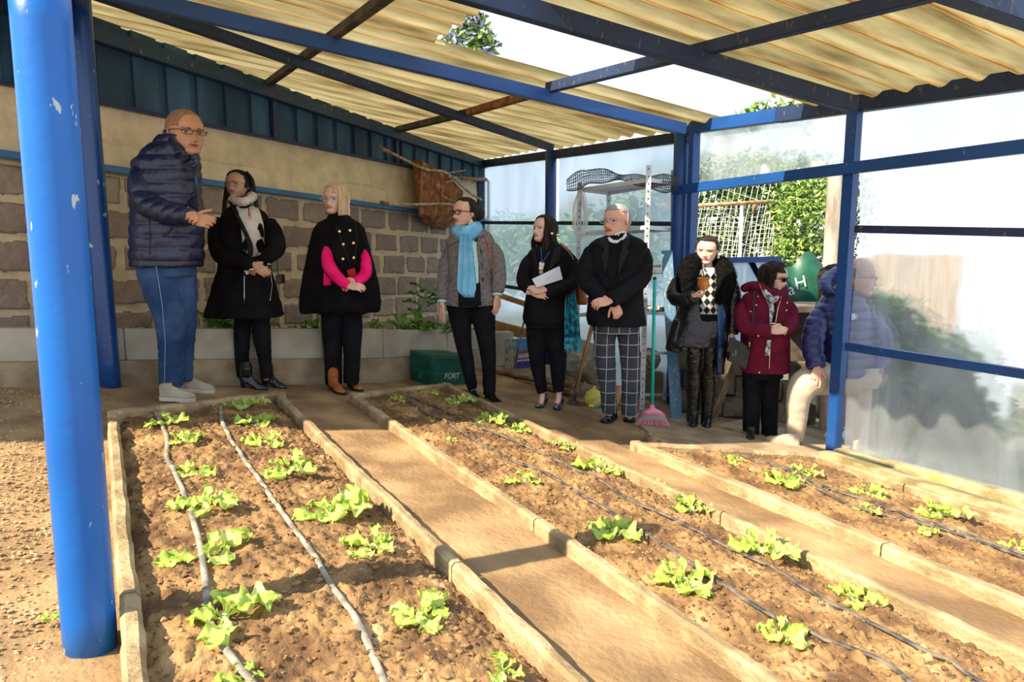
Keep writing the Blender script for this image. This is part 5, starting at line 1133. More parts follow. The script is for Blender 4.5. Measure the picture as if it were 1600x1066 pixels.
mb = MB(); mb.tube([p.P(714, 362, -.07), p.P(728, 369, -.15), p.P(744, 361, -.10), p.P(744, 354, .03), p.P(730, 356, .07), p.P(716, 358, .0), p.P(714, 362, -.07)], p.r(8.5), 16, 5); mb.tube([p.P(716, 357, -.04), p.P(728, 361, -.13), p.P(743, 353, -.08)], p.r(7), 14, 4)
p.wear('scarf', SCF, mb, .006, 2, .007, 22)
mb = MB(); R_ = []
for t, (xl, xr, y) in enumerate([(718, 737, 366), (717, 738, 385), (716, 740, 405), (715, 742, 425), (714, 744, 445), (714, 744, 452), (718, 742, 458), (726, 741, 465)]):
    rg = []
    for j in range(26):
        u = j / 25; x = xl + (xr - xl) * u; h = p.cast(min(max(x, 718), 742), min(y, 468)); d0 = (h[0].y - p.Y) if h else -.16; rg.append((x, y, min(d0, -.13) - .018 - .010 * math.sin(u * 17 + t * .5)))
    R_.append([p.P(*q) for q in rg] + [p.P(q[0], q[1], q[2] + .016) for q in reversed(rg)])
mb.loft(R_); mb.build('scarf_tails', SCF, p.root, smooth=True)
p.line('bag_strap', [(465, 355), (500, 450), (518, 560), (522, 640)], 1.6, BRN, 'g', .004)
mb = MB(); p.loftpx(mb, [(735, 460, 36, .13), (735, 480, 37, .13)]); p.tubepx(mb, [(716, 475, 20, 0), (720, 505, 17, 0), (726, 545, 12, .02), (732, 575, 10.5, .03), (738, 607, 8.5, .05)], 16, 4); p.tubepx(mb, [(754, 475, 21, 0), (757, 505, 18, 0), (762, 545, 13, 0), (764, 575, 11.5, -.01), (765, 614, 9.5, -.02)], 16, 4); p.wear('trousers', M_trous, mb, .007, 3, .006, 10)
p.shoe((735, 612), (747, 622), M_leather, 'boot', None, 'ankle_boot', .10, .04, .085, up=p.P(738, 598, .05)); p.shoe((759, 622), (793, 637), M_leather, 'boot', None, 'ankle_boot', .10, .04, .085, up=p.P(764, 603, -.02))
DK = hairm('dark brown hair', (.012, .008, .006), (.04, .025, .017))
mb = p.cap(lambda x, y, z: z > .36 + .06 * (y > .25) or (y < .10 and z > .0) or (y < -.03 and z > -.3), DK, .03, strand=.006); mb.ball(p.h(0, .54, .02), .055, .05, .06, 18)
for k in range(14): a_ = k * .45; mb.tube([p.h(.02, .5, .02), p.h(.14 * math.cos(a_), .60 + .03 * math.sin(k), .02 + .17 * math.sin(a_)), p.h(.10 * math.cos(a_ + .5), .66, .02 + .10 * math.sin(a_ + .5))], .009, 6, 4)
mb.build('hair', DK, p.root, smooth=True)
p.glasses(pm('tortoise frame', (.02, .012, .01), rough=.2), None, .105, .062, .0, rim=.014)
for dx, dy_ in ((0, 0), (1.6, 3), (-1.6, 4), (.5, 7)): MB().ball(p.P(736 + dx, 345 + dy_, -.05), .013, .008, .015, 10).build('earring', M_gold, p.root, smooth=True)
# ---- 5. dark haired woman in the black suit holding papers
p = Person((857, 641), 5.78, 'dark haired woman in black trouser suit holding white papers, turquoise shawl at her side', 'fair')
p.head(850, 338, 379, -52, 6, 0, nose=1.1, brow=M_brow); p.neck((860, 388, 0), 9)
p.limb([(840, 490, 13, 0), (845, 560, 10, 0), (847, 620, 5, 0)]); p.limb([(866, 490, 13, 0), (872, 560, 10, 0), (873, 618, 5, 0)])
for x in (847, 873): p.tubepx(p.bm, [(x, 600, 5, 0), (x, 622, 4.6, 0), (x - 3, 632, 4.6, -.02)], 12, 3)
p.loftpx(p.bm, [(858, 384, 12, .06), (859, 396, 28, .09), (857, 440, 25, .10), (853, 495, 28, .11)])
p.limb([(831, 400, 8, 0), (819, 438, 7, -.08), (838, 458, 5, -.26)]); p.limb([(888, 400, 8, 0), (895, 440, 7, -.08), (850, 453, 5, -.28)])
W1 = p.P(832, 458, -.24); p.hand(W1, (.8, -.3, -.1), (.1, -.9, .3), -1, .165, .45); W2 = p.P(852, 453, -.27); p.hand(W2, (-.85, -.25, .05), (.1, -.9, .3), 1, .165, [.3, .35, .45, .5])
p.build_body()
BLZ = clothm('black suiting', (.005, .0045, .005), rough=.8, bump=.15)
mb = MB(); p.loftpx(mb, [(859, 379, 11, .07), (859, 384, 19, .10), (860, 390, 30, .12), (860, 399, 37, .135), (859, 420, 35, .14), (856, 448, 32, .14), (852, 475, 33, .15), (851, 496, 35, .155), (851, 505, 34, .15)]); p.wear('blazer', BLZ, mb, .008, 4, .005, 8)
mb = MB(); p.sleeve(mb, [(833, 396, 12, 0), (824, 415, 12, -.02), (818, 438, 11.5, -.09), (828, 452, 10, -.18), (836, 459, 8, -.23)], 18, 5); p.wear('sleeve', BLZ, mb, .007, 3, .006, 12)
mb = MB(); p.sleeve(mb, [(886, 395, 13, 0), (893, 415, 12.5, -.02), (894, 440, 12, -.10), (875, 452, 11, -.20), (853, 455, 8.5, -.27)], 18, 5); p.wear('sleeve', BLZ, mb, .007, 3, .006, 12)
mb = MB(); mb.tube([p.P(858, 386, -.03), p.h(0, .08, -.50)], [p.r(13), p.r(10)], 16, 3); p.wear('turtleneck', M_black, mb, .006, 2, .002)
M_lap = pm('lapel satin', (.0055, .0055, .007), rough=.6, spec=.2); p.decal('lapel', [(165, 420), (215, 395), (250, 640), (205, 560)], M_lap, .008, .010, key='k'); p.decal('lapel', [(390, 395), (455, 390), (440, 520), (330, 620)], M_lap, .008, .010, key='k')
p.decal('pocket_flap', [(342, 890), (440, 880), (445, 925), (345, 935)], BLZ, .005, .006, key='k')
for q in ([(268, 395), (272, 470), (278, 540)], [(350, 430), (315, 490), (282, 535)]): p.line('lanyard', q, .9, pm('blue ribbon', (.02, .07, .22)), 'k', .008)
BW = pm('white badge', (.75, .72, .75)); p.knob('badge', 275, 552, 4.4, BW, 'k', .3); p.knob('badge', 270, 585, 3.8, BW, 'k', .3)
p.decal('rainbow_badge', [(252, 608), (288, 608), (288, 618), (252, 618)], pm('badge red', (.6, .12, .05)), .01, .004, .5, key='k'); p.decal('rainbow_badge', [(250, 618), (288, 618), (286, 630), (250, 630)], pm('badge yellow', (.75, .55, .08)), .01, .004, .5, key='k'); p.decal('rainbow_badge', [(250, 630), (286, 630), (280, 644), (254, 644)], pm('badge green', (.05, .4, .3)), .01, .004, .5, key='k')
mb = MB(); p.loftpx(mb, [(853, 480, 31, .13), (853, 500, 31, .135), (853, 512, 31, .13)]); p.tubepx(mb, [(838, 505, 17.5, 0), (839, 540, 15.5, 0), (841, 575, 12, 0), (847, 613, 8, 0)], 16, 4); p.tubepx(mb, [(867, 505, 18, 0), (870, 540, 16, 0), (872, 575, 13, 0), (873, 612, 8.5, 0)], 16, 4); p.wear('trousers', M_trous, mb, .007, 3, .006, 10)
PAT = pm('black patent leather', (.006, .006, .007), rough=.12)
p.shoe((852, 632), (834, 643), PAT, 'pump', None, 'pump', .075, .055, .08); p.shoe((877, 634), (864, 647), PAT, 'pump', None, 'pump', .075, .055, .08)
mb = p.cap(lambda x, y, z: z > .36 + .05 * (y > .2) or (y < .17 and z > .05 and abs(x) > .05) or (y < .02 and z > -.3), DK, .05, strand=.010)
p.strands(mb, (1.15, 5.0), -.95, .036, .07, n=60, flare=.05, wave=.025, seed=3); p.strands(mb, (1.05, 1.6), -.75, .03, .05, n=12, wave=.02, seed=9); mb.build('hair', DK, p.root, smooth=True)
p.knob('earring', 370, 266, 2.0, BW, 'k'); e_ = MB().ball(p.h(-.36 if False else .35, .0, -.12), .011, .008, .011, 10).build('earring', BW, p.root, smooth=True)
q = [p.P(831.2, 436.5, -.30), p.P(873.9, 416.2, -.20), p.P(879, 436.5, -.22), p.P(839, 449.5, -.33)]; n_ = (q[1] - q[0]).cross(q[3] - q[0]).normalized() * .004
pp = MB().add([v + n_ for v in q] + [v - n_ for v in q], [(0, 1, 2, 3), (7, 6, 5, 4), (0, 4, 5, 1), (1, 5, 6, 2), (2, 6, 7, 3), (3, 7, 4, 0)]).build('paper_stack', pm('white paper', (.62, .62, .68), rough=.8), origin=q[0]); tag(pp, 'stack of white papers held by the dark haired woman in black', 'papers')
bg_ = empty('shoulder_bag', p.P(908, 475, .06), 'brown leather shoulder bag hanging beside the black suit', 'bag'); rg = []
for t, (x, y, w_, d_) in enumerate([(905, 436, 5, .03), (905, 446, 7.5, .05), (907, 460, 9.5, .06), (909, 470, 10, .06), (909, 476, 8, .05)]):
    c = p.P(x, y, .06); rg.append([c + Vector((p.r(w_) * math.cos(a), d_ * math.sin(a), 0)) for a in [2 * math.pi * j / 16 for j in range(16)]])
MB().loft(rg).build('body', BRN, bg_, smooth=True); MB().tube([p.P(903, 438, .06), p.P(899, 420, .0), p.P(893, 400, -.08), p.P(880, 384, -.11), p.P(876, 381, .02), p.P(888, 392, .14), p.P(906, 440, .10)], .008, 6, 4).build('strap', BRN, bg_, smooth=True)
# shawl with fringe
TEAL = pm('turquoise shawl', (.005, .10, .15), (.03, .38, .50), 22, .8, .4, 60, t=(.46, .54)); sh_ = empty('shawl', p.P(893, 500, -.02), 'turquoise and black patterned fringed shawl hanging from the brown bag', 'shawl'); R_ = []
for t, (xl, xr, y) in enumerate([(884, 898, 452), (883, 901, 470), (882, 904, 490), (882, 906, 510), (882, 907, 528)]):
    rg = [(xl + (xr - xl) * j / 20, y, .0 - .02 * math.sin(j * 1.1 + t * .4)) for j in range(21)]; R_.append([p.P(a, b, c - .10) for a, b, c in rg] + [p.P(a, b, c - .075) for a, b, c in reversed(rg)])
MB().loft(R_).build('cloth', TEAL, sh_, smooth=True); mb = MB(); rnd = random.Random(8)
for j in range(26): x = 882.5 + j; mb.tube([p.P(x, 527, -.10), p.P(x + rnd.uniform(-1, 1), 538, -.10), p.P(x + rnd.uniform(-2, 2), 549 + rnd.uniform(-6, 5), -.10)], .004, 5)
mb.build('fringe', TEAL, sh_)
# ---- 6. grey haired man in blazer and checked trousers
p = Person((960, 668), 5.40, 'grey haired man with glasses in black blazer and windowpane checked trousers', 'rosy')
p.head(964, 320, 373, -46, 2, 0, jaw=1.1, nose=1.15, brow=pm('grey brow', (.3, .27, .26)), mouth=.0); p.neck((968, 378, 0), 14, 13)
p.limb([(946, 500, 14, 0), (950, 580, 11, 0), (952, 650, 7, 0)]); p.limb([(978, 500, 14, 0), (984, 580, 11, 0), (984, 655, 7, 0)])
p.loftpx(p.bm, [(967, 370, 16, .08), (965, 385, 38, .11), (963, 440, 34, .12), (962, 500, 34, .12)])
p.limb([(925, 392, 10, 0), (917, 440, 9, -.10), (944, 468, 6, -.26)]); p.limb([(1004, 392, 10, 0), (1004, 440, 9, -.10), (952, 470, 6, -.30)])
W1 = p.P(955, 470, -.31); p.hand(W1, (-.85, -.15, -.10), (-.1, -.75, .6), 1, .19, [.5, .6, .65, .7], tcurl=.2); W2 = p.P(960, 474, -.22); p.hand(W2, (.3, -.1, -.9), (.1, -1, .1), 1, .18, .8)
p.build_body()
BZ2 = clothm('black blazer cloth', (.005, .005, .007), rough=.85, bump=.2)
mb = MB(); p.loftpx(mb, [(968, 364, 13, .09), (967, 369, 23, .11), (967, 374, 35, .13), (966, 382, 45, .145), (965, 392, 46, .15), (964, 410, 44, .16), (962, 440, 42, .17), (962, 470, 43, .175), (962, 495, 46, .18), (964, 508, 46, .18)]); p.wear('blazer', BZ2, mb, .009, 4, .006, 8)
mb = MB(); p.sleeve(mb, [(928, 384, 15, 0), (919, 410, 15, -.02), (918, 438, 14.5, -.10), (932, 456, 13, -.19), (946, 470, 10, -.26)], 18, 5); p.wear('sleeve', BZ2, mb, .008, 3, .007, 11)
mb = MB(); p.sleeve(mb, [(1002, 384, 15, 0), (1006, 410, 14.5, -.02), (1001, 436, 14, -.10), (978, 455, 13.5, -.22), (954, 470, 11.5, -.31)], 18, 5); p.wear('sleeve', BZ2, mb, .008, 3, .007, 11)
p.decal('sweater', [(300, 395), (430, 385), (440, 450), (405, 560), (370, 700), (330, 780), (290, 700), (280, 550)], clothm('dark knit', (.006, .006, .007)), .004, .006, key='m')
p.decal('lapel', [(215, 345), (285, 350), (305, 420), (300, 560), (270, 720), (235, 520), (260, 480), (225, 440)], M_lap, .008, .010, key='m'); p.decal('lapel', [(440, 380), (490, 330), (500, 430), (470, 450), (490, 490), (385, 720), (400, 560)], M_lap, .008, .010, key='m')
WS = clothm('white shirt', (.60, .62, .68), (.66, .68, .74), bump=.1); mb = MB(); mb.tube([p.P(964, 381, -.05), p.P(966, 373, -.03), p.P(967, 366, -.01)], [p.r(17), p.r(15.5), p.r(14)], 20, 3); p.wear('shirt_collar', WS, mb, .005, 2, .001); p.decal('shirt_collar', [(290, 365), (310, 358), (345, 385), (385, 388), (430, 360), (462, 310), (472, 345), (440, 392), (425, 380), (385, 412), (345, 416), (310, 400)], WS, .008, .006, key='m')
m = clothm('checked trousers', (.035, .04, .055), (.05, .055, .075), rough=.9, bump=.2); nt = m.node_tree; N = nt.nodes; L = nt.links; b = N['Principled BSDF']; src = b.inputs['Base Color'].links[0].from_socket
tc = N['Texture Coordinate']; sx = N.new('ShaderNodeSeparateXYZ'); L.new(tc.outputs['Object'], sx.inputs[0]); prev = None
for ax, per in (('X', .082), ('Z', .095)):
    d = N.new('ShaderNodeMath'); d.operation = 'DIVIDE'; d.inputs[1].default_value = per; L.new(sx.outputs[ax], d.inputs[0]); f = N.new('ShaderNodeMath'); f.operation = 'FRACT'; L.new(d.outputs[0], f.inputs[0]); c = N.new('ShaderNodeMath'); c.operation = 'LESS_THAN'; c.inputs[1].default_value = .05; L.new(f.outputs[0], c.inputs[0])
    if prev is None: prev = c
    else: mxm = N.new('ShaderNodeMath'); mxm.operation = 'MAXIMUM'; L.new(prev.outputs[0], mxm.inputs[0]); L.new(c.outputs[0], mxm.inputs[1]); prev = mxm
mx = N.new('ShaderNodeMix'); mx.data_type = 'RGBA'; L.new(prev.outputs[0], mx.inputs['Factor']); L.new(src, mx.inputs['A']); mx.inputs['B'].default_value = (.42, .43, .46, 1); L.new(mx.outputs['Result'], b.inputs['Base Color'])
mb = MB(); p.loftpx(mb, [(962, 482, 34, .15), (962, 505, 35, .15), (963, 520, 34, .14)]); p.tubepx(mb, [(944, 510, 19, 0), (945, 550, 16.5, 0), (949, 600, 13.5, 0), (952, 646, 11.5, 0)], 18, 4); p.tubepx(mb, [(981, 510, 19, 0), (984, 550, 16, 0), (985, 600, 14, 0), (983, 650, 11.5, 0)], 18, 4); p.wear('trousers', m, mb, .007, 3, .007, 10)
p.shoe((960, 655), (928, 669), PAT, 'dress', None, 'shoe', .095, .02, .10); p.shoe((984, 652), (980, 675), PAT, 'dress', None, 'shoe', .095, .02, .10)
GH = hairm('short grey hair', (.24, .22, .24), (.42, .39, .42)); GH_ = p.cap(lambda x, y, z: (z > .25 + .06 * (y > .2) and y < .36) or (y < .02 and z > -.05) or (y < -.12 and z > -.25), GH, .022, wob=.008, ws=30).build('hair', GH, p.root, smooth=True)
p.glasses(pm('white and black frame', (.45, .46, .48), rough=.3), None, .11, .055, .0, rim=.011, square=4)
# ---- 7. woman in black leather coat with fur collar, drinking gourd
p = Person((1095, 667), 5.90, 'woman in black leather coat with big fur collar holding a drinking gourd', 'fair')
p.head(1105, 370, 413, -26, -6, 4, wide=1.04, brow=M_brow); p.neck((1106, 424, 0), 9)
p.limb([(1088, 500, 12, 0), (1083, 580, 10, 0), (1081, 655, 6, 0)]); p.limb([(1110, 500, 12, 0), (1107, 580, 10, 0), (1105, 655, 6, 0)])
p.loftpx(p.bm, [(1104, 420, 12, .06), (1104, 434, 30, .09), (1103, 470, 24, .09), (1100, 510, 27, .10)])
p.limb([(1070, 436, 8, 0), (1054, 470, 7, -.10), (1086, 463, 5, -.26)]); p.limb([(1136, 436, 8, 0), (1145, 480, 7, 0), (1144, 525, 5, -.08)])
W1 = p.P(1083, 462, -.27); p.hand(W1, (.9, -.25, .05), (-.1, -.45, -.85), -1, .155, [.95, 1.0, 1.05, 1.1], tcurl=.2); p.hand(p.P(1144, 524, -.08), (-.1, -.15, -1), (.5, -.8, 0), -1, .165, .4)
p.build_body()
mb = MB(); p.loftpx(mb, [(1105, 418, 14, .09), (1105, 425, 27, .12), (1104, 434, 38, .14), (1103, 444, 40, .15), (1101, 465, 38, .15), (1097, 490, 40, .16), (1092, 515, 45, .18), (1087, 540, 47, .19)]); p.tubepx(mb, [(1062, 500, 10, -.05), (1056, 530, 14, -.05), (1052, 548, 13, -.04)], 14, 3); p.tubepx(mb, [(1128, 480, 9, -.08), (1130, 520, 9, -.09), (1126, 560, 8, -.10), (1124, 584, 5, -.10)], 14, 3)
LC = pm('black leather coat', (.006, .006, .008), (.012, .012, .016), 8, .30, .4, 35); p.wear('coat', LC, mb, .008, 3, .006, 8)
mb = MB(); p.sleeve(mb, [(1070, 430, 14, 0), (1060, 445, 14, -.03), (1055, 462, 13, -.11), (1068, 468, 12, -.19), (1085, 463, 9.5, -.27)], 18, 5); p.wear('sleeve', LC, mb, .007, 3, .008, 14)
mb = MB(); p.sleeve(mb, [(1134, 432, 14, 0), (1144, 455, 13, 0), (1147, 485, 12, -.02), (1144, 522, 10, -.07)], 18, 5); p.wear('sleeve', LC, mb, .007, 3, .008, 14)
p.decal('blue_lining', [(425, 590), (470, 590), (500, 700), (480, 900), (462, 1066), (462, 1190), (425, 1190), (440, 900), (430, 700)], pm('blue satin lining', (.015, .05, .16), (.03, .09, .25), rough=.35), .004, .005, key='f')
m = clothm('argyle knit', (.01, .01, .01)); nt = m.node_tree; N = nt.nodes; L = nt.links; b = N['Principled BSDF']
tc = N['Texture Coordinate']; mp = N.new('ShaderNodeMapping'); mp.inputs['Rotation'].default_value = (0, math.radians(45), 0); mp.inputs['Scale'].default_value = (1.0, 1, .8); L.new(tc.outputs['Object'], mp.inputs[0]); mp.vector_type = 'POINT'
sx = N.new('ShaderNodeSeparateXYZ'); L.new(mp.outputs[0], sx.inputs[0]); cb = N.new('ShaderNodeCombineXYZ'); L.new(sx.outputs['X'], cb.inputs[0]); L.new(sx.outputs['Z'], cb.inputs[1]); ck = N.new('ShaderNodeTexChecker'); ck.inputs['Scale'].default_value = 26; ck.inputs['Color1'].default_value = (.012, .012, .012, 1); ck.inputs['Color2'].default_value = (.45, .45, .45, 1); L.new(cb.outputs[0], ck.inputs['Vector']); L.new(ck.outputs[0], b.inputs['Base Color'])
mb = MB(); p.loftpx(mb, [(1104, 418, 9, .09, -.03), (1104, 430, 15, .11, -.05), (1103, 450, 17, .12, -.06), (1103, 475, 17.5, .12, -.07), (1103, 491, 17.5, .12, -.07)]); p.wear('sweater', m, mb, .006, 3, .002)
mb = MB(); p.loftpx(mb, [(1103, 489, 17.5, .125, -.07), (1103, 500, 17, .12, -.07)]); p.wear('waistband', M_black, mb, .006, 2, .002)
p.decal('shirt_collar', [(330, 315), (400, 265), (412, 345), (375, 395)], WS, .006, .008, key='f'); p.decal('shirt_collar', [(285, 330), (305, 325), (300, 350), (280, 380)], WS, .006, .008, key='f')
mb = MB(); mb.tube([p.P(1088, 466, -.15), p.P(1074, 455, -.16), p.P(1073, 430, -.13), p.P(1082, 412, -.02), p.P(1100, 408, .10), p.P(1120, 410, .08), p.P(1132, 422, -.06), p.P(1134, 445, -.15), p.P(1126, 465, -.17), p.P(1122, 474, -.15)], [p.r(v) for v in (4, 13, 15, 14, 10, 11, 14, 15, 11, 4)], 18, 5)
FUR = pm('black fur', (.003, .003, .003), (.008, .008, .008), 40, .9, 1, 150, spec=.08); fo = p.wear('fur_collar', FUR, mb, .007, 2, fn=lambda co, n: .012 * noise.noise(co * 28) + .006 * noise.noise(co * 70))
mb = MB(); rnd = random.Random(2); org = ORI[fo.name]
for pl_ in fo.data.polygons:
    if rnd.random() < .35:
        c = pl_.center + org; n_ = pl_.normal; t_ = n_.orthogonal().normalized() * .0018; tip = c + (n_ + Vector((rnd.uniform(-.6, .6), rnd.uniform(-.6, .6), -.5 + rnd.uniform(-.4, .4)))).normalized() * rnd.uniform(.014, .028); mb.add([c - t_, c + t_, tip], [(0, 1, 2)])
mb.build('fur_hairs', FUR, fo)
LP = pm('black leather trousers', (.007, .007, .008), (.012, .012, .014), 8, .22, .5, 25)
mb = MB(); p.loftpx(mb, [(1103, 492, 20, .11, -.04), (1102, 510, 26, .13, -.04), (1100, 522, 27, .13, -.03)]); p.tubepx(mb, [(1088, 515, 14, -.02), (1085, 550, 13, -.02), (1083, 590, 11, 0)], 16, 4); p.tubepx(mb, [(1112, 515, 14, -.02), (1110, 550, 13.5, -.02), (1107, 590, 11, 0)], 16, 4); p.wear('trousers', LP, mb, .007, 3, .009, 12)
for xa, xb, hl_, tt in ((1084, 1082, (1084, 664), (1080, 672)), (1107, 1104, (1106, 664), (1103, 673))):
    mb = MB(); p.tubepx(mb, [(xa, 578, 12, 0), (xa, 600, 12, 0), (xa - 1, 625, 10.5, 0), (xb, 650, 9.5, 0), (xb, 663, 9.5, 0)], 16, 4); bt = p.wear('boot', LP, mb, .006, 2, .004, 18)
    p.shoe(hl_, tt, LP, 'boot', None, 'boot_foot', .11, .03, .10, up=p.P(xb, 650, 0))
mb = p.cap(lambda x, y, z: z > .29 + .06 * (y > .2) or (y < .17 and z > .05) or (y < -.0 and z > -.3), DK, .045, strand=.006); mb.ball(p.h(0, .50, -.05), .045, .045, .055, 16)
for k in range(14): mb.tube([p.h(-.22 - .01 * k, .25, -.25), p.h(-.36 + .006 * k, -.05, -.42), p.h(-.40 + .012 * k, -.30, -.62), p.h(-.38 + .014 * k, -.42, -.82)], .006, 6, 4)
mb.build('hair', DK, p.root, smooth=True)
for sx in (.37,): MB().ball(p.h(sx, .02, -.20), .010, .006, .018, 10).build('earring', BW, p.root, smooth=True)
gd = empty('drinking_gourd', p.P(1099, 451, -.34), 'orange brown drinking gourd with metal straw held by the fur collared woman', 'cup'); k_ = p.k
R_ = [[p.P(1099.3, y, -.34) + Vector((r_ / k_ * math.cos(a), r_ / k_ * math.sin(a), 0)) for a in [2 * math.pi * j / 20 for j in range(20)]] for y, r_ in ((453, 4.5), (450, 7), (445, 8.6), (441, 8.2), (438, 7.4), (435, 9), (434, 9.4), (434.5, 8))]
MB().loft(R_).build('gourd_body', pm('gourd', (.42, .13, .02), (.60, .24, .05), 20, .35), gd, smooth=True); MB().tube([p.P(1099.5, 437, -.34), p.P(1098.7, 413, -.36)], .0075, 10).build('straw', M_silver, gd, smooth=True)
# ---- 8. woman in maroon coat with sunglasses
p = Person((1190, 683), 5.75, 'older woman in maroon duffle coat and sunglasses looking right, hands folded', 'fair')
p.head(1210, 411, 456, 42, -8, 0, nose=1.1, brow=M_brow); p.neck((1200, 458, 0), 10)
p.limb([(1176, 570, 12, 0), (1174, 620, 10, 0), (1173, 670, 6, 0)]); p.limb([(1204, 570, 12, 0), (1203, 620, 10, 0), (1202, 670, 6, 0)])
p.loftpx(p.bm, [(1198, 456, 12, .06), (1196, 470, 32, .09), (1195, 520, 28, .10), (1195, 575, 28, .11)])
p.limb([(1166, 475, 8, 0), (1162, 508, 7, -.10), (1205, 516, 5, -.26)]); p.limb([(1230, 475, 8, 0), (1236, 508, 7, -.10), (1222, 515, 5, -.24)])
W1 = p.P(1204, 518, -.27); p.hand(W1, (.8, -.3, .15), (.1, -.8, .5), -1, .165, .55); W2 = p.P(1224, 514, -.24); p.hand(W2, (-.8, -.3, .05), (.1, -.8, .6), 1, .165, .45)
p.build_body()
MR = clothm('maroon wool', (.105, .007, .022), (.15, .012, .035), bump=.6)
mb = MB(); p.loftpx(mb, [(1199, 450, 14, .09), (1198, 455, 24, .12), (1197, 462, 34, .14), (1196, 473, 38, .15), (1196, 500, 37, .155), (1195, 530, 37, .165), (1195, 560, 37, .175), (1195, 580, 37, .175)]); p.wear('coat', MR, mb, .008, 4, .006, 8)
mb = MB(); p.sleeve(mb, [(1167, 468, 13, 0), (1160, 488, 13, -.02), (1163, 509, 12.5, -.12), (1185, 516, 12, -.21), (1206, 517, 9.5, -.27)], 18, 5); p.wear('sleeve', MR, mb, .007, 3, .007, 12)
mb = MB(); p.sleeve(mb, [(1227, 468, 12.5, 0), (1234, 488, 12.5, -.02), (1235, 508, 11.5, -.12), (1224, 514, 9, -.22)], 18, 5); p.wear('sleeve', MR, mb, .007, 3, .007, 12)
mb = MB(); mb.tube([p.P(1228, 452, -.03), p.P(1220, 461, -.12), p.P(1204, 458, -.15), p.P(1190, 450, -.08), p.P(1176, 447, .02), p.P(1164, 450, .06), p.P(1178, 446, .12)], [p.r(v) for v in (5, 7, 7, 7, 8, 7, 5)], 14, 5); p.wear('hood', MR, mb, .006, 2, .005, 20)
GSC = pm('patterned grey scarf', (.10, .11, .13), (.55, .58, .62), 34, .8, .3, 60, t=(.42, .58)); mb = MB(); mb.tube([p.P(1194, 455, -.14), p.P(1202, 465, -.19), p.P(1210, 468, -.18), p.P(1213, 460, -.14)], p.r(5), 12, 4); p.wear('scarf', GSC, mb, .005, 2, .004, 30)
p.decal('scarf_front', [(318, 360), (362, 360), (372, 460), (345, 560), (345, 600), (330, 560), (330, 450)], GSC, .006, .010, key='r'); p.decal('scarf_front', [(312, 700), (345, 700), (335, 830), (290, 832)], GSC, .006, .010, key='r'); p.decal('black_top', [(370, 400), (388, 400), (384, 560), (372, 575), (350, 575), (350, 560), (372, 460)], M_black, .004, .004, key='r')
p.line('zip', [(430, 340), (400, 450), (380, 570)], .6, M_gold, 'r', .006); p.line('zip', [(340, 740), (332, 860), (330, 945)], .8, M_gold, 'r', .006); p.line('zip', [(250, 240), (290, 330), (335, 430)], .5, M_silver, 'r', .008)
for x, y in ((238, 337), (223, 410), (175, 465), (240, 668), (480, 392), (474, 455), (248, 972)): p.knob('snap', x, y, 1.5, M_gold, 'r')
mb = MB(); p.loftpx(mb, [(1194, 562, 28, .13), (1192, 590, 30, .13)]); p.tubepx(mb, [(1175, 580, 15, 0), (1174, 620, 13.5, 0), (1173, 679, 12.5, 0)], 16, 4); p.tubepx(mb, [(1203, 580, 16, 0), (1203, 620, 14, 0), (1202, 680, 12.5, 0)], 16, 4); p.wear('trousers', M_trous, mb, .007, 3, .006, 10)
p.shoe((1173, 682), (1172, 692), M_dark, 'dress', None, 'shoe', .08, .0, .09); p.shoe((1202, 680), (1204, 692), M_dark, 'dress', None, 'shoe', .08, .0, .09)
mb = p.cap(lambda x, y, z: z > .33 + .05 * (y > .2) or (y < .20 and z > -.05 and abs(x) > .1) or (y < .02 and z > -.35) or (x < -.1 and y > .1 and z > .2), DK, .06, strand=.010)
p.strands(mb, (1.3, 5.05), -.52, .036, .10, n=60, flare=.03, seed=5); mb.build('hair', DK, p.root, smooth=True)
p.glasses(M_dark, pm('dark lens', (.01, .008, .008), rough=.1), .10, .065, -.005, rim=.012, name='sunglasses')
hb = empty('handbag', p.P(1155, 560, -.14), 'small black handbag with buckle hanging from the maroon coat shoulder', 'bag')
MB().hexa(p.P(1153, 552, -.13), Vector((p.r(17), .03, -.045)), Vector((0, .035, 0)), Vector((.012, 0, p.r(18)))).build('body', M_leather, hb, bevel=.012); MB().hexa(p.P(1153, 545, -.17), Vector((p.r(17.4), .03, -.045)), Vector((0, .008, 0)), Vector((.012, 0, p.r(11)))).build('flap', M_leather, hb, bevel=.006)
MB().tube([p.P(1146, 548, -.185), p.P(1150, 549, -.185), p.P(1149, 556, -.185), p.P(1145, 555, -.185), p.P(1146, 548, -.185)], .0025, 6).build('buckle', M_silver, hb); MB().tube([p.P(1169, 545, -.12), p.P(1171, 528, -.20), p.P(1176, 500, -.185), p.P(1178, 470, -.16), p.P(1180, 455, -.12)], .007, 6, 4).build('strap', M_dark, hb, smooth=True); MB().tube([p.P(1170, 548, -.14), p.P(1171, 535, -.20)], .006, 6).build('clasp', M_gold, hb, smooth=True)
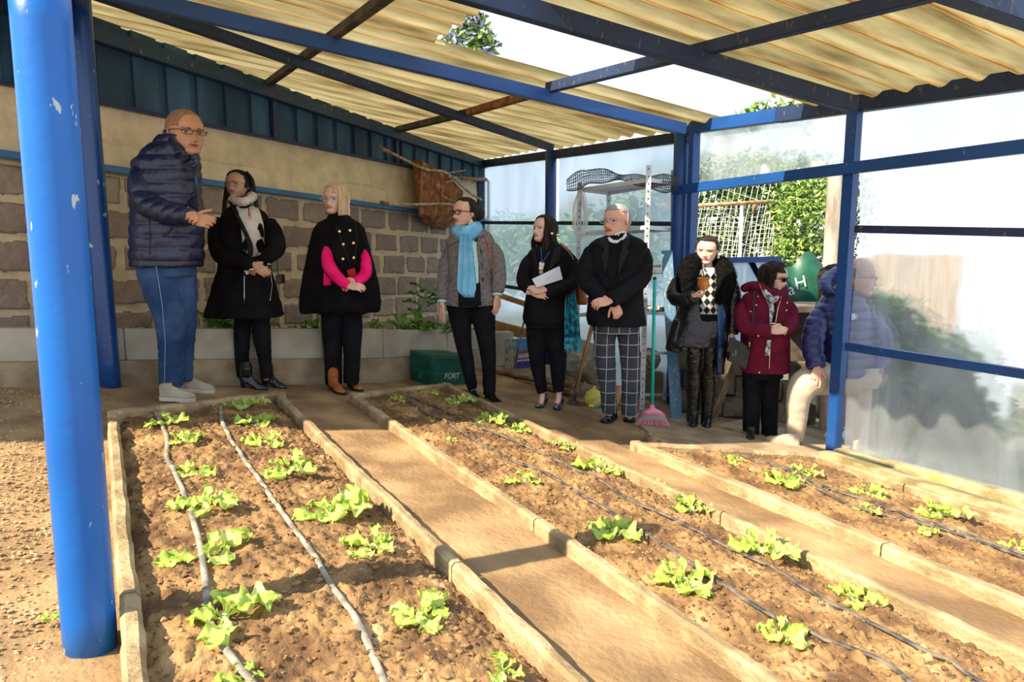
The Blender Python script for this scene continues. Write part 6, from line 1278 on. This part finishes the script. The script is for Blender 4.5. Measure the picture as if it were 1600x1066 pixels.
# ---- 9. man in blue puffer jacket, foot up, hand on knee, seen partly through the plastic
p = Person((1228, 697), 5.72, 'bald man in blue puffer jacket and cream trousers leaning on his knee behind the post', 'rosy')
p.head(1348, 403, 463, 58, -4, 0, jaw=1.1, mouth=.0); p.neck((1330, 472, 0), 14, 13)
p.limb([(1322, 585, 20, .1), (1255, 592, 17, -.22), (1243, 640, 13, -.2), (1240, 690, 8, -.16)]); p.limb([(1345, 585, 18, .1), (1350, 640, 14, .1), (1350, 700, 8, .1)])
p.loftpx(p.bm, [(1325, 468, 18, .09), (1322, 485, 42, .12), (1325, 540, 40, .13), (1335, 600, 40, .13)])
p.limb([(1285, 490, 12, -.05), (1273, 530, 11, -.15), (1275, 575, 7, -.22)]); p.limb([(1368, 500, 11, .0), (1385, 545, 10, -.05), (1370, 580, 7, -.1)])
W1 = p.P(1277, 573, -.29); p.hand(W1, (-.15, -.25, -.7), (.1, -.75, .6), -1, .20, [.25, .3, .3, .35], .22, tcurl=.0)
p.build_body()
PUF = pm('blue puffer nylon', (.012, .018, .10), (.02, .03, .17), 5, .4, .3, 40)
mb = MB(); p.loftpx(mb, [(1322, 452, 20, .11), (1320, 462, 36, .15), (1320, 480, 48, .18), (1325, 520, 50, .19), (1330, 560, 50, .2), (1333, 585, 48, .2)], yaw=.25); p.wear('jacket', PUF, mb, .009, 3, fn=quilt(.075, .013))
mb = MB(); p.sleeve(mb, [(1286, 482, 17, -.06), (1275, 510, 17, -.12), (1270, 540, 16, -.20), (1276, 574, 12.5, -.28)], 20, 5); p.wear('sleeve', PUF, mb, .008, 3, fn=quilt(.07, .011))
mb = MB(); p.sleeve(mb, [(1360, 490, 16, .0), (1384, 520, 16, -.0), (1388, 550, 14, -.05), (1372, 580, 11, -.1)], 20, 5); p.wear('sleeve', PUF, mb, .008, 3, fn=quilt(.07, .011))
mb = MB(); mb.tube([p.P(1298, 462, -.12), p.P(1290, 444, .02), p.P(1308, 430, .14), p.P(1330, 440, .10)], [p.r(v) for v in (7, 11, 14, 9)], 16, 5); p.wear('hood', PUF, mb, .008, 2, .01, 12)
CRT = clothm('cream trousers', (.50, .40, .31), (.60, .50, .40), rough=.9, bump=.3, scale=3)
mb = MB(); p.loftpx(mb, [(1338, 570, 42, .19), (1338, 590, 44, .2), (1336, 602, 38, .18)]); p.tubepx(mb, [(1328, 590, 26, .05), (1290, 590, 27, -.10), (1258, 600, 22, -.22), (1247, 625, 18, -.22), (1245, 655, 15.5, -.19), (1240, 686, 14, -.16)], 20, 5); p.tubepx(mb, [(1345, 590, 24, .08), (1351, 620, 21, .1), (1350, 660, 17, .1), (1349, 700, 16, .1)], 20, 5)
p.wear('trousers', CRT, mb, .008, 4, .006, 6)
p.shoe((1248, 700), (1196, 692), BG, 'sneaker', SO, wd=.105, ht=.10); p.shoe((1345, 716), (1375, 722), BG, 'sneaker', SO, wd=.10, ht=.10, dy=.15)
p.cap(lambda x, y, z: (z > -.05 and z < .22 and y < .05), GH, .008, wob=.001).build('hair', GH, p.root, smooth=True); p.glasses(M_dark, None, .10, .05, .0, rim=.007)
p.knob('name_badge', 1336, 495, 5, BW, '', .2)
# ---- 10. person behind him: dark hair and pale pink trousers
p = Person((1295, 684), 6.35, 'person with dark hair and pale pink trousers mostly hidden behind the blue puffer jacket', 'fair')
p.head(1304, 415, 462, 20, 0, 0); p.neck((1306, 470, 0), 9)
p.limb([(1296, 560, 12, 0), (1296, 620, 10, 0), (1297, 676, 6, 0)]); p.limb([(1318, 560, 12, 0), (1318, 620, 10, 0), (1318, 676, 6, 0)]); p.loftpx(p.bm, [(1306, 468, 12, .06), (1306, 480, 28, .09), (1306, 560, 28, .10)])
p.build_body(); mb = MB(); p.loftpx(mb, [(1306, 465, 18, .10), (1306, 475, 30, .12), (1306, 520, 30, .13), (1306, 570, 32, .14)]); p.wear('jacket', M_black, mb, .009, 3)
PK = clothm('pale pink cloth', (.55, .36, .31), (.64, .44, .38)); mb = MB(); p.loftpx(mb, [(1306, 560, 28, .13), (1306, 580, 29, .13)]); p.tubepx(mb, [(1294, 575, 14, 0), (1295, 620, 14.5, 0), (1296, 676, 15, 0)], 16, 4); p.tubepx(mb, [(1320, 575, 14, 0), (1321, 620, 14, 0), (1322, 676, 15, 0)], 16, 4); p.wear('trousers', PK, mb, .008, 3)
p.shoe((1305, 682), (1284, 690), pm('white trainer', (.62, .62, .62)), 'sneaker', pm('white trainer', (.6, .6, .6)), wd=.10, ht=.08); p.shoe((1325, 684), (1310, 692), MAT['white trainer'], 'sneaker', MAT['white trainer'], wd=.10, ht=.08)
mb = p.cap(lambda x, y, z: z > .33 or (y < .13 and z > -.1) or (y < 0 and z > -.35), DK, .05, strand=.01); p.strands(mb, (1.2, 5.0), -.6, .036, .09, n=40, seed=5); mb.build('hair', DK, p.root, smooth=True)
# ================================================================ THINGS ALONG THE WALLS
# steel shelf
M_gal = pm('galvanised steel', (.42, .47, .52), (.60, .65, .70), 6, .45, .2, 40, metal=.35); M_whs = pm('pale enamel', (.62, .64, .66), (.72, .74, .76), 5, .45, .1)
M_hole = M_dark
YA = 6.35
sf = empty('steel_shelf', G(985, 640), 'tall perforated steel shelving unit behind the man in checked trousers', 'shelf')
UP = [((1014, 258), (1003, 638), 6.35), ((1052, 266), (1048, 640), 6.95), ((906, 285), (900, 612), 7.1), ((951, 300), (950, 590), 7.7)]
ups = []
for (a, b, Y) in UP:
    A, B = at(*a, Y), at(*b, Y); B = Vector((B.x, B.y, max(gz(B.x, B.y), B.z) if B.z < gz(B.x, B.y) else gz(B.x, B.y))); B = Vector((at(*b, Y).x, Y, gz(at(*b, Y).x, Y))); ups.append((A, B)); mb = MB()
    mb.bar(A, B, .045, .004, Vector((0, 1, 0))); mb.bar(A + Vector((.021, .02, 0)), B + Vector((.021, .02, 0)), .004, .042, Vector((0, 1, 0)))
    u = mb.build('upright', M_gal, sf); m2 = MB(); n = 34
    for k in range(n):
        t = (k + .5) / n; c = A.lerp(B, t) + Vector((0, -.003, 0)); m2.tube([c, c + Vector((0, -.002, 0))], .0065, 8)
    m2.build('holes', M_hole, u)['kind'] = 'stuff'
def shelf(ta, label=None):
    """ta: rows at the four uprights: front right, back right, front left, back left"""
    cs = [at(x, y, Y) for x, y, Y in ta]; up_ = (0, 1, 3, 2); q = [cs[i] for i in up_]; mb = MB(); hh = .035
    mb.add([v for v in q] + [v - Z * .004 for v in q], [(0, 1, 2, 3), (7, 6, 5, 4), (0, 4, 5, 1), (1, 5, 6, 2), (2, 6, 7, 3), (3, 7, 4, 0)])
    for i in range(4): a, b = q[i], q[(i + 1) % 4]; mb.bar(a - Z * hh * .5, b - Z * hh * .5, .003, hh)
    return mb.build('shelf_board', M_whs, sf)
shelf([(1014, 278, 6.35), (1052, 283, 6.95), (906, 294, 7.1), (951, 300, 7.7)]); shelf([(1012, 352, 6.35), (1051, 356, 6.95), (905, 363, 7.1), (951, 362, 7.7)])
shelf([(1009, 420, 6.35), (1050, 422, 6.95), (903, 428, 7.1), (951, 425, 7.7)]); shelf([(1007, 486, 6.35), (1050, 488, 6.95), (902, 490, 7.1), (951, 484, 7.7)]); 
for (x0, x1, y) in ((1005, 1049, 552), (1004, 1048, 617)): MB().bar(at(x0, y, 6.36), at(x1, y, 6.94), .004, .03).build('cross_rail', M_gal, sf)
# roll of wire mesh on the top shelf
mb = MB(); 
def mp_(u, v):
    x = 886 + 172 * u; a = v * 2 * math.pi; r = .10 + .04 * math.sin(u * 9) + .02 * math.sin(u * 23); r *= (.9 if u > .15 else .9 + u); c = at(x, 286 - 6 * math.sin(u * 5) + (0 if u > .2 else 8 * (1 - u * 5)), 6.75 + .2 * (1 - u)); return c + Vector((0, math.cos(a) * r, math.sin(a) * r * .62 + .03))
for i in range(60): mb.tube([mp_(i / 59, j / 16) for j in range(15)], .0028, 4)
for j in range(16): mb.tube([mp_(i / 30, j / 16 + .01 * math.sin(i)) for i in range(31)], .0028, 4)
wm = mb.build('wire_mesh_roll', pm('dark wire', (.05, .05, .055), rough=.5), origin=at(970, 290, 6.8)); tag(wm, 'loosely rolled dark wire mesh lying on top of the steel shelf', 'wire mesh')
# white cords hanging at the shelf's left side
rnd = random.Random(3); mb = MB()
for i in range(7):
    x0 = 905 + rnd.uniform(-2, 5); mb.tube([at(x0, 296, 7.0), at(x0 + rnd.uniform(-10, -4), 325, 6.98), at(x0 + rnd.uniform(-12, -6), 352 + rnd.uniform(-8, 8), 6.96), at(x0 + rnd.uniform(-4, 2), 372 + rnd.uniform(-8, 4), 6.96), at(x0 + rnd.uniform(6, 12), 350, 6.97), at(x0 + rnd.uniform(4, 9), 320, 6.98), at(x0 + 2, 298, 7.0)], .004, 6, 5)
cw = mb.build('hanging_cord', pm('white cord', (.68, .68, .66)), origin=at(905, 300, 7.0), smooth=True); tag(cw, 'loops of white cord hanging from the left upright of the shelf', 'cord')
tag(MB().hexa(at(1022, 416, 6.6), Vector((.07, .03, 0)), Vector((-.005, .01, 0)), Vector((0, 0, .012))).build('wood_block', pm('orange wood', (.45, .22, .08)), origin=at(1022, 418, 6.6), bevel=.003), 'short piece of brown wood lying on the shelf beside the man', 'wood piece')
# bundle of rags, paving and stone head under the shelf
mb = MB()
for i in range(6): mb.ball(at(1012 + i * 5, 481 + (i % 2) * 2, 6.55), .06, .06, .022, 12)
rg_ = finish(fused(mb, .008, 1, lambda c, n: .008 * noise.noise(c * 40)), 'rag', pm('speckled rag', (.10, .09, .09), (.5, .48, .46), 40, .9, .5, t=(.45, .55)), origin=at(1020, 486, 6.55)); tag(rg_, 'crumpled speckled rag on the lower shelf board', 'rag')
mb = MB().ball((0, 0, 0), .115, .10, .12, 20); c_ = at(1014, 562, 6.9); mb.v = [v + c_ for v in mb.v]; mb.ball(c_ + Vector((.0, -.10, -.02)), .02, .02, .03, 8)
for sx in (-1, 1): mb.ball(c_ + Vector((sx * .045, -.09, .02)), .022, .014, .012, 8)
mb.ball(c_ + Vector((0, -.09, -.06)), .04, .014, .012, 8); MST = pm('mottled stone', (.20, .13, .09), (.45, .35, .26), 22, .9, .8)
tag(finish(fused(mb, .006, 1, lambda c, n: .005 * noise.noise(c * 50)), 'stone_head', MST, origin=c_), 'round mottled stone with a carved face between the shelf legs', 'stone')
kb = G(1036, 650); tag(MB().hexa(at(1020, 612, 7.25), Vector((.27, .0, 0)), Vector((0, .16, 0)), Vector((0, 0, .24))).build('concrete_block', M_footing, origin=at(1020, 640, 7.25), bevel=.015), 'large tan concrete block behind the shelf legs', 'block')
# leaning blue board left of the round post
b0_, b1_ = G(1057, 658), at(1042, 392, 6.55); tag(MB().bar(b0_, b1_, .10, .03, Vector((0, 1, 0))).build('leaning_board', paint('faded blue paint', (.10, .22, .34), (.05, .13, .22), (.3, .28, .22), .58, .7), origin=b0_, bevel=.003), 'faded blue board leaning upright beside the shelf', 'board')
# broom
br = empty('broom', G(1020, 668), 'pink broom with turquoise handle standing beside the checked trousers', 'broom'); Yb = ORI[br.name].y
MB().tube([at(1019, 632, Yb), at(1023, 436, Yb + .12)], .0135, 16).build('handle', pm('turquoise plastic', (.0, .50, .42), rough=.35), br, smooth=True); MB().tube([at(1023, 437, Yb + .12), at(1023, 433, Yb + .122)], .0145, 14).build('hanging_cap', M_dark, br, smooth=True)
k_ = F / Yb; R_ = []
for y, w_, d_ in ((632, 3, .014), (638, 5, .018), (642, 14, .026), (648, 21, .032), (655, 23, .034)): R_.append([at(1019, y, Yb) + Vector((w_ / k_ * math.copysign(abs(math.cos(a)) ** .7, math.cos(a)), d_ * math.sin(a), 0)) for a in [2 * math.pi * j / 24 for j in range(24)]])
PKP = pm('pink plastic', (.70, .16, .30), (.78, .34, .42), 4, .4); MB().loft(R_[:4]).build('head', PKP, br, smooth=True); MB().loft(R_[3:]).build('grey_band', pm('grey plastic', (.30, .24, .26), rough=.5), br)
mb = MB(); rnd = random.Random(6)
for i in range(420):
    u = rnd.uniform(-1, 1); v = rnd.uniform(-1, 1); a = at(1019 + u * 22, 654, Yb + v * .03); b = at(1019 + u * 28, 666 + rnd.uniform(-1.5, 2), Yb + v * .045); mb.tube([a, b], .0016, 4)
mb.build('bristles', pm('pink bristle', (.75, .30, .34), rough=.6), br)
# garden fork / rake leaning behind the black suit
rk = empty('garden_rake', G(903, 632), 'iron rake with long brown wooden handle leaning by the checked trousers', 'rake'); Yr = ORI[rk.name].y
MB().tube([at(901, 606, Yr), at(926, 505, Yr + .25), at(936, 470, Yr + .35)], .019, 12).build('handle', pm('varnished wood', (.30, .13, .05), (.45, .22, .10), 9, .4, stretch=(1, 1, .2)), rk, smooth=True); MB().tube([at(898, 626, Yr), at(901, 603, Yr)], [.013, .021], 10).build('socket', M_hose2, rk, smooth=True)
mb = MB(); mb.bar(at(888, 624, Yr), at(911, 630, Yr), .02, .014)
for i in range(8): a = at(889 + i * 3, 624.5 + i * .8, Yr); mb.tube([a, a + Vector((-.01, -.05, .0)), a + Vector((-.012, -.06, -.05))], .004, 6)
mb.build('tines', M_hose2, rk)
# bags under the shelf
def bagmesh(name, x, y, rx, ry, Y, mat, label, seed, knot=True):
    c = at(x, y, Y); k = F / Y; mb = MB().ball((0, 0, 0), rx / k, rx / k * .8, ry / k, 20); mb.v = [v + c for v in mb.v]
    if knot: mb.tube([c + Z * ry / k * .8, c + Z * (ry / k * 1.35) + Vector((.01, 0, 0))], [.03, .008], 8)
    g = gz(c.x, c.y)
    o = finish(fused(mb, .007, 1, lambda co, n: .012 * noise.noise(co * 14 + Vector((seed, 0, 0))) + .006 * abs(noise.noise(co * 40))), name, mat, origin=c - Z * ry / k); return tag(o, label, 'bag')
YB = pm('yellow plastic bag', (.48, .42, .06), (.62, .60, .20), 9, .35, .6, 30); bo = bagmesh('plastic_bag', 927, 623, 14, 15, 5.95, YB, 'small tied yellow plastic bag on the ground behind the checked trousers', 2)
tb_ = empty_child('handle', bo); 
COL.objects.unlink(tb_); bpy.data.objects.remove(tb_)
bagmesh('sack', 905, 560, 34, 30, 7.0, pm('cloudy plastic sack', (.22, .21, .17), (.42, .42, .34), 6, .3, .6, 20), 'cloudy grey plastic sack slumped behind the turquoise shawl', 5, False)
bagmesh('sack', 888, 590, 26, 22, 7.1, pm('olive sack', (.16, .15, .07), (.34, .33, .16), 6, .5, .6, 20), 'olive green sack lying behind the black trouser suit', 7, False)
bagmesh('sack', 930, 580, 24, 22, 6.9, pm('dull sack', (.20, .18, .13), (.36, .33, .25), 6, .5, .6, 20), 'dull brown sack under the shelf behind the checked trousers', 9, False)
tl_ = empty('hand_trowel_handle', G(928, 640), 'small yellow and blue tool handle lying by the yellow bag', 'tool handle'); a, b, c = at(920, 634, 5.75), at(928, 635, 5.75), at(936, 636, 5.75)
MB().tube([a, b], [.012, .016], 12).build('yellow_grip', pm('yellow grip', (.75, .55, .02), rough=.4), tl_, smooth=True); MB().tube([b, c], [.016, .012], 12).build('blue_grip', pm('blue grip', (.02, .30, .55), rough=.4), tl_, smooth=True)
# timber planks on the ground
def plank(a, b, w_, t_, label, mat=None, name='plank'):
    return tag(MB().bar(a, b, w_, t_).build(name, mat or M_wood, origin=a, bevel=.004), label, 'plank')
plank(at(780, 579, 7.6), at(905, 603, 6.6), .16, .03, 'wide upper plank lying on the ground behind the black suit'); plank(at(786, 590, 7.5), at(900, 612, 6.5), .14, .04, 'lower plank beneath the wide one behind the black suit', M_wood)
plank(at(868, 628, 6.3), at(975, 632, 6.2), .05, .03, 'thin board behind the shoes of the man in checked trousers', M_wood); 
plank(at(782, 462, 8.6), at(830, 478, 8.2), .05, .06, 'orange brown timber rail against the far plastic beside the grey coat', pm('orange timber', (.40, .22, .09), (.52, .32, .15), 6, .8), 'timber_rail')
plank(at(770, 508, 9.2), at(870, 535, 8.5), .05, .14, 'weathered orange board along the foot of the far plastic wall', pm('orange timber', (.4, .22, .09)), 'timber_rail')
plank(G(1112, 664) + Z * .02, at(1148, 568, 6.25), .055, .02, 'thin grey lath leaning at the doorway by the leather boots', M_wood, 'lath')
plank(G(1110, 668) + Z * .03, G(1215, 696) + Z * .03, .03, .02, 'narrow wooden strip lying across the doorway sill', M_wood, 'lath')
q = G(1075, 662); plank(G(960, 640) + Z * .02, at(972, 603, 6.3), .05, .02, 'short brown board leaning between the checked trouser legs', pm('orange timber', (.4, .2, .08)), 'board_offcut')
# stick leaning in front of the paint tins
tag(MB().tube([at(804, 576, 6.6), at(818, 505, 6.75)], .010, 8).build('iron_rod', M_hose2, origin=at(804, 576, 6.6), smooth=True), 'dark iron rod leaning in front of the printed box', 'rod')
# printed box
bx = empty('printed_box', at(812, 577, 7.5), 'worn blue white and red printed cardboard box behind the black suit', 'box'); Yx = 7.5; k_ = F / Yx
A0, A1, A2 = at(789, 575, 7.7), at(806, 577, 7.45), at(834, 574, 7.6); h_ = at(806, 530, 7.45).z - A1.z; A3 = A0 + (A2 - A1)
def face(a, b, z0, z1, mat, nm): return MB().add([a + Z * z0, b + Z * z0, b + Z * z1, a + Z * z1], [(0, 1, 2, 3)]).build(nm, mat, bx)
BLU = pm('print blue', (.02, .18, .42), (.05, .30, .55), 9, .6); WHT = pm('print white', (.55, .52, .48), (.10, .35, .55), 14, .6, t=(.5, .56)); RED = pm('print red', (.42, .04, .03)); DBL = pm('print navy', (.02, .03, .20), (.06, .08, .3), 20, .6)
MB().add([A0, A1, A2, A3, A0 + Z * h_, A1 + Z * h_, A2 + Z * h_, A3 + Z * h_], [(0, 1, 5, 4), (4, 5, 6, 7), (0, 3, 2, 1), (2, 3, 7, 6), (3, 0, 4, 7), (1, 2, 6, 5)]).build('carton', WHT, bx)
nf_ = (A2 - A1).cross(Z).normalized() * .003
for z0, z1, mt in ((.60, 1, BLU), (.50, .60, RED), (.36, .50, WHT), (.30, .36, RED), (.0, .24, DBL)): MB().add([A1 + nf_ + Z * h_ * z0, A2 + nf_ + Z * h_ * z0, A2 + nf_ + Z * h_ * z1, A1 + nf_ + Z * h_ * z1, A1 + nf_ * .3 + Z * h_ * z0, A2 + nf_ * .3 + Z * h_ * z0, A2 + nf_ * .3 + Z * h_ * z1, A1 + nf_ * .3 + Z * h_ * z1], [(0, 1, 2, 3), (4, 7, 6, 5), (0, 4, 5, 1), (1, 5, 6, 2), (2, 6, 7, 3), (3, 7, 4, 0)]).build('print_band', mt, bx)
# concrete blocks by the planter end
tag(MB().hexa(at(778, 545, 8.2), Vector((.16, .06, 0)), Vector((-.03, .09, 0)), Vector((0, 0, .20))).build('concrete_block', M_conc, origin=at(778, 570, 8.2), bevel=.01), 'grey concrete block at the end of the planter behind the grey coat', 'block')
# green crate, lying upside down
cr_ = empty('plastic_crate', G(680, 598), 'dark green plastic crate with white letters standing upside down against the planter', 'crate'); M_cr = pm('green crate plastic', (.004, .075, .055), (.01, .12, .085), 6, .45, .2, 30)
Yc = 6.85; C0 = at(643, 594, 6.42); C1 = at(675, 600, 6.22); C2 = at(727, 597, 6.52); hC = .28
C0.z = gz(C0.x, C0.y); C1.z = gz(C1.x, C1.y); C2.z = gz(C2.x, C2.y); C3 = C0 + (C2 - C1); 
def crate_side(a, b, nb):
    mb = MB(); n_ = (b - a).cross(Z).normalized() * .004
    for t in (0.02, .42, .95): p_, q_ = a + Z * hC * t, b + Z * hC * t; mb.bar(p_, q_, .02, .022 if t > .1 else .03)
    for i in range(nb + 1): c = a.lerp(b, i / nb); mb.bar(c, c + Z * hC, .008, .014, (b - a).normalized())
    return mb
for a, b, nb in ((C0, C1, 12), (C1, C2, 20), (C2, C3, 12), (C3, C0, 20)): crate_side(a, b, nb).build('side', M_cr, cr_)
mb = MB(); 
for i in range(15): t = i / 14; mb.bar(C0.lerp(C1, t) + Z * hC, C3.lerp(C2, t) + Z * hC, .012, .012)
for i in range(21): t = i / 20; mb.bar(C0.lerp(C3, t) + Z * hC, C1.lerp(C2, t) + Z * hC, .012, .012)
mb.build('base_grid', M_cr, cr_)
for t0, t1, s_, e_ in ((.40, .72, C1, C2), (.35, .62, C0, C1)):
    a, b = s_.lerp(e_, t0), s_.lerp(e_, t1); n_ = (e_ - s_).cross(Z).normalized() * .010; MB().hexa((a + b) / 2 + Z * hC * .32 + n_, (b - a) / 2, n_ * .3, Z * hC * .17).build('plate', M_cr, cr_)
e_ = (C2 - C1); n_ = e_.cross(Z).normalized(); glyphs('FORT', .075, pm('white print', (.6, .62, .58)), cr_, frame_at(C1.lerp(C2, .56) + Z * hC * .33 + n_ * .016, e_, n_), 'lettering')
# wheelbarrow hung upside down on the wall
wb = empty('wheelbarrow', hit(690, 320, LW) + Wn * .3, 'rusty wheelbarrow hung upside down on the wall above the grey coated woman', 'wheelbarrow'); o5 = lambda x, y, d=.30: hit(x, y, LW) + Wn * d
tray = [(628, 253), (668, 275), (694, 300), (693, 336), (640, 337), (623, 334)]
inn = [o5(x, y, .30) for x, y in tray]; outr = [o5(x, y, .12) for x, y in [(632, 250), (672, 272), (700, 300), (690, 345), (682, 361), (650, 349)]]
mb = MB(); n = 6; mb.add(inn + outr, [tuple(range(n))[::-1]] + [(i, (i + 1) % n, n + (i + 1) % n, n + i) for i in range(n)]); mb.add([v + Wn * -.006 for v in inn] + [v + Wn * -.006 for v in outr], [tuple(range(n))] + [(i, n + i, n + (i + 1) % n, (i + 1) % n) for i in range(n)])
mb.build('tray', M_rust, wb); mb = MB(); rim_ = [o5(628, 253, .31), o5(625, 300, .31), o5(623, 335, .31)]; mb.tube(rim_, .010, 8); mb.build('tray_rim', M_wood, wb, smooth=True)
mb = MB(); pk = [o5(650, 349, .13), o5(665, 352, .12), o5(681, 361, .12), o5(690, 345, .12)]; mb.add(pk + [v - Wn * .01 for v in pk], [(0, 1, 2, 3), (7, 6, 5, 4)]); mb.add([o5(656, 342, .14), o5(690, 342, .14), o5(682, 361, .13)] , [(0, 1, 2)]); mb.build('tray_lip', M_rust, wb)
M_pipe = pm('flaking pipe', (.30, .20, .12), (.56, .46, .32), 26, .8, .4, 60, t=(.45, .55))
MB().tube([o5(573, 241, .34), o5(627, 266, .34), o5(655, 270, .36), o5(672, 280, .36), o5(700, 302, .34), o5(720, 314, .34)], .016, 10, 5).build('handle_tube', M_pipe, wb, smooth=True); MB().tube([o5(554, 233, .34), o5(574, 242, .34)], .021, 12).build('grip', M_wood, wb, smooth=True)
MB().tube([o5(562, 320, .36), o5(600, 321, .36), o5(650, 320, .36), o5(676, 322, .36), o5(710, 335, .35)], .016, 10, 5).build('handle_tube', M_pipe, wb, smooth=True); MB().tube([o5(556, 318, .36), o5(567, 320, .36)], .021, 12).build('grip', M_wood, wb, smooth=True)
MB().tube([o5(661, 273, .36), o5(685, 269, .42), o5(676, 283, .40), o5(661, 287, .33)], .010, 8).build('leg_bracket', M_pipe, wb, smooth=True); MB().tube([o5(658, 308, .33), o5(678, 320, .40), o5(672, 324, .36)], .009, 8).build('leg_bracket', M_pipe, wb, smooth=True); MB().tube([o5(659, 280, .32), o5(658, 318, .32)], .007, 8).build('tray_brace', M_pipe, wb, smooth=True)
# water pipe in the corner
wp = empty('water_pipe', hit(748, 330, LW) + Wn * .12, 'brown water pipe turning down the wall in the far corner', 'pipe'); MP = pm('brown pvc', (.28, .15, .10), (.36, .20, .14), 6, .5)
MB().tube([o5(706, 279, .16), o5(728, 281, .16), o5(744, 281, .16), o5(750, 285, .16), o5(750, 340, .16), o5(750, 400, .16)], .026, 14).build('tube', MP, wb if False else wp, smooth=True); MB().tube([o5(682, 277, .16), o5(708, 279, .16)], .010, 8).build('thin_pipe', M_silver, wp, smooth=True); MB().ball(o5(729, 281, .16), .035, .035, .035, 12).build('valve', M_rustp, wp, smooth=True)
# dry leaf stuck on the siding, small stones by the beds
tag(MB().hexa(G(1020, 690) + Z * .03, Vector((.05, .03, 0)), Vector((-.02, .04, 0)), Vector((0, 0, .03))).build('loose_stone', M_curb, origin=G(1020, 690), bevel=.012), 'loose tan stone at the corner of the bed by the plastic wall', 'stone')
